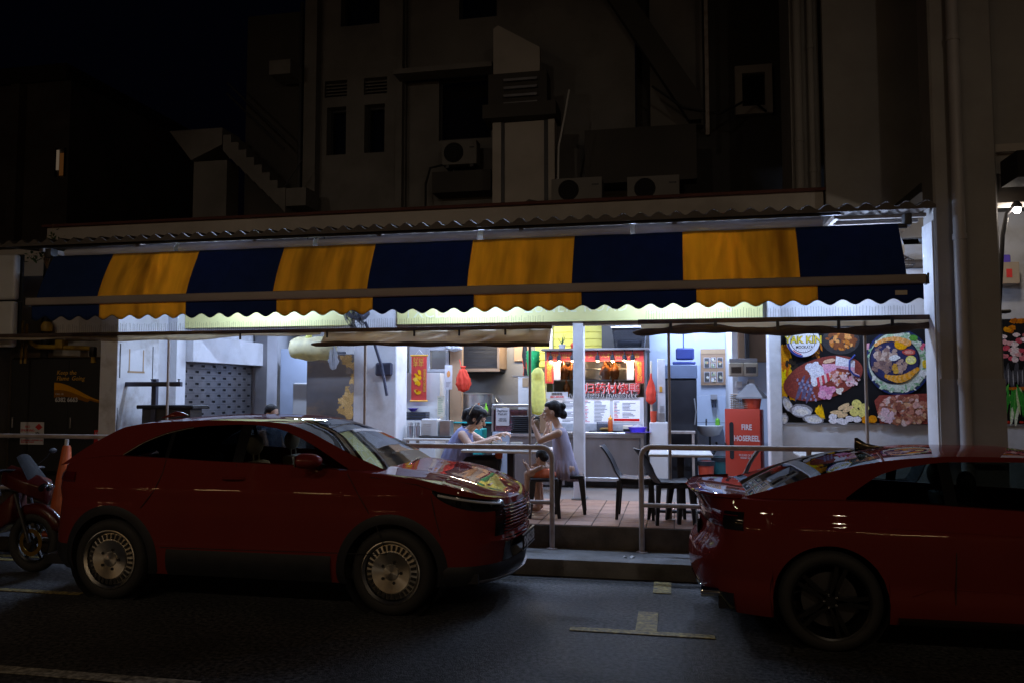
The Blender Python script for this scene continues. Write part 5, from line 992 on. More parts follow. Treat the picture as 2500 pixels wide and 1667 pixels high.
bowl('clear soup bowl in front of the woman in blue', -2.10, 9.55, .10, 'ceramic', .075); bowl('small white bowl in the middle of the diners\' table', -1.90, 9.62, .08, 'ceramic', .07); b3 = bowl('dark dish with a spoon at the woman in lilac', -1.68, 9.5, .13, 'navy_metal', .05); mb = MB(); mb.tube([(-1.66, 9.5, 1.16), (-1.58, 9.48, 1.24)], .008, 6); mb.build('spoon', 'blue_wall', b3); bowl('steel plate beside the arm of the woman in blue', -2.30, 9.52, .12, 'steel', .035)
mb = MB(); mb.box(-2.0, -1.45, 9.26, 9.42, 1.117, 1.124); solo(mb, 'serving_tray', 'white_plastic', 'flat white tray at the edge of the diners\' table', 'tray', (-1.7, 9.34, 1.117), bevel=.003)
# stackable black chair, built facing +X at the origin
def make_chair():
    t = T('chair', 'x', 'chair', (0, 0, 0), 'black plastic chairs'); mb = MB()
    def shell(u, v):   # v: seat front to backrest top
        w = .20*(1-.12*max(0, v-.5)); y = w*(2*u-1)
        if v < .5: s = v/.5; x = .21-.40*s; z = .43-.012*sin(pi*s)+.015*(2*u-1)**2
        else:
            s = (v-.5)/.5; x = -.19-.04*s-.13*s*s+.035*(1-(2*u-1)**2)*-1*0; z = .43+.36*s
            x -= .05*sin(pi*.5*min(1, s*3))-.03*(2*u-1)**2
        if .45 < v < .6: z -= 0
        return (x, y, z)
    mb.grid(shell, 10, 24); mb.build('shell', 'black_plastic', t, thick=.012, smooth=60)
    for sx, sy in ((1, 1), (1, -1), (-1, 1), (-1, -1)):
        mb = MB(); a = (.17*sx-.01, .165*sy); b = (.20*sx-.01, .20*sy); R = [[(x+dx*s_, y+dy*s_, z) for dx, dy in ((-1, -1), (1, -1), (1, 1), (-1, 1))] for (x, y), z, s_ in ((b, 0, .016), (a, .42, .026))]; mb.rings(R); mb.build('leg', 'black_plastic', t, bevel=.004)
    mb = MB(); mb.box(-.18, .18, -.17, -.15, .38, .42); mb.box(-.18, .18, .15, .17, .38, .42); mb.build('apron', 'black_plastic', t)
    return t
ch = make_chair(); ch.location = (-.43, 9.12, .4); ch['label'] = 'black chair with lit seat, nearest the steel counter'
dup(ch, (-.04, 8.84, .4), .25, 'black chair whose tall back shows behind the railing corner'); dup(ch, (.52, 9.10, .4), pi-.1, 'black chair facing left beside the fire hose cabinet'); dup(ch, (2.3, 9.3, .4), pi, 'black chair hidden behind the red coupe roof')
def make_stool():
    t = T('stool', 'x', 'stool', (0, 0, 0), 'black plastic stools'); mb = MB(); mb.box(-.155, .155, -.155, .155, .40, .44); mb.build('seat', 'black_plastic', t, bevel=.02, seg=3)
    for sx, sy in ((1, 1), (1, -1), (-1, 1), (-1, -1)):
        mb = MB(); R = [[(sx*x+dx*s_, sy*x+dy*s_, z) for dx, dy in ((-1, -1), (1, -1), (1, 1), (-1, 1))] for x, z, s_ in ((.165, 0, .018), (.125, .41, .034))]; mb.rings(R); mb.build('leg', 'black_plastic', t, bevel=.004)
    return t
so = make_stool(); so.location = (-1.46, 8.98, .4); so.rotation_euler = (0, 0, .2); so['label'] = 'black stool with the child on it'
dup(so, (-1.20, 9.34, .4), .1, 'black stool under the woman in lilac'); dup(so, (-2.62, 9.7, .4), 0, 'black stool under the woman in blue'); dup(so, (.12, 8.92, .4), .4, 'black stool in front of the empty white table')
t = dup(so, (-3.05, 9.5, .4), .3, 'dark stool left of the woman in blue')

# ladles on the kitchen wall and bottles by the counter
for i, x in enumerate((-2.70, -2.62, -2.54)):
    mb = MB(); mb.tube([(x, 13.76, 2.28), (x, 13.75, 1.95), (x+.01, 13.73, 1.90)], .008, 6); mb.ell((x+.01, 13.70, 1.88), (.04, .04, .025)); solo(mb, 'ladle', 'dark_metal', ('ladle hanging on the kitchen wall, nearest the hood', 'ladle hanging in the middle of three on the kitchen wall', 'ladle hanging on the kitchen wall, nearest the net bag')[i], 'ladle', (x, 13.75, 1.85), 'ladles on the kitchen wall')
for i, (x, m) in enumerate(((-3.10, 'sauce'), (-2.98, 'soap_green'), (-2.88, 'print_black'))):
    mb = MB(); mb.lathe([(.032, 0), (.034, .12), (.012, .17), (.012, .21)], (x, 12.55, 1.412), 12); solo(mb, 'bottle', m, ('red sauce bottle on the range behind the woman in blue', 'green bottle on the range behind the woman in blue', 'dark bottle on the range behind the woman in blue')[i], 'bottle', (x, 12.55, 1.412))
# ================================================================ printed posters and right-hand fittings
def PX(cx): return 1.30+(cx/5.6-25)/363*1.71
def PZ(cy): return 2.58-(cy/5.6-20)*.00498
SC = .00475/5.6
po = T('food_poster', 'large grilled food poster with a round logo on the white wall', 'poster', (2.15, 10.45, 1.42)); bp(po, 'sheet', 'print_black', (1.305, 2.995, 10.448, 10.459, 1.42, 2.62), bevel=0)
bp(po, 'edge_strip', 'grey_paint', (1.305, 2.995, 10.446, 10.459, 1.402, 1.418), bevel=0)
class Pr:
    def __init__(s): s.mb = MB(); s.y = 10.4455; s.rn = random.Random(77)
    def e(s, cx, cy, rx, ry, col, n=24, jag=0., rot=0.):
        s.mb.col = col; s.y -= .00006; blob(s.mb, PX(cx), PZ(cy), rx*SC, ry*SC, s.y, n, jag, rot, s.rn.random())
    def many(s, cx, cy, rx, ry, k, r0, r1, cols, jag=.3, n=9):
        for _ in range(k):
            a = s.rn.uniform(0, 6.28); q = s.rn.random()**.5; r = s.rn.uniform(r0, r1); s.e(cx+rx*q*cos(a), cy+ry*q*sin(a), r, r*s.rn.uniform(.5, 1), s.rn.choice(cols), n, jag, s.rn.uniform(0, 3))
    def poly(s, pts, col):
        s.y -= .00006; s.mb.col = col; s.mb.add([(PX(x), s.y, PZ(y)) for x, y in pts], [tuple(range(len(pts)))])
    def done(s, nm, m='print_food'): s.mb.build(nm, m, po, smooth=0, recalc=False); s.mb = MB()
q = Pr(); q.y = 10.4475
for k in range(40):   # flames
    u = q.rn.random(); x = 160+200*u*q.rn.random(); y = q.rn.uniform(380, 1050); hot = (y-380)/670
    q.e(x, y, q.rn.uniform(25, 60), q.rn.uniform(60, 130), q.rn.choice([(.55, .16, .01), (.62, .26, .02), (.70, .45, .03)]) if hot < .45 else q.rn.choice([(.75, .55, .03), (.78, .62, .05), (.6, .3, .02)]), 10, .3, q.rn.uniform(-.4, .4))
for k in range(10): q.e(q.rn.uniform(550, 760), q.rn.uniform(360, 560), 18, 60, q.rn.choice([(.5, .16, .01), (.6, .3, .03), (.12, .04, .01)]), 9, .3, q.rn.uniform(-.5, .3))
q.many(330, 620, 120, 90, 8, 20, 50, [(.02, .015, .01)]); q.done('flames')
q.e(1000, 280, 260, 200, (.03, .028, .03)); q.many(1010, 270, 195, 120, 60, 22, 55, [(.42, .17, .06), (.30, .10, .04), (.55, .28, .12), (.16, .06, .03), (.5, .22, .1)]); q.done('mussel_dish')
bd = [(740+570*cos(a)*cos(-.28)-285*sin(a)*sin(-.28), 800+570*cos(a)*sin(-.28)+285*sin(a)*cos(-.28)) for a in [2*pi*i/40 for i in range(40)]]
q.poly(bd, (.20, .055, .045)); 
for k in range(16): q.e(q.rn.uniform(330, 1150), q.rn.uniform(620, 980), 150, 4, (.26, .08, .06), 10, 0, .28)
q.done('wood_board')
for i in range(3): q.e(420+70*i, 940+15*i, 28, 190, (.10, .09, .16), 14, .15, -.33+.02*i); [q.e(385+70*i+22*j, 820+50*j+15*i, 16, 22, (.25, .24, .36), 8, .2) for j in range(6)]
q.many(630, 720, 110, 130, 22, 32, 60, [(.66, .66, .72), (.60, .60, .68)], .1, 14); q.e(620, 870, 40, 45, (.66, .66, .7)); q.e(830, 560, 90, 28, (.62, .42, .30), 14, .1, .25)
q.poly([(930, 490), (1190, 560), (1180, 690), (915, 620)], (.62, .60, .64)); q.poly([(915, 620), (1180, 650), (1180, 700), (915, 650)], (.60, .34, .42)); q.poly([(730, 600), (910, 600), (930, 660), (770, 740)], (.62, .34, .44)); q.poly([(770, 680), (930, 650), (930, 740), (780, 760)], (.58, .32, .46))
for i in range(6): q.poly([(650+34*i, 790-14*i), (684+34*i, 780-14*i), (700+34*i, 900-18*i), (672+34*i, 925-18*i)], [(.55, .10, .12), (.66, .50, .50)][i % 2])
q.many(960, 790, 110, 100, 60, 14, 34, [(.60, .36, .34), (.66, .50, .48), (.45, .16, .14), (.50, .20, .10)]); q.many(1140, 800, 100, 110, 60, 12, 30, [(.66, .52, .54), (.58, .30, .34), (.62, .42, .42)]); q.many(780, 990, 120, 80, 22, 34, 60, [(.60, .28, .42), (.64, .36, .48), (.55, .22, .36)], .12, 12); q.many(960, 970, 40, 40, 8, 18, 36, [(.66, .60, .55)]); q.done('raw_meats')
for c, r, col in (((1770, 585), 470, (.02, .03, .10)), ((1770, 585), 445, (.035, .05, .06)), ((1770, 585), 425, (.50, .54, .46))): q.e(c[0], c[1], r*.93, r, col, 44)
for k in range(110):
    a = q.rn.uniform(0, 6.28); r = q.rn.uniform(345, 425); q.e(1770+r*.93*cos(a), 585+r*sin(a), q.rn.uniform(15, 45), q.rn.uniform(8, 26), q.rn.choice([(.42, .52, .38), (.55, .58, .50), (.20, .34, .20), (.60, .60, .56), (.30, .44, .30)]), 9, .3, q.rn.uniform(0, 3))
q.poly([(2060, 400), (2110, 330), (2145, 340), (2100, 430)], (.62, .16, .22)); q.poly([(1330, 330), (1390, 320), (1380, 410), (1320, 410)], (.55, .3, .35)); q.e(1985, 260, 60, 45, (.10, .26, .06), 14, .1); q.e(2095, 735, 55, 50, (.66, .66, .64)); q.e(2125, 610, 35, 60, (.6, .42, .08), 12, .1); q.done('hotpot_rim')
q.e(1722, 560, 340, 335, (.010, .012, .03), 40); q.e(1722, 560, 318, 312, (.028, .030, .085), 40)
q.many(1600, 470, 150, 110, 50, 20, 46, [(.36, .26, .22), (.26, .17, .14), (.48, .38, .33), (.20, .13, .12)]); q.many(1560, 640, 150, 70, 40, 18, 44, [(.20, .13, .12), (.28, .18, .15), (.14, .09, .09)]); q.many(1820, 640, 80, 80, 24, 18, 40, [(.40, .28, .24), (.30, .20, .18)])
q.e(1815, 340, 90, 80, (.60, .28, .04), 26, .02); q.e(1815, 340, 74, 64, (.66, .34, .06), 26, .05); q.e(1915, 450, 90, 45, (.42, .10, .09), 16, .1); q.e(1915, 450, 60, 26, (.56, .26, .22), 14, .2); q.e(1940, 555, 72, 62, (.66, .62, .20), 26); q.e(1940, 555, 50, 42, (.70, .66, .34), 22); q.e(1720, 525, 75, 40, (.66, .66, .66), 14, .15, .2); q.many(1725, 680, 30, 70, 12, 18, 32, [(.55, .34, .10), (.5, .28, .08)])
for i in range(15): u = i/14; a = 3.55-2.0*u*.85; q.e(1700-285*cos(a-1.45+.25), 470-200*sin(a-1.45+.25)-0, 52-26*u, 44-20*u, [(.62, .30, .12), (.66, .38, .18)][i % 2], 12, .1)
for i in range(15): u = i/14; q.e(1600+420*u, 775+80*sin(pi*u)-95*u, 26+22*sin(pi*u), 30+26*sin(pi*u), [(.64, .30, .08), (.68, .38, .14)][i % 2], 12, .1)
q.done('hotpot_grill')
mb = MB(); y_ = q.y-.0002; mb.col = (.05, .07, .22)
pts = [(1190, 480), (1110, 560), (1105, 680), (1160, 750), (1240, 780)]; mb.tube([(PX(x), y_-.0005, PZ(y)) for x, y in pts], .012, 4); mb.build('pan_handle', 'print_fine', po)
for (cx, cy, rx, ry, rot) in ((230, 1160, 60, 130, .5), (420, 1250, 165, 95, -.12), (590, 1365, 150, 70, -.08), (175, 1360, 60, 90, 0)):
    q.e(cx, cy, rx, ry, (.20, .19, .20), 18, .1, rot); q.e(cx, cy+6, rx*.85, ry*.8, (.52, .52, .55), 18, .1, rot); q.e(cx+10, cy+12, rx*.55, ry*.5, (.62, .60, .56), 14, .15, rot)
q.done('oysters')
for k in range(9): q.poly([(600+q.rn.uniform(0, 120), 1150+q.rn.uniform(0, 160)), (612+q.rn.uniform(0, 120), 1150+q.rn.uniform(0, 160)), (700+q.rn.uniform(0, 60), 1330+q.rn.uniform(0, 60))], (.7, .42, .04))
for (x, y, a, b, rot) in ((1010, 1190, 90, 34, .5), (1070, 1225, 85, 34, .5), (910, 1270, 85, 32, .05), (990, 1310, 75, 32, .2)): q.e(x, y, a, b, (.62, .46, .28), 16, .06, rot)
for (x, y) in ((1190, 1150), (1290, 1205), (1160, 1265), (1270, 1280)): q.e(x, y, 66, 62, (.66, .60, .22), 20, .04)
for (x, y) in ((860, 1330), (860, 1385), (960, 1385), (1090, 1355), (1190, 1365), (1010, 1400)): q.e(x, y, 58, 42, (.66, .64, .68), 16, .1)
for (x, y) in ((1310, 1370), (1400, 1360)): q.e(x, y, 60, 55, (.60, .24, .03), 18, .08)
q.done('fish_balls'); q.poly([(1430, 1110), (1500, 1035), (2160, 1010), (2165, 1420), (1500, 1420)], (.22, .06, .05)); q.many(1830, 1230, 330, 190, 260, 18, 52, [(.60, .36, .32), (.44, .20, .15), (.66, .50, .46), (.34, .15, .10), (.56, .34, .22), (.24, .09, .07)]); q.many(1580, 1330, 100, 90, 24, 28, 48, [(.64, .46, .50), (.62, .52, .52)]); q.done('sliced_meats')
q.e(465, 280, 235, 232, (.62, .62, .66), 44)
q.poly([(465+232*cos(a), 280+230*sin(a)) for a in [1.6+1.4*i/12 for i in range(13)]]+[(465+200*cos(a), 280+198*sin(a)) for a in [3.0-1.4*i/12 for i in range(13)]], (.04, .05, .18)); q.poly([(465+196*cos(a), 280+194*sin(a)) for a in [1.7+.7*i/8 for i in range(9)]]+[(465+182*cos(a), 280+180*sin(a)) for a in [2.4-.7*i/8 for i in range(9)]], (.5, .06, .06))
q.e(465, 280, 176, 176, (.03, .03, .07), 40); q.e(465, 280, 166, 166, (.66, .66, .70), 40)
for k in range(28): a = 2*pi*k/28; q.poly([(465+40*cos(a), 280+40*sin(a)), (465+160*cos(a-.012), 280+160*sin(a-.012)), (465+160*cos(a+.012), 280+160*sin(a+.012))], (.12, .12, .16))
q.poly([(350, 345), (610, 345), (610, 395), (350, 395)], (.66, .66, .70)); q.done('logo_disc', 'print_fine')
yy = q.y-.0006
text('logo_shadow', 'YAK KIN', 100*SC*1.42, 'print_black', po, (PX(205), yy, PZ(312)), ext=.0002, off=.006, width=(735-205)*SC); text('logo_name', 'YAK KIN', 100*SC*1.42, 'logo_yellow', po, (PX(212), yy-.0008, PZ(310)), ext=.0002, off=.003, width=(725-212)*SC); text('logo_name', 'MOOKATA', 45*SC*1.4, 'print_black', po, (PX(362), yy-.0004, PZ(388)), ext=.0002, off=.001, width=(600-362)*SC)
# second poster at the right edge
p2 = T('vegetable_poster', 'second food poster with greens and mussels at the right edge', 'poster', (4.3, 10.45, 1.42)); bp(p2, 'sheet', 'print_black', (3.80, 4.9, 10.445, 10.459, 1.42, 2.66), bevel=0); bp(p2, 'edge_strip', 'grey_paint', (3.80, 4.9, 10.443, 10.459, 1.40, 1.418), bevel=0)
mb = MB(); rn = random.Random(5); y_ = 10.4435
def sp(x, z, rx, rz, col, n=9, jag=.3, rot=0):
    global y_
    y_ -= .00006; mb.col = col; blob(mb, x, z, rx, rz, y_, n, jag, rot, rn.random())
for k in range(40): sp(3.80+rn.uniform(.03, 1.06), rn.uniform(2.48, 2.64), .04, .03, rn.choice([(.45, .16, .03), (.55, .25, .05), (.3, .1, .03)]))
for k in range(120): sp(3.80+rn.uniform(.03, 1.06), rn.uniform(2.18, 2.47), .04, .028, rn.choice([(.60, .35, .36), (.48, .10, .13), (.66, .55, .55), (.5, .18, .2)]))
for k in range(21): sp(3.82+k*.05, rn.uniform(1.92, 2.05), .025, .13, (.05, .05, .06), 12, .1, rn.uniform(-.2, .2)); sp(3.835+k*.05, rn.uniform(1.94, 2.03), .006, .09, (.30, .30, .32), 10, .2)
sp(4.2, 1.84, .42, .02, (.42, .12, .03), 20, .2)
for k in range(70): x = 3.82+rn.uniform(0, 1.05); sp(x, 1.66+rn.uniform(-.05, .1), .018, .15, rn.choice([(.05, .24, .05), (.10, .34, .08), (.45, .55, .30)]), 10, .2, rn.uniform(-.5, .5))
for k in range(18): sp(3.84+rn.uniform(0, 1.0), 1.50+rn.uniform(-.04, .05), .014, .09, (.60, .64, .50), 9, .2, rn.uniform(-.4, .4))
for k in range(8): sp(3.84+rn.uniform(0, .5), 1.445, .02, .014, (.40, .06, .05))
mb.build('print', 'print_food', p2, smooth=0, recalc=False)
# bits on and around the big pillar
sk = T('pillar_notice', 'small notices stuck low on the lit side of the big pillar', 'notice', (2.626, 8.95, 1.4)); mb = MB(); mb.box(2.6225, 2.6255, 8.86, 8.98, 1.66, 1.92); mb.build('sheet', 'navy_band', sk, smooth=0); mb = MB(); mb.box(2.6225, 2.6255, 8.86, 8.98, 1.38, 1.62); mb.build('sheet', 'paper', sk, smooth=0); mb = MB(); mb.box(2.620, 2.6222, 8.88, 8.96, 1.55, 1.60); mb.box(2.620, 2.6222, 8.89, 8.95, 1.42, 1.53); mb.build('print', 'print_red', sk, smooth=0)
sl = T('flood_lamp', 'small lit flood lamp under the right-hand canopy', 'lamp', (3.45, 8.9, 3.64)); mb = MB(); mb.lathe([(.02, .10), (.05, .06), (.055, .03)], (3.45, 8.9, 3.64), 12); mb.build('housing', 'lamp_body', sl); mb = MB(); mb.ell((3.45, 8.89, 3.645), (.036, .036, .036), 10, 8); mb.build('bulb', 'spot_bulb', sl)
l = bpy.data.lights.new('flood', 'POINT'); l.energy = 12; l.color = (1, .86, .70); l.shadow_soft_size = .05; lo = bpy.data.objects.new('flood', l); COL.objects.link(lo); lo.parent = sl; lo.location = (.08, .35, -.04)
ar = T('canopy_strut', 'slanting black strut propping the canopy on the big pillar', 'strut', (3.22, 8.7, 2.6)); mb = MB(); mb.tube([(3.27, 8.95, 2.64), (3.33, 8.95, 3.40), (3.37, 8.93, 3.62), (3.45, 8.9, 3.70)], .022, 8); mb.build('bar', 'dark_metal', ar); bp(ar, 'foot_plate', 'dark_metal', (3.18, 3.36, 8.88, 9.0, 2.595, 2.63), bevel=.01)
cb = T('wall_box', 'cardboard box with a blue cap on the wall right of the pillar', 'box', (3.86, 10.2, 3.05)); bp(cb, 'carton', 'egg_card', (3.70, 3.94, 10.15, 10.459, 3.05, 3.30)); bp(cb, 'cap', 'violet_plastic', (3.78, 3.88, 10.22, 10.32, 3.301, 3.40), bevel=.01); mb = MB(); mb.X = None; mb.box(3.80, 3.86, 10.146, 10.149, 3.12, 3.22); mb.build('stamp', 'print_red', cb, smooth=0)
tk2 = T('duct', 'pale ventilation duct with cable by the awning end', 'duct', (2.5, 9.6, 3.45)); mb = MB(); mb.tube([(2.2, 10.0, 3.42), (2.62, 9.9, 3.55)], .06, 10); mb.build('duct', 'white_paint', tk2); mb = MB(); mb.tube([(2.3, 9.9, 3.40), (2.45, 9.9, 3.38), (2.6, 9.9, 3.50)], .006, 5); mb.build('cable', 'black_rubber', tk2)
# ================================================================ vehicles
mat('paint_red', (.155, .022, .019), .4, metal=.0, var=.05, coat=.65, spec=.0); mat('paint_red2', (.15, .021, .018), .4, metal=.0, var=.05, coat=.75, spec=.0)
mat('lamp_pale', (.55, .56, .60), .25, coat=.8); mat('gloss_black', (.010, .010, .011), .12, var=.1, coat=.6); mat('chrome', (.75, .75, .76), .12, metal=1.0, var=.03); mat('rim_silver', (.74, .72, .68), .32, metal=1.0, var=.06, dirt=(.2, .17, .14), dirt_amt=.25, dscale=9)
mat('seat_dark', (.03, .03, .033), .7); mat('seat_tan', (.30, .26, .20), .7); mat('lamp_red', (.10, .004, .006), .15, coat=1.0); mat('rim_black', (.015, .015, .016), .3, metal=.5)
def brushed(m):
    n = m.node_tree.nodes; b = n['Principled BSDF']; t = n.new('ShaderNodeTangent'); t.direction_type = 'RADIAL'; t.axis = 'Y'
    b.inputs['Anisotropic'].default_value = .85; m.node_tree.links.new(t.outputs[0], b.inputs['Tangent'])
brushed(MATS['rim_silver'])
def lerp_tab(tab, x):
    if x <= tab[0][0]: return tab[0][1]
    if x >= tab[-1][0]: return tab[-1][1]
    n = len(tab); i = 0
    while x > tab[i+1][0]: i += 1
    d = lambda k: (tab[k+1][1]-tab[k][1])/(tab[k+1][0]-tab[k][0])
    def slope(k):
        if k == 0: return d(0)
        if k == n-1: return d(n-2)
        a, b = d(k-1), d(k); return 0 if a*b <= 0 else 2*a*b/(a+b)
    h = tab[i+1][0]-tab[i][0]; t = (x-tab[i][0])/h; m0, m1 = slope(i)*h, slope(i+1)*h; t2 = t*t; t3 = t2*t
    return (2*t3-3*t2+1)*tab[i][1]+(t3-2*t2+t)*m0+(-2*t3+3*t2)*tab[i+1][1]+(t3-t2)*m1
def spline(P, k):
    out = []; n = len(P)
    for i in range(n-1):
        p0 = P[max(i-1, 0)]; p1 = P[i]; p2 = P[i+1]; p3 = P[min(i+2, n-1)]
        for j in range(k):
            t = j/k; out.append(tuple(.5*((2*p1[d])+(-p0[d]+p2[d])*t+(2*p0[d]-5*p1[d]+4*p2[d]-p3[d])*t*t+(-p0[d]+3*p1[d]-3*p2[d]+p3[d])*t**3) for d in range(2)))
    out.append(P[-1]); return out
class Car:
    def __init__(s, name, label, loc, C):
        s.C = C; s.t = T(name, label, 'car', loc); s.X = Matrix.Translation(loc); s.half = spline(C['outline'], 14)
        pts = list(s.half); ar = C['arch_r']; az = C['axle_z']
        for ax in C['axles']:
            for e in (ax-ar-.002, ax-ar, ax-ar*.985, ax-ar*.93, ax+ar*.93, ax+ar*.985, ax+ar, ax+ar+.002):
                for i in range(len(pts)-1):
                    if pts[i][0] <= e < pts[i+1][0]:
                        u = (e-pts[i][0])/(pts[i+1][0]-pts[i][0]); pts.insert(i+1, (e, pts[i][1]+(pts[i+1][1]-pts[i][1])*u)); break
        s.pts = pts; s.nrm = []
        for i in range(len(pts)):
            a = pts[max(i-1, 0)]; b = pts[min(i+1, len(pts)-1)]; dx, dy = b[0]-a[0], b[1]-a[1]; l = sqrt(dx*dx+dy*dy) or 1; s.nrm.append((-dy/l, dx/l))
        s.nrm[0] = (-1, 0); s.nrm[-1] = (1, 0)
    def zb(s, x):
        for ax in s.C['axles']:
            if abs(x-ax) <= s.C['arch_r']+1e-6: return s.C['axle_z']+sqrt(max(0, s.C['arch_r']**2-(x-ax)**2))
        return s.C['zbot']
    def ins(s, i, z):
        nx = s.nrm[i][0]; w = nx*nx; e = lerp_tab(s.C['in_front'] if nx > 0 else s.C['in_rear'], z); return lerp_tab(s.C['in_side'], z)*(1-w)+e*w
    def pt(s, i, z, off=0):
        """point on the body skin at outline column i"""
        d = s.ins(i, z)-off; p = s.pts[i]; n = s.nrm[i]; return (p[0]-n[0]*d, p[1]-n[1]*d, z)
    def yside(s, x, z, off=0):
        for i in range(len(s.pts)-1):
            if s.pts[i][0] <= x <= s.pts[i+1][0] and s.pts[i+1][0] > s.pts[i][0]:
                u = (x-s.pts[i][0])/(s.pts[i+1][0]-s.pts[i][0]); a = s.pt(i, z, off); b = s.pt(i+1, z, off); return a[1]+(b[1]-a[1])*u
        return 0
    def mb(s): m = MB(); m.X = s.X; return m
    def body(s, m):
        C = s.C; mb = s.mb(); NR = 18
        for sg in (1, -1):
            V = []; 
            for i, (x, y) in enumerate(s.pts):
                zb = s.zb(x); zt = lerp_tab(C['ztop'], x)
                col = [s.pt(i, zb+(zt-zb)*j/NR) for j in range(NR+1)]; p = s.pt(i, zt, -C['shelf']); col.append((p[0], max(0, p[1]), zt+.006))
                V.append([(p[0], sg*p[1], p[2]) for p in col])
            n = NR+2; fs = []
            for i in range(len(V)-1):
                for j in range(n-1): a = i*n+j; f = (a, a+1, a+n+1, a+n); fs.append(f if sg > 0 else f[::-1])
            mb.add([p for c in V for p in c], fs)
        o = mb.build('body', m, s.t, smooth=40, recalc=False, join=True); s.bodyo = o
        # hood and tail deck
        for nm, (x0, x1), crown in C['decks']:
            mb = s.mb(); cols = [i for i, p in enumerate(s.pts) if x0-1e-6 <= p[0] <= x1+1e-6]; rows = 24; V = []
            for i in cols:
                zt = lerp_tab(C['ztop'], s.pts[i][0]); p = s.pt(i, zt, -C['shelf']); w = max(p[1], .002)
                for k in range(rows+1):
                    u = -1+2*k/rows; cr = crown*(1-abs(u)**3.2)+C.get('rib', 0)*math.exp(-((abs(u)-.62)/.10)**2)
                    V.append((p[0], w*u, zt+.006+cr*min(1, w/.5)))
            n = rows+1; fs = [(a*n+b, a*n+b+1, (a+1)*n+b+1, (a+1)*n+b) for a in range(len(cols)-1) for b in range(rows)]
            mb.add(V, fs); mb.build(nm, m, s.t, smooth=60)
        mb = s.mb(); mb.box(C['axles'][0]-.75, C['axles'][1]+.7, -.74, .74, C['zbot']+.02, C['zbot']+.10); mb.build('floor_pan', 'black_plastic', s.t)
        mb = s.mb()
        for ax in C['axles']:
            for sg in (1, -1): mb.tube([(ax, sg*.50, C['axle_z']+.02), (ax, sg*(C['wmax']-.05), C['axle_z']+.02)], C['arch_r']+.02, 28, caps=False); mb.box(ax-.40, ax+.40, sg*.5-.01, sg*.5+.01, .22, .82)
        mb.build('wheel_well', 'black_rubber', s.t)
    def cabin(s, m, gm, gdark):
        """roof, pillars and glass, cut along the window lines"""
        C = s.C; xs = [C['cab'][0]+(C['cab'][1]-C['cab'][0])*i/90 for i in range(91)]+list(C['cuts']); xs = sorted(set(round(x, 4) for x in xs))
        tw = C['tumble']; B = {}
        def sec(x):
            bz = lerp_tab(C['belt'], x); h = max(lerp_tab(C['roof'], x), bz+.004); gt = min(max(lerp_tab(C['gtop'], x), bz), h-.002); ed = bz+(h-bz)*C.get('cant', .9); gt = min(gt, ed)
            yb = lerp_tab(C['ybelt'], x); f = lambda z: yb-(z-bz)*tw-((z-bz)**2)*.25
            side = [(f(bz+(gt-bz)*j/4), bz+(gt-bz)*j/4) for j in range(5)]+[(f(gt+(ed-gt)*j/2), gt+(ed-gt)*j/2) for j in (1, 2)]
            ye = side[-1][0]; top = []
            for j in range(1, 11):
                u = j/10; y = ye*(1-u); k = (1-(1-u)**C.get('rpow', 2.6)); top.append((y, ed+(h-ed)*k))
            return side+top
        SEC = {x: sec(x) for x in xs}
        def put(key, f): B.setdefault(key, s.mb()).add(*f)
        for a, b in zip(xs, xs[1:]):
            A, Bb = SEC[a], SEC[b]; xm = (a+b)/2
            for j in range(len(A)-1):
                if j < 4:
                    reg = 'glass'
                    for p0, p1 in C['pillars']:
                        if p0 <= xm <= p1: reg = 'pillar'
                    if not (C['dlo'][0] <= xm <= C['dlo'][1]): reg = 'skin'
                elif j < 6: reg = 'skin' if C['dlo'][0]-.5 <= xm <= C['apil'] else 'pillar_a'
                else: reg = 'roof' if C['ws'][0] <= xm <= C['ws'][1] else ('front' if xm > C['ws'][1] else 'rear')
                for sg in (1, -1):
                    q = [(a, sg*A[j][0], A[j][1]), (a, sg*A[j+1][0], A[j+1][1]), (b, sg*Bb[j+1][0], Bb[j+1][1]), (b, sg*Bb[j][0], Bb[j][1])]
                    put((reg if reg != 'glass' or xm < C.get('tint_x', 9) else 'glass_front', 0 if reg in ('roof', 'front', 'rear') else sg, xm > C['apil'] if reg == 'pillar_a' else (xm > -.4 if reg == 'pillar' else (xm > -.6 if reg == 'skin' and j < 4 else 0))), (q, [(0, 1, 2, 3)]))
        def fin(mb, nm, mm, par=None):
            bmv = mb.build(nm, mm, par or s.t, smooth=50, recalc=False, join=True); bm = bmesh.new(); bm.from_mesh(bmv.data); bmesh.ops.remove_doubles(bm, verts=bm.verts[:], dist=.0004); bmesh.ops.recalc_face_normals(bm, faces=bm.faces[:]); bm.to_mesh(bmv.data); bm.free(); bmv.data.shade_smooth(); bmv.data.set_sharp_from_angle(angle=rad(40)); return bmv
        for (reg, sg, _), mb in B.items():
            nm, mm = {'glass': ('side_window', gdark), 'glass_front': ('side_window', 'car_glass_mid'), 'pillar': ('window_pillar', 'gloss_black'), 'skin': ('roof_side', m), 'pillar_a': ('roof_pillar', m), 'roof': ('roof', m), 'front': ('windscreen', gm), 'rear': ('rear_window', gdark if C.get('rear_dark') else gm)}[reg]
            fin(mb, nm, mm)
        s.SEC = SEC
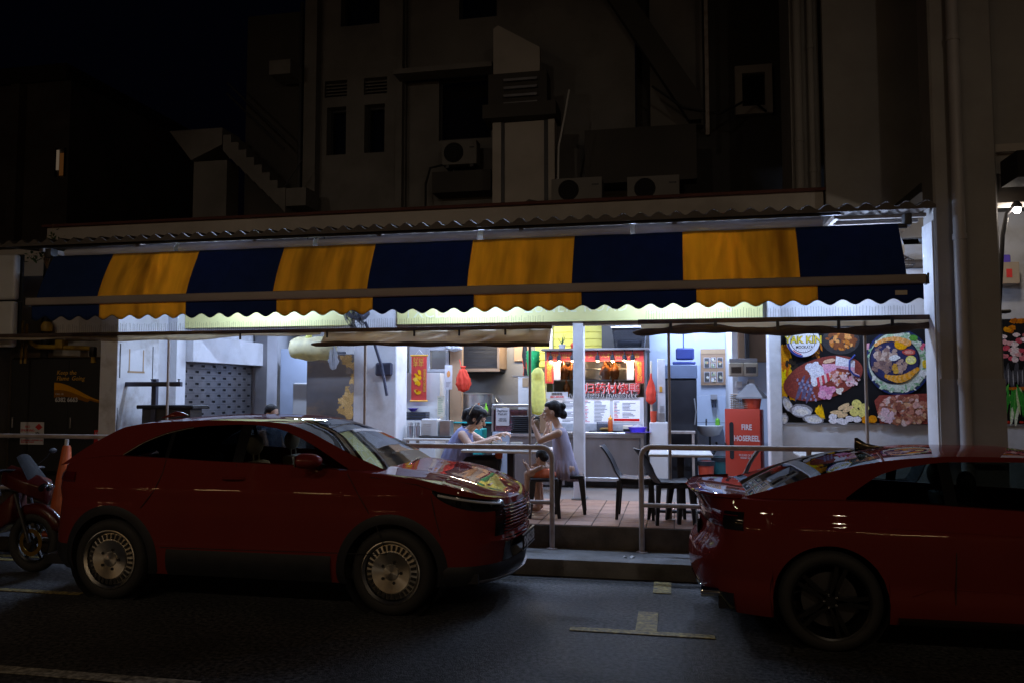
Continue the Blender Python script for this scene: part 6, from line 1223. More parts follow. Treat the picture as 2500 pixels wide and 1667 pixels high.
    def strip(s, nm, m, zlo, zhi, sel, off, par=None, side=(1, -1), n=4):
        """raised trim that follows the skin between two heights (functions of x)"""
        cols = [i for i in range(len(s.pts)) if sel(s.pts[i])]; out = None
        for sg in side:
            mb = s.mb(); V = []
            for i in cols:
                a, b = zlo(s.pts[i][0]), zhi(s.pts[i][0])
                for k in range(n+1): z = a+(b-a)*k/n; e = off*(0.2 if k in (0, n) else 1); p = s.pt(i, z, e); V.append((p[0], sg*p[1], p[2]))
            fs = [(a*(n+1)+b, a*(n+1)+b+1, (a+1)*(n+1)+b+1, (a+1)*(n+1)+b) for a in range(len(cols)-1) for b in range(n)]; mb.add(V, fs); o = mb.build(nm, m, par or s.t, smooth=50); out = out or o
        return out
    def arches(s, m, w, off):
        C = s.C
        for ax in C['axles']:
            for sg in (1, -1):
                mb = s.mb(); V = []; K = 30; a0 = -.62
                for k in range(K+1):
                    a = a0+(pi-2*a0)*k/K
                    for r in (C['arch_r']-.012, C['arch_r']+w*.5, C['arch_r']+w):
                        x = ax+r*cos(a); z = max(C['axle_z']+r*sin(a), C['zbot']); V.append((x, sg*(s.yside(x, z)+(off if r < C['arch_r']+w else .002)), z))
                mb.add(V, [(i*3+j, i*3+j+1, (i+1)*3+j+1, (i+1)*3+j) for i in range(K) for j in range(2)]); mb.build('arch_trim', m, s.t, smooth=60)
    def seam(s, P, r=.0035, m='black_rubber', nm='panel_gap', sides=(1, -1), off=.0005):
        mb = s.mb()
        for sg in sides: mb.tube([(x, sg*s.yside(x, z, off), z) for x, z in P], r, 5)
        mb.build(nm, m, s.bodyo)
    def wheel(s, ax, sg, kind, steer=0):
        C = s.C; r = C['tyre_r']; w = C['wmax']-.012; loc = Vector((ax, sg*w, C['axle_z'])); M_ = s.X @ Matrix.Translation(loc) @ Matrix.Rotation(steer, 4, 'Z') @ Matrix.Rotation(-sg*pi/2, 4, 'X')
        # local z points outward
        wh = T('wheel', 'x', 'x', tuple(s.X @ loc)); del wh['label'], wh['category']; wh.parent = s.t; wh.location = loc
        def B(nm, mb, mm, **k): mb.X = M_; return mb
        def go(nm, mb, mm, **k):
            me_off = tuple(s.X @ loc); o = mb.build(nm, mm, None, off=me_off, join=True, **k); o.parent = wh
            if nm in ('slots', 'lug_nuts'): o['kind'] = 'stuff'
            return o
        rr = C['rim_r']; mb = MB(); mb.X = M_; mb.lathe([(rr, -.20), (r-.03, -.205), (r, -.17), (r, -.03), (r-.02, -.005), (r-.05, .004), (rr+.012, -.004), (rr, -.012)], n=44, caps=False); go('tyre', mb, 'black_rubber', smooth=50)
        if kind == 'turbine':
            mb = MB(); mb.X = M_; mb.lathe([(rr, -.2), (rr-.03, -.17), (rr-.022, -.05), (rr-.008, -.008), (rr+.002, .0), (rr-.006, .002), (rr-.026, -.016)], n=48, caps=False); mb.lathe([(rr-.03, -.03), (rr*.66, -.022), (rr*.655, -.010), (rr*.60, -.012), (rr*.26, -.022), (rr*.24, -.014), (.02, -.012), (.001, -.012)], n=48, caps=False); go('rim', mb, 'rim_silver', smooth=40)
            mb = MB()
            for k in range(30):
                mb.X = M_ @ Matrix.Rotation(2*pi*k/30, 4, 'Z'); mb.box(rr*.69, rr*.86, -.010, .010, -.030, -.014)
            go('slots', mb, 'black_rubber', smooth=0); mb = MB()
            for k in range(5): mb.X = M_ @ Matrix.Rotation(2*pi*k/5, 4, 'Z'); mb.lathe([(.013, -.016), (.013, -.010)], (rr*.34, 0, 0), 8)
            go('lug_nuts', mb, 'black_rubber')
        else:
            mb = MB(); mb.X = M_; mb.lathe([(rr, -.2), (rr-.03, -.16), (rr-.02, -.05), (rr-.005, -.004), (rr+.002, 0), (rr-.012, -.006)], n=44, caps=False); mb.lathe([(.07, -.05), (.065, -.03), (.001, -.03)], n=20, caps=False)
            for k in range(10):
                mb.X = M_ @ Matrix.Rotation(2*pi*(k//2)/5+(.13 if k % 2 else -.13), 4, 'Z'); mb.prism([(.04, -.018), (rr-.012, -.013), (rr-.012, .013), (.04, .018)], -.05, -.016, 'z')
            go('rim', mb, 'rim_black', smooth=40); mb = MB()
            for k in range(5): mb.X = M_ @ Matrix.Rotation(2*pi*(k+.5)/5, 4, 'Z'); mb.lathe([(.009, -.032), (.009, -.022)], (.045, 0, 0), 8)
            go('lug_nuts', mb, 'chrome'); mb = MB(); mb.X = M_; mb.lathe([(rr*.72, -.10), (rr*.72, -.085), (.06, -.085)], n=30, caps=False); go('brake_disc', mb, 'dark_metal')
    def seats(s, xf, xr, zc, m, tan):
        for x in (xf, xr):
            for y in (-.36, .36):
                mb = s.mb(); mb.box(x-.42, x+.12, y-.24, y+.24, zc-.28, zc-.14); R = [[(x-.40-.14*u+dx, y+dy*(1-.25*u*u), zc-.16+.62*u) for dx, dy in ((-.06, -.23), (.05, -.20), (.05, .20), (-.06, .23))] for u in (0, .35, .7, 1)]; mb.rings(R); st = mb.build('seat', m if x == xf else tan, s.t, bevel=.04, seg=2)
                mb = s.mb(); mb.ell((x-.57, y, zc+.60), (.055, .13, .095)); mb.tube([(x-.55, y-.05, zc+.44), (x-.56, y-.05, zc+.55)], .008, 5); mb.tube([(x-.55, y+.05, zc+.44), (x-.56, y+.05, zc+.55)], .008, 5); mb.build('headrest', m, st)

# ---- red crossover
C = dict(outline=[(-2.08, 0), (-2.05, .45), (-1.93, .72), (-1.70, .835), (-1.25, .868), (-.3, .872), (.6, .872), (1.35, .868), (1.75, .825), (2.02, .70), (2.19, .42), (2.25, 0)],
         arch_r=.405, axle_z=.345, axles=(-1.29, 1.29), zbot=.24, wmax=.868, tyre_r=.345, rim_r=.252, shelf=.045,
         in_side=[(.2, .06), (.35, .02), (.5, .012), (.70, .004), (.80, .0), (.835, .011), (.90, .010), (.96, .008), (1.0, .022), (1.04, .028), (1.12, .040), (1.25, .065), (1.35, .10)],
         in_front=[(.2, .16), (.28, .06), (.42, .035), (.54, .015), (.585, -.008), (.64, .03), (.7, .012), (.80, .012), (.88, .03), (.93, .05), (1.05, .2)], in_rear=[(.2, .16), (.35, .04), (.5, .0), (.65, .02), (.8, .05), (.95, .02), (1.1, .06), (1.3, .14)],
         ztop=[(-2.1, 1.09), (-1.9, 1.14), (-1.6, 1.205), (-1.3, 1.235), (-.3, 1.205), (.5, 1.18), (.9, 1.15), (1.2, 1.125), (1.55, 1.085), (1.85, 1.015), (2.1, .935), (2.25, .90)],
         decks=[('bonnet', (.86, 2.3), .022)], rib=.006,
         cab=(-1.93, 1.26), cuts=(-.16, -.06, -1.24, .88, -.82, -.78, .33, .45), belt=[(-1.95, 1.13), (-1.6, 1.205), (-1.3, 1.24), (-.3, 1.205), (.5, 1.178), (.9, 1.145), (1.26, 1.09)],
         roof=[(-1.93, 1.14), (-1.72, 1.29), (-1.50, 1.42), (-1.30, 1.515), (-1.0, 1.56), (-.4, 1.588), (0, 1.582), (.25, 1.56), (.45, 1.50), (.75, 1.36), (1.0, 1.235), (1.26, 1.10)],
         gtop=[(-1.24, 1.245), (-1.05, 1.36), (-.8, 1.45), (-.5, 1.50), (-.1, 1.515), (.15, 1.49), (.40, 1.41), (.88, 1.165), (.95, 1.12)], ybelt=[(-1.95, .70), (-1.3, .765), (0, .80), (.8, .79), (1.26, .62)], tumble=.42, cant=.90, rpow=2.4,
         tint_x=-.06, pillars=((-.16, -.06), (-.82, -.78)), dlo=(-1.24, .88), apil=.45, ws=(-1.32, .33))
suv = Car('crossover_car', 'dark red crossover car with silver turbine wheels parked at the kerb', (-3.55, 7.045, 0), C)
suv.body('paint_red'); suv.cabin('paint_red', 'car_glass', 'car_glass_dark')
for ax in (-1.29, 1.29):
    for sg in (1, -1): suv.wheel(ax, sg, 'turbine', -.05 if ax > 0 else 0)
suv.arches('black_plastic', .065, .014)
suv.strip('sill_trim', 'black_plastic', lambda x: .24, lambda x: .46, lambda p: -.80 < p[0] < .80 and p[1] > .5, .018)
suv.strip('bumper_trim', 'black_plastic', lambda x: .24, lambda x: .40, lambda p: p[0] > 1.72, .02); suv.strip('bumper_trim', 'black_plastic', lambda x: .24, lambda x: .46, lambda p: p[0] < -1.72, .02)
suv.strip('front_lip', 'dull_steel', lambda x: .255, lambda x: .285, lambda p: p[0] > 1.98, .04)
hl = suv.strip('headlamp', 'gloss_black', lambda x: lerp_tab([(1.62, .995), (1.70, .93), (1.85, .865), (2.08, .825), (2.17, .84)], x), lambda x: 1.008-.105*max(0, (x-1.62)/.55), lambda p: 1.62 < p[0] < 2.17 and p[1] > .3, .010, n=6)
suv.strip('lamp_bar', 'lamp_pale', lambda x: max(.965, 0)-.105*max(0, (x-1.62)/.55), lambda x: .996-.105*max(0, (x-1.62)/.55), lambda p: 1.67 < p[0] < 2.15 and p[1] > .3, .018, n=3)
mb = suv.mb()
for sg in (1, -1):
    for k in range(3): i = min(range(len(suv.pts)), key=lambda j: abs(suv.pts[j][0]-(1.84+.11*k))); p = suv.pt(i, .905-.02*k, .012); mb.ell((p[0], sg*p[1], p[2]), (.024, .024, .022), 10, 6)
mb.build('projector', 'lens', hl)
suv.strip('tail_lamp', 'lamp_red', lambda x: 1.0, lambda x: 1.09, lambda p: p[0] < -1.68, .012)
gr = suv.strip('grille', 'gloss_black', lambda x: .62, lambda x: .865, lambda p: p[0] > 2.10, .004)
for k in range(9):
    z = .635+k*.027; mb = suv.mb(); cols = [i for i in range(len(suv.pts)) if suv.pts[i][0] > 2.08 and suv.pts[i][1] < .50]
    P = [suv.pt(i, z, .016) for i in cols]; P = [(p[0], p[1], p[2]) for p in P]+[(p[0], -p[1], p[2]) for p in P[::-1]][1:]; mb.tube(P, .0085, 6, sq=.7); mb.build('grille_bar', 'paint_red', gr)
mb = suv.mb(); nx = suv.pt(len(suv.pts)-1, .76, .03)[0]
for y in (-.035, .035): mb.box(nx, nx+.012, y-.007, y+.007, .72, .81)
mb.box(nx, nx+.012, -.028, .028, .758, .772); mb.box(nx-.004, nx+.006, -.055, .055, .705, .712); mb.box(nx-.004, nx+.006, -.055, .055, .818, .825); mb.box(nx-.004, nx+.006, -.055, -.048, .7125, .8175); mb.box(nx-.004, nx+.006, .048, .055, .7125, .8175); mb.build('badge', 'chrome', gr, bevel=.003)
npx = suv.pt(len(suv.pts)-1, .52, .03)[0]; mb = suv.mb(); mb.box(npx, npx+.012, -.26, .26, .455, .575); pl_ = mb.build('number_plate', 'print_black', suv.t, bevel=.004)
mb = suv.mb(); mb.box(npx-.002, npx+.014, -.27, .27, .448, .4545); mb.box(npx-.002, npx+.014, -.27, .27, .5755, .582); mb.build('plate_frame', 'dull_steel', pl_)
text('lettering', 'SNJ5623B', .115, 'paper', pl_, (npx-3.55+.014, 7.045-.24, .478), rot=(pi/2, 0, pi/2), ext=.001, width=.48, off=.002)
lo_in = suv.strip('lower_intake', 'gloss_black', lambda x: .40, lambda x: .60, lambda p: p[0] > 2.16, .006)
suv.seam([(1.26, .50), (1.18, .70), (1.02, .95), (.90, 1.13)]); suv.seam([(-.11, .47), (-.11, 1.19)]); suv.seam([(-.98, .80), (-.86, .95), (-.80, 1.1), (-.78, 1.22)]); suv.seam([(-.80, .47), (1.26, .49)]); suv.seam([(1.66, 1.0), (1.5, 1.05), (1.1, 1.105)], off=.0); suv.seam([(1.62, .97), (1.66, .80), (1.70, .64)])
for x in (.02,): 
    for sg in (1, -1):
        mb = suv.mb(); y = suv.yside(x-.15, 1.07, .0); mb.tube([(x-.24, sg*(y+.004), 1.065), (x-.20, sg*(y+.03), 1.07), (x-.08, sg*(y+.03), 1.072), (x-.04, sg*(y+.004), 1.07)], .012, 8, sq=1.0); mb.build('door_handle', 'paint_red', suv.bodyo)
for sg in (1, -1):
    mb = suv.mb(); c = (.60, sg*.94, 1.235); R = []
    for k, (dx, sc) in enumerate(((-.07, .55), (-.06, .95), (0, 1.0), (.06, .9), (.10, .62), (.12, .2))): R.append([(c[0]+dx, c[1]+.105*sc*cos(a), c[2]+.065*sc*sin(a)+.02*sin(2*a)*0) for a in [2*pi*j/16 for j in range(16)]])
    mb.rings(R); mr = mb.build('mirror', 'paint_red', suv.t, smooth=60); mb = suv.mb(); mb.tube([(.66, sg*.78, 1.165), (.63, sg*.88, 1.20)], [.04, .025], 8); mb.build('mirror_stalk', 'gloss_black', mr); mb = suv.mb(); mb.box(c[0]-.082, c[0]-.076, c[1]-.08, c[1]+.08, c[2]-.045, c[2]+.045); mb.build('mirror_glass', 'chrome', mr)
mb = suv.mb()
for sg in (1, -1): xs_ = sorted(x for x in suv.SEC if -1.24 <= x <= -.60); mb.tube([(x, sg*(suv.SEC[x][4][0]+.004), suv.SEC[x][4][1]) for x in xs_], .008, 6)
mb.build('window_trim', 'chrome', suv.t)
suv.seats(.37, -.55, .72, 'seat_tan', 'seat_dark'); mb = suv.mb(); mb.box(.52, 1.12, -.64, .64, .70, 1.06); mb.build('dashboard', 'seat_dark', suv.t, bevel=.08, seg=3); mb = suv.mb(); mb.X = suv.X @ Matrix.Translation((.42, -.36, .98)) @ Matrix.Rotation(1.15, 4, 'Y'); mb.tube([(.18*cos(a), .18*sin(a), 0) for a in [2*pi*k/24 for k in range(24)]], .014, 6, closed=True); mb.build('steering_wheel', 'seat_dark', suv.t)
mb = suv.mb(); mb.box(.34, .40, -.09, .09, 1.40, 1.47); mb.build('rear_view_mirror', 'black_plastic', suv.t, bevel=.015); mb = suv.mb(); mb.prism([(-1.42, 1.54), (-1.12, 1.572), (-1.18, 1.60), (-1.25, 1.612)], -.018, .018); 
mb.build('shark_fin', 'paint_red', suv.t, bevel=.006); mb = suv.mb(); mb.tube([(1.24, -.40, 1.125), (1.18, .0, 1.165), (1.12, .40, 1.165)], .007, 6); mb.tube([(1.24, .05, 1.13), (1.17, .40, 1.15), (1.05, .58, 1.16)], .007, 6); mb.build('wiper', 'black_plastic', suv.t)

# ---- red coupe
C = dict(outline=[(-2.33, 0), (-2.29, .42), (-2.20, .66), (-2.05, .80), (-1.75, .895), (-1.38, .925), (-.8, .905), (0, .90), (.9, .905), (1.45, .92), (1.9, .86), (2.2, .66), (2.35, .35), (2.40, 0)],
         arch_r=.385, axle_z=.345, axles=(-1.38, 1.40), zbot=.20, wmax=.925, tyre_r=.345, rim_r=.262, shelf=.06,
         in_side=[(.15, .08), (.25, .03), (.36, .015), (.44, .03), (.55, .012), (.75, .0), (.84, .006), (.88, .022), (.95, .045), (1.0, .075), (1.1, .12)],
         in_front=[(.2, .1), (.4, 0), (.7, .04), (.9, .2)], in_rear=[(.15, .20), (.24, .10), (.36, .02), (.52, .0), (.63, .015), (.70, .075), (.80, .10), (.90, .085), (.96, .06), (1.02, .02), (1.06, -.01)],
         ztop=[(-2.35, 1.045), (-2.1, 1.03), (-1.85, 1.015), (-1.3, 1.03), (-.8, 1.02), (0, .985), (.8, .955), (1.3, .93), (1.9, .82), (2.4, .70)],
         decks=[('boot_lid', (-2.4, -1.55), .018), ('bonnet', (1.0, 2.45), .06)], cab=(-1.92, 1.35), cuts=(-1.24, -.60, -.52, .55, .85),
         belt=[(-1.95, 1.005), (-1.3, 1.035), (-.8, 1.025), (0, .99), (.8, .96), (1.35, .93)], roof=[(-1.92, 1.035), (-1.7, 1.11), (-1.4, 1.215), (-1.1, 1.30), (-.8, 1.35), (-.45, 1.375), (0, 1.375), (.3, 1.34), (.6, 1.255), (1.0, 1.09), (1.35, .945)],
         gtop=[(-1.24, 1.045), (-1.12, 1.13), (-.98, 1.21), (-.8, 1.262), (-.5, 1.30), (0, 1.305), (.3, 1.27), (.85, 1.05), (.95, .97)], ybelt=[(-1.95, .70), (-1.3, .775), (-.5, .80), (.5, .80), (1.35, .70)], tumble=.50, cant=.90, rpow=2.3,
         pillars=((-.60, -.52),), dlo=(-1.24, .85), apil=.55, ws=(-.98, .40), rear_dark=False)
cp = Car('coupe_car', 'dark red coupe with black wheels cut by the right edge', (2.43, 6.865, 0), C)
cp.body('paint_red2'); cp.cabin('paint_red2', 'car_glass_rear', 'car_glass_tint')
for ax in (-1.38, 1.40):
    for sg in (1, -1): cp.wheel(ax, sg, 'spoke')
cp.strip('tail_lamp', 'lamp_red', lambda x: .81-.02*max(0, x+2.1), lambda x: .925-.05*max(0, x+2.0), lambda p: p[0] < -1.98 and p[1] > .28, .014, n=5)
cp.strip('lamp_side', 'gloss_black', lambda x: .80, lambda x: .93, lambda p: -2.11 < p[0] < -1.95 and p[1] > .28, .018, n=3)  # glossy black side part of the tail lamp
cp.strip('rear_diffuser', 'gloss_black', lambda x: .20, lambda x: .345, lambda p: p[0] < -2.02, .012); cp.strip('boot_lip', 'paint_red2', lambda x: 1.018, lambda x: 1.05, lambda p: p[0] < -1.97, .022)
for sg in (1, -1):
    mb = cp.mb(); c = (-2.17, sg*.64, .33); R = []
    for dx, s_ in ((.12, .9), (-.07, 1.0), (-.085, .96), (-.08, .80), (.05, .78)): R.append([(c[0]+dx+.0, c[1]+.10*s_*cos(a), c[2]+.052*s_*sin(a)) for a in [2*pi*k/22 for k in range(22)]])
    mb.rings(R, caps=False); ex = mb.build('exhaust_tip', 'chrome', cp.t, smooth=60); mb = cp.mb(); mb.rings([[(c[0]+.04, c[1]+.08*cos(a), c[2]+.042*sin(a)) for a in [2*pi*k/16 for k in range(16)]]]*2); mb.build('exhaust_bore', 'black_rubber', ex)
cp.strip('sill_trim', 'gloss_black', lambda x: .20, lambda x: .255, lambda p: -.98 < p[0] < .98 and p[1] > .5, .03)
cp.seam([(-.58, .36), (-.57, .7), (-.56, 1.01)]); cp.seam([(-1.0, .86), (-.3, .835), (.6, .80), (1.2, .77)], r=.0015, m='paint_red2', nm='crease', off=.0); cp.seam([(-.85, .40), (-.70, .46), (-.3, .455), (.4, .42)], r=.004, m='paint_red2', nm='crease', off=.001)
mb = cp.mb(); mb.prism([(-1.02, 1.325), (-.78, 1.36), (-.86, 1.375), (-.93, 1.39), (-.995, 1.435), (-1.015, 1.43)], -.012, .012); mb.build('shark_fin', 'gloss_black', cp.t, bevel=.004)
mb = cp.mb(); mb.tube([(-2.1, 0, .84), (-2.13, 0, .84)], .03, 12); mb.build('badge', 'chrome', cp.t)
mb = cp.mb(); mb.box(-2.262, -2.25, -.26, .26, .68, .79); mb.build('number_plate', 'print_black', cp.t)
cp.seats(.25, -.62, .52, 'seat_dark', 'seat_dark'); mb = cp.mb(); mb.box(.55, 1.2, -.68, .68, .5, .90); mb.build('dashboard', 'seat_dark', cp.t, bevel=.08)
mb = cp.mb(); mb.box(-1.60, -1.0, -.66, .66, .80, .99); mb.build('parcel_shelf', 'seat_dark', cp.t)
mb = cp.mb()
xs_ = sorted(x for x in cp.SEC if -1.1 <= x <= -.92)
mb.tube([(-.975, cp.SEC[xs_[8 % len(xs_)]][6][0]*u, lerp_tab(C['roof'], -.975)+.002-.05*abs(u)**3) for u in [-1+2*k/12 for k in range(13)]], .003, 5); mb.build('roof_seam', 'black_rubber', cp.t)

# ---- motorcycle
mc = T('motorcycle', 'dark red scooter-style motorcycle parked at the left edge', 'motorcycle', (-6.9, 7.0, 0)); MX = Matrix.Translation((-6.40, 7.0, 0)) @ Matrix.Rotation(-.05, 4, 'Z')
def mbm(): m = MB(); m.X = MX; return m
for x, nm in ((.08, 'front_wheel'), (-1.22, 'rear_wheel')):
    mb = mbm(); mb.X = MX @ Matrix.Translation((x, 0, .30)) @ Matrix.Rotation(pi/2, 4, 'X'); mb.tube([(.25*cos(a), .25*sin(a), 0) for a in [2*pi*k/36 for k in range(36)]], .052, 10, closed=True); w = mb.build(nm, 'black_rubber', mc, smooth=60)
    mb = mbm(); mb.X = MX @ Matrix.Translation((x, 0, .30)) @ Matrix.Rotation(pi/2, 4, 'X'); mb.lathe([(.20, -.03), (.185, -.02), (.185, .02), (.20, .03)], n=32, caps=False)
    for k in range(6): mb.X = MX @ Matrix.Translation((x, 0, .30)) @ Matrix.Rotation(pi/2, 4, 'X') @ Matrix.Rotation(k*pi/3, 4, 'Z'); mb.box(.02, .19, -.013, .013, -.012, .012)
    mb.build('rim', 'rim_black', w)
    mb = mbm(); mb.X = MX @ Matrix.Translation((x, -.045, .30)) @ Matrix.Rotation(pi/2, 4, 'X'); mb.lathe([(.135, 0), (.135, .006), (.095, .006), (.095, 0)], n=30, caps=False); mb.build('brake_disc', 'gold_metal', w)
for sg in (-1, 1): mb = mbm(); mb.tube([(.08, .07*sg, .30), (-.10, .08*sg, .78)], .02, 8); mb.build('fork', 'dark_metal', mc)
mb = mbm(); mb.tube([(.08+.32*cos(a), 0, .30+.32*sin(a)) for a in [.35+1.9*k/12 for k in range(13)]], [.02]+[.055]*11+[.03], 8, sq=1.2); mb.build('front_fender', 'bike_red', mc, smooth=60)
mb = mbm(); R = [[(x+dx, y*sy, z+dz) for dx, sy, dz in ((0, -1, -.08), (.02, -1, .04), (0, 0, .10), (.02, 1, .04), (0, 1, -.08), (0, 0, -.14))] for x, y, z in ((.22, .05, .80), (.10, .15, .86), (-.08, .17, .92), (-.25, .12, .96))]; mb.rings(R); mb.build('front_cowl', 'bike_red', mc, bevel=.015, smooth=60)
mb = mbm(); R = [[(x, y, z) for y, z in ((-w, z0), (w, z0), (w*.7, z1), (-w*.7, z1))] for x, w, z0, z1 in ((-.12, .12, .50, .80), (-.35, .13, .36, .62), (-.75, .14, .36, .60), (-1.0, .13, .50, .78), (-1.5, .08, .70, .86))]; mb.rings(R); mb.build('side_fairing', 'bike_red', mc, bevel=.03, smooth=60)
mb = mbm(); R = [[(x, y, z) for y, z in ((-w, z0), (w, z0), (w*.8, z1), (-w*.8, z1))] for x, w, z0, z1 in ((-.45, .10, .72, .80), (-.7, .14, .74, .82), (-1.15, .14, .78, .86), (-1.55, .10, .84, .92))]; mb.rings(R); mb.build('saddle', 'black_plastic', mc, bevel=.02)
mb = mbm(); mb.tube([(-.20, -.36, 1.00), (-.16, -.18, 1.02), (-.14, 0, 1.0), (-.16, .18, 1.02), (-.20, .36, 1.00)], .015, 8); mb.build('handlebar', 'black_plastic', mc)
mb = mbm(); mb.grid(lambda u, v: (.10-.20*v, .12*(2*u-1)*(1-.3*v), .93+.24*v-.03*(2*u-1)**2), 8, 6); mb.build('windshield', 'trousers', mc, thick=.003)
for sg in (-1, 1):
    mb = mbm(); mb.tube([(-.18, .22*sg, 1.02), (-.10, .30*sg, 1.12), (-.10, .33*sg, 1.16)], .006, 6); mb.ell((-.09, .36*sg, 1.18), (.018, .055, .03), 10, 6); mb.build('mirror', 'black_plastic', mc)
mb = mbm(); mb.ell((.20, 0, .84), (.035, .10, .05)); mb.build('headlamp', 'gloss_black', mc); mb = mbm(); mb.tube([(-.6, -.15, .30), (-1.3, -.18, .42)], [.03, .05], 10); mb.build('exhaust', 'dark_metal', mc); mb = mbm(); mb.tube([(-.7, -.1, .35), (-.72, -.26, .02)], .012, 6); mb.build('stand', 'dark_metal', mc)
# ---- traffic cone
cn = T('traffic_cone', 'tall orange traffic cone between the motorcycle and the crossover', 'cone', (-6.98, 8.12, .16)); mb = MB(); mb.X = Matrix.Translation((-7.0, 8.12, .16)) @ Matrix.Rotation(.05, 4, 'Y'); mb.lathe([(.155, .03), (.15, .05), (.045, 1.0), (.035, 1.02), (.03, 1.02)], n=22, caps=False); mb.build('cone', 'cone_orange', cn, thick=.004); mb = MB(); mb.box(-7.21, -6.79, 7.91, 8.33, .162, .19); mb.build('base', 'cone_orange', cn, bevel=.012); mb = MB(); mb.tube([(-6.955, 8.12, 1.17), (-6.95, 8.12, 1.25)], .022, 8); mb.build('tip', 'white_plastic', cn)
# ================================================================ people
def hand(mb, c, fwd, up, s=1.0, curl=.6):
    """palm plus five bent fingers; fwd: towards the fingertips, up: out of the back of the hand"""
    f = Vector(fwd).normalized(); u = Vector(up); u = (u-f*u.dot(f)).normalized(); r = f.cross(u); c = Vector(c)
    mb.cap(c-f*.03*s, c+f*.03*s+r*.012*s, .026*s, .026*s, 10); mb.cap(c-f*.03*s, c+f*.03*s-r*.016*s, .024*s, .022*s, 10)
    for k, (o, l) in enumerate(((.030, .068), (.010, .078), (-.011, .072), (-.031, .056))):
        a = c+f*.045*s+r*o*s; b = a+(f*cos(curl*.5)-u*sin(curl*.5))*l*.5*s; d = b+(f*cos(curl*1.5)-u*sin(curl*1.5))*l*.5*s; mb.cap(a, b, .0095*s, .0088*s, 8); mb.cap(b, d, .0088*s, .0072*s, 8)
    a = c-f*.012*s+r*.034*s; b = a+(f*.6+r*.6-u*.4).normalized()*.036*s; d = b+(f*.8-u*.5-r*.1).normalized()*.03*s; mb.cap(a, b, .0115*s, .010*s, 8); mb.cap(b, d, .010*s, .0085*s, 8)
def head_of(mb, c, yaw, pitch, s=1.0):
    """skull, jaw, nose, lips, brow, ear; faces +X before turning"""
    M_ = Matrix.Translation(c) @ Matrix.Rotation(yaw, 4, 'Z') @ Matrix.Rotation(pitch, 4, 'Y') @ Matrix.Scale(s, 4); o = mb.X; mb.X = M_
    mb.ell((-.012, 0, .030), (.094, .074, .088)); mb.ell((.026, 0, -.035), (.058, .054, .070)); mb.ell((.058, 0, -.088), (.022, .026, .020)); mb.cap((.084, 0, .010), (.106, 0, -.030), .008, .014); mb.ell((.083, 0, -.062), (.014, .024, .009)); mb.ell((.081, 0, -.074), (.013, .020, .008)); mb.ell((.074, .028, .022), (.016, .022, .010)); mb.ell((.074, -.028, .022), (.016, .022, .010)); mb.ell((.060, .040, -.025), (.024, .022, .026)); mb.ell((.060, -.040, -.025), (.024, .022, .026))
    for y in (-.077, .077): mb.ell((-.008, y, -.012), (.018, .009, .030))
    mb.X = o; return M_
def face_bits(par, M_):
    for y in (-.030, .030):
        mb = MB(); mb.X = M_; mb.ell((.0785, y, .004), (.010, .0135, .0055), 10, 6); mb.build('eye', 'hair', par); mb = MB(); mb.X = M_; mb.tube([(.088, y-.018, .026), (.091, y, .031), (.084, y+.018*(1 if y > 0 else -1), .027)], .0032, 5); mb.build('eyebrow', 'hair', par)
    mb = MB(); mb.X = M_; mb.ell((.0935, 0, -.067), (.005, .020, .0065), 10, 6); mb.build('lips', 'lip', par)
def torso_ring(c, rx, ry, tilt=0, n=20, fold=0, ph=0, k=9):
    R = []
    for j in range(n):
        q = 2*pi*j/n; m = 1+fold*sin(k*q+ph); x = rx*m*cos(q); R.append((c[0]+x*cos(tilt), c[1]+ry*m*sin(q), c[2]-x*sin(tilt)))
    return R
mat('lip', (.42, .16, .13), .5)
# ---- woman in blue, seated facing right, bent over her bowl
p = T('person', 'woman in a loose blue sleeveless dress bent over her bowl', 'person', (-2.62, 9.66, .4))
mb = MB(); H_ = head_of(mb, (-2.405, 9.66, 1.470), -.10, .42, 1.12)
mb.cap((-2.52, 9.66, 1.32), (-2.43, 9.66, 1.40), .052, .048); mb.rings([torso_ring(c, rx, ry, .3) for c, rx, ry in (((-2.68, 9.66, .86), .13, .17), ((-2.68, 9.66, 1.0), .12, .16), ((-2.62, 9.66, 1.18), .11, .15), ((-2.56, 9.66, 1.28), .09, .15), ((-2.53, 9.66, 1.335), .05, .09))])
for sg, el, wr, hd in ((-1, (-2.43, 9.40, 1.145), (-2.20, 9.50, 1.215), (-2.15, 9.52, 1.235)), (1, (-2.36, 9.84, 1.165), (-2.12, 9.68, 1.27), (-2.07, 9.66, 1.285))):
    sh = (-2.555, 9.66+sg*.165, 1.275); mb.cap(sh, el, .056, .044); mb.cap(el, wr, .043, .030); hand(mb, hd, (.9, -.1*sg, .12), (0, -.3, 1), .95, .9)
for sg in (-1, 1): mb.cap((-2.66, 9.66+sg*.09, .90), (-2.20, 9.62+sg*.10, .93), .085, .065); mb.cap((-2.20, 9.62+sg*.10, .93), (-2.22, 9.62+sg*.10, .50), .06, .042); mb.cap((-2.24, 9.62+sg*.10, .44), (-2.10, 9.62+sg*.10, .435), .036, .03)
remesh(mb, 'body', 'skin', p, .0085, 3); face_bits(p, H_)
mb = MB(); mb.X = H_; mb.ell((-.032, 0, .046), (.106, .094, .100)); mb.ell((.018, 0, .082), (.082, .080, .054)); mb.ell((-.05, 0, -.02), (.080, .082, .08)); mb.cap((.055, .072, .055), (.035, .080, -.03), .02, .012); mb.cap((.055, -.072, .055), (.040, -.080, -.045), .02, .012); mb.ell((-.135, 0, .0), (.055, .052, .062)); mb.cap((-.09, 0, .02), (-.14, 0, -.05), .05, .04); hr_ = remesh(mb, 'hair', 'hair', p, .008, 3)
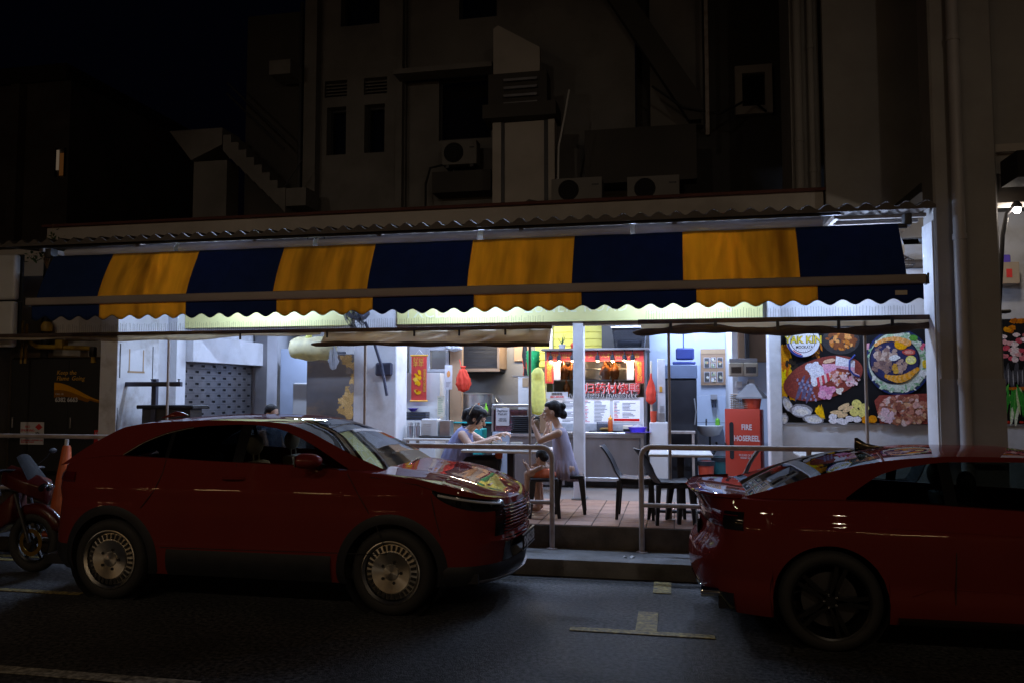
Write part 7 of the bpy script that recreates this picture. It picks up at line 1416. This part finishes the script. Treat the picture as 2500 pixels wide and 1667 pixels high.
mb = MB(); mb.X = H_; mb.tube([(-.075+.0*cos(a), .0955*cos(a), .040+.108*sin(a)) for a in [-.2+3.54*k/16 for k in range(17)]], .004, 6); mb.build('hair_band', 'hair_band', hr_)
mb = MB(); mb.rings([torso_ring(c, rx, ry, t_, 64, fo, ph, 13) for c, rx, ry, t_, fo, ph in (((-2.60, 9.66, .72), .24, .27, .25, .05, 0), ((-2.64, 9.66, .86), .235, .245, .2, .045, .3), ((-2.66, 9.66, .98), .195, .225, .15, .035, .5), ((-2.63, 9.66, 1.10), .165, .20, .25, .02, .6), ((-2.59, 9.66, 1.22), .135, .178, .32, .01, .6), ((-2.565, 9.66, 1.30), .10, .150, .38, 0, 0), ((-2.545, 9.66, 1.352), .062, .092, .40, 0, 0))], caps=False); mb.build('dress', 'dress_blue', p, thick=.004, smooth=180)
mb = MB()
for sg in (-1, 1): mb.cap((-2.62, 9.66+sg*.09, .90), (-2.19, 9.62+sg*.10, .94), .105, .085); mb.cap((-2.19, 9.62+sg*.10, .94), (-2.22, 9.62+sg*.10, .47), .082, .06)
remesh(mb, 'trousers', 'trousers', p, .012, 3); mb = MB(); mb.box(-2.17, -2.08, 9.60, 9.66, .98, 1.075); tag(mb.build('orange_pouch', 'orange_cloth', None, bevel=.02), 'orange cloth pouch under the table edge', 'pouch')
mb = MB(); mb.tube([(-2.05, 9.60, 1.29), (-2.13, 9.56, 1.18)], .0045, 5); solo(mb, 'spoon', 'steel', 'spoon held over the soup bowl by the woman in blue', 'spoon', (-2.09, 9.58, 1.18))
# ---- woman in lilac, seated facing left, hands at her mouth
p = T('person', 'woman in a lilac sleeveless dress facing left beside the white pillar', 'person', (-1.22, 9.36, .4))
mb = MB(); H_ = head_of(mb, (-1.425, 9.36, 1.565), pi+.12, .05, 1.08); mb.cap((-1.345, 9.36, 1.385), (-1.385, 9.36, 1.47), .047, .044)
mb.rings([torso_ring(c, rx, ry, -.1) for c, rx, ry in (((-1.26, 9.36, .86), .12, .15), ((-1.26, 9.36, 1.0), .10, .14), ((-1.31, 9.36, 1.16), .085, .125), ((-1.335, 9.36, 1.28), .08, .13), ((-1.335, 9.36, 1.36), .055, .10), ((-1.34, 9.36, 1.39), .035, .06))])
for sg, el, wr, hd in ((-1, (-1.535, 9.17, 1.235), (-1.615, 9.22, 1.395), (-1.632, 9.24, 1.43)), (1, (-1.55, 9.55, 1.22), (-1.50, 9.50, 1.355), (-1.49, 9.48, 1.39))):
    sh = (-1.325, 9.36+sg*.145, 1.325); mb.cap(sh, el, .048, .037); mb.cap(el, wr, .037, .025); hand(mb, hd, (-.25, .15, .9), (-.9, -.3, -.2), .88, 1.0)
for sg in (-1, 1): mb.cap((-1.22, 9.36+sg*.085, .90), (-1.62, 9.40+sg*.09, .90), .08, .058); mb.cap((-1.62, 9.40+sg*.09, .90), (-1.58, 9.40+sg*.09, .50), .054, .038); mb.cap((-1.58, 9.40+sg*.09, .44), (-1.72, 9.40+sg*.09, .43), .034, .028)
remesh(mb, 'body', 'skin', p, .0085, 3); face_bits(p, H_)
mb = MB(); mb.X = H_; mb.ell((-.028, 0, .042), (.094, .082, .088)); mb.ell((.006, 0, .074), (.072, .068, .045)); mb.ell((-.06, 0, -.005), (.062, .066, .062)); mb.ell((-.118, 0, .055), (.045, .042, .042)); mb.ell((-.125, 0, -.035), (.045, .042, .05)); mb.cap((-.10, 0, .04), (-.12, 0, -.05), .035, .035); hr_ = remesh(mb, 'hair', 'hair', p, .008, 3)
mb = MB(); mb.X = H_; mb.tube([(-.105, -.03, .095), (-.120, -.058, .055), (-.118, -.060, .0), (-.10, -.058, -.04)], [.008, .014, .013, .006], 8); mb.build('hair_clip', 'clip_white', hr_)
mb = MB(); mb.rings([torso_ring(c, rx, ry, t_, 64, fo, ph, 15) for c, rx, ry, t_, fo, ph in (((-1.275, 9.36, .79), .180, .215, .16, .065, 0), ((-1.275, 9.36, .90), .158, .19, .14, .05, .2), ((-1.275, 9.36, 1.0), .135, .165, .10, .012, .3), ((-1.275, 9.36, 1.015), .124, .156, .10, 0, 0), ((-1.30, 9.36, 1.14), .112, .145, -.05, 0, 0), ((-1.32, 9.36, 1.24), .100, .140, -.1, 0, 0), ((-1.325, 9.36, 1.32), .082, .128, -.1, 0, 0), ((-1.33, 9.36, 1.375), .058, .092, -.1, 0, 0))], caps=False); mb.build('dress', 'dress_lilac', p, thick=.004, smooth=180)
mb = MB(); lump(mb, [(.02, 0), (.05, .03), (.05, .1), (.02, .15)], (-1.60, 9.30, 1.33), amp=.2, seed=44); 
solo(mb, 'drink_pouch', 'egg_card', 'brown paper-wrapped food held up by the woman in lilac', 'food', (-1.60, 9.30, 1.33), smooth=180)
# ---- child seated in front with an orange top
p = T('person', 'small child with a hair clip in an orange top on a black stool', 'person', (-1.46, 8.97, .84))
mb = MB(); H_ = head_of(mb, (-1.485, 8.96, 1.055), pi-.5, .35, .74); mb.cap((-1.44, 8.98, .96), (-1.46, 8.97, 1.0), .035, .034); mb.rings([torso_ring(c, rx, ry, 0) for c, rx, ry in (((-1.44, 8.99, .85), .08, .10), ((-1.44, 8.99, .92), .07, .095), ((-1.44, 8.98, .965), .05, .08), ((-1.44, 8.98, .99), .03, .04))])
for sg, el, hd in ((-1, (-1.60, 8.90, .90), (-1.66, 8.95, .98)), (1, (-1.56, 9.12, .90), (-1.66, 9.10, .95))): mb.cap((-1.47, 8.98+sg*.085, .955), el, .030, .026); mb.cap(el, hd, .025, .020); hand(mb, hd, (-.7, 0, .6), (-.4, 0, -.7), .6, .6)
for sg in (-1, 1): mb.cap((-1.46, 8.98+sg*.05, .875), (-1.64, 8.99+sg*.06, .875), .05, .038); mb.cap((-1.64, 8.99+sg*.06, .875), (-1.65, 8.99+sg*.06, .68), .036, .026); mb.cap((-1.65, 8.99+sg*.06, .66), (-1.72, 8.99+sg*.06, .65), .022, .02)
remesh(mb, 'body', 'skin_b', p, .007, 3); face_bits(p, H_)
mb = MB(); mb.X = H_; mb.ell((-.025, 0, .045), (.100, .088, .090)); mb.ell((-.06, 0, -.005), (.07, .078, .07)); hr_ = remesh(mb, 'hair', 'hair', p, .008, 3); mb = MB(); mb.X = H_; mb.ell((-.06, -.072, .085), (.035, .016, .022)); mb.build('hair_clip', 'orange_cloth', hr_)
mb = MB(); mb.rings([torso_ring(c, rx, ry, 0, 40, fo, 0, 7) for c, rx, ry, fo in (((-1.455, 8.985, .842), .135, .14, .05), ((-1.455, 8.985, .89), .125, .13, .05), ((-1.45, 8.985, .925), .09, .11, .02), ((-1.445, 8.985, .945), .075, .10, 0))], caps=False); mb.build('orange_top', 'orange_cloth', p, thick=.004, smooth=180)
# ---- man behind the crossover, only the top of his head in view
p = T('person', 'man with short dark hair whose head shows above the crossover roof', 'person', (-5.08, 9.45, .4))
mb = MB(); H_ = head_of(mb, (-5.07, 9.45, 1.515), -.3, .25, 1.0); mb.cap((-5.10, 9.45, 1.34), (-5.09, 9.45, 1.44), .055, .05); mb.rings([torso_ring(c, rx, ry, 0) for c, rx, ry in (((-5.1, 9.45, .86), .13, .18), ((-5.1, 9.45, 1.1), .12, .17), ((-5.1, 9.45, 1.28), .10, .18), ((-5.1, 9.45, 1.36), .05, .09))])
for sg in (-1, 1): mb.cap((-5.1, 9.45+sg*.18, 1.28), (-5.0, 9.45+sg*.22, 1.0), .05, .04); mb.cap((-5.0, 9.45+sg*.22, 1.0), (-4.76, 9.45+sg*.12, 1.05), .04, .03); hand(mb, (-4.72, 9.45+sg*.12, 1.06), (1, 0, 0), (0, 0, 1)); mb.cap((-5.1, 9.45+sg*.09, .90), (-4.66, 9.45+sg*.1, .90), .08, .06); mb.cap((-4.66, 9.45+sg*.1, .90), (-4.66, 9.45+sg*.1, .46), .055, .04)
remesh(mb, 'body', 'skin_b', p, .01, 3); face_bits(p, H_); mb = MB(); mb.X = H_; mb.ell((-.025, 0, .045), (.096, .082, .085)); mb.ell((-.06, 0, .0), (.056, .07, .05)); remesh(mb, 'hair', 'hair', p, .008, 2)
mb = MB(); mb.rings([torso_ring(c, rx, ry, 0, 30) for c, rx, ry in (((-5.1, 9.45, .84), .15, .2), ((-5.1, 9.45, 1.1), .145, .19), ((-5.1, 9.45, 1.28), .12, .20), ((-5.1, 9.45, 1.365), .07, .11))], caps=False); mb.build('shirt', 'navy_band', p, thick=.004, smooth=180)
dup(so, (-5.12, 9.45, .4), .1, 'dark stool under the man behind the crossover')
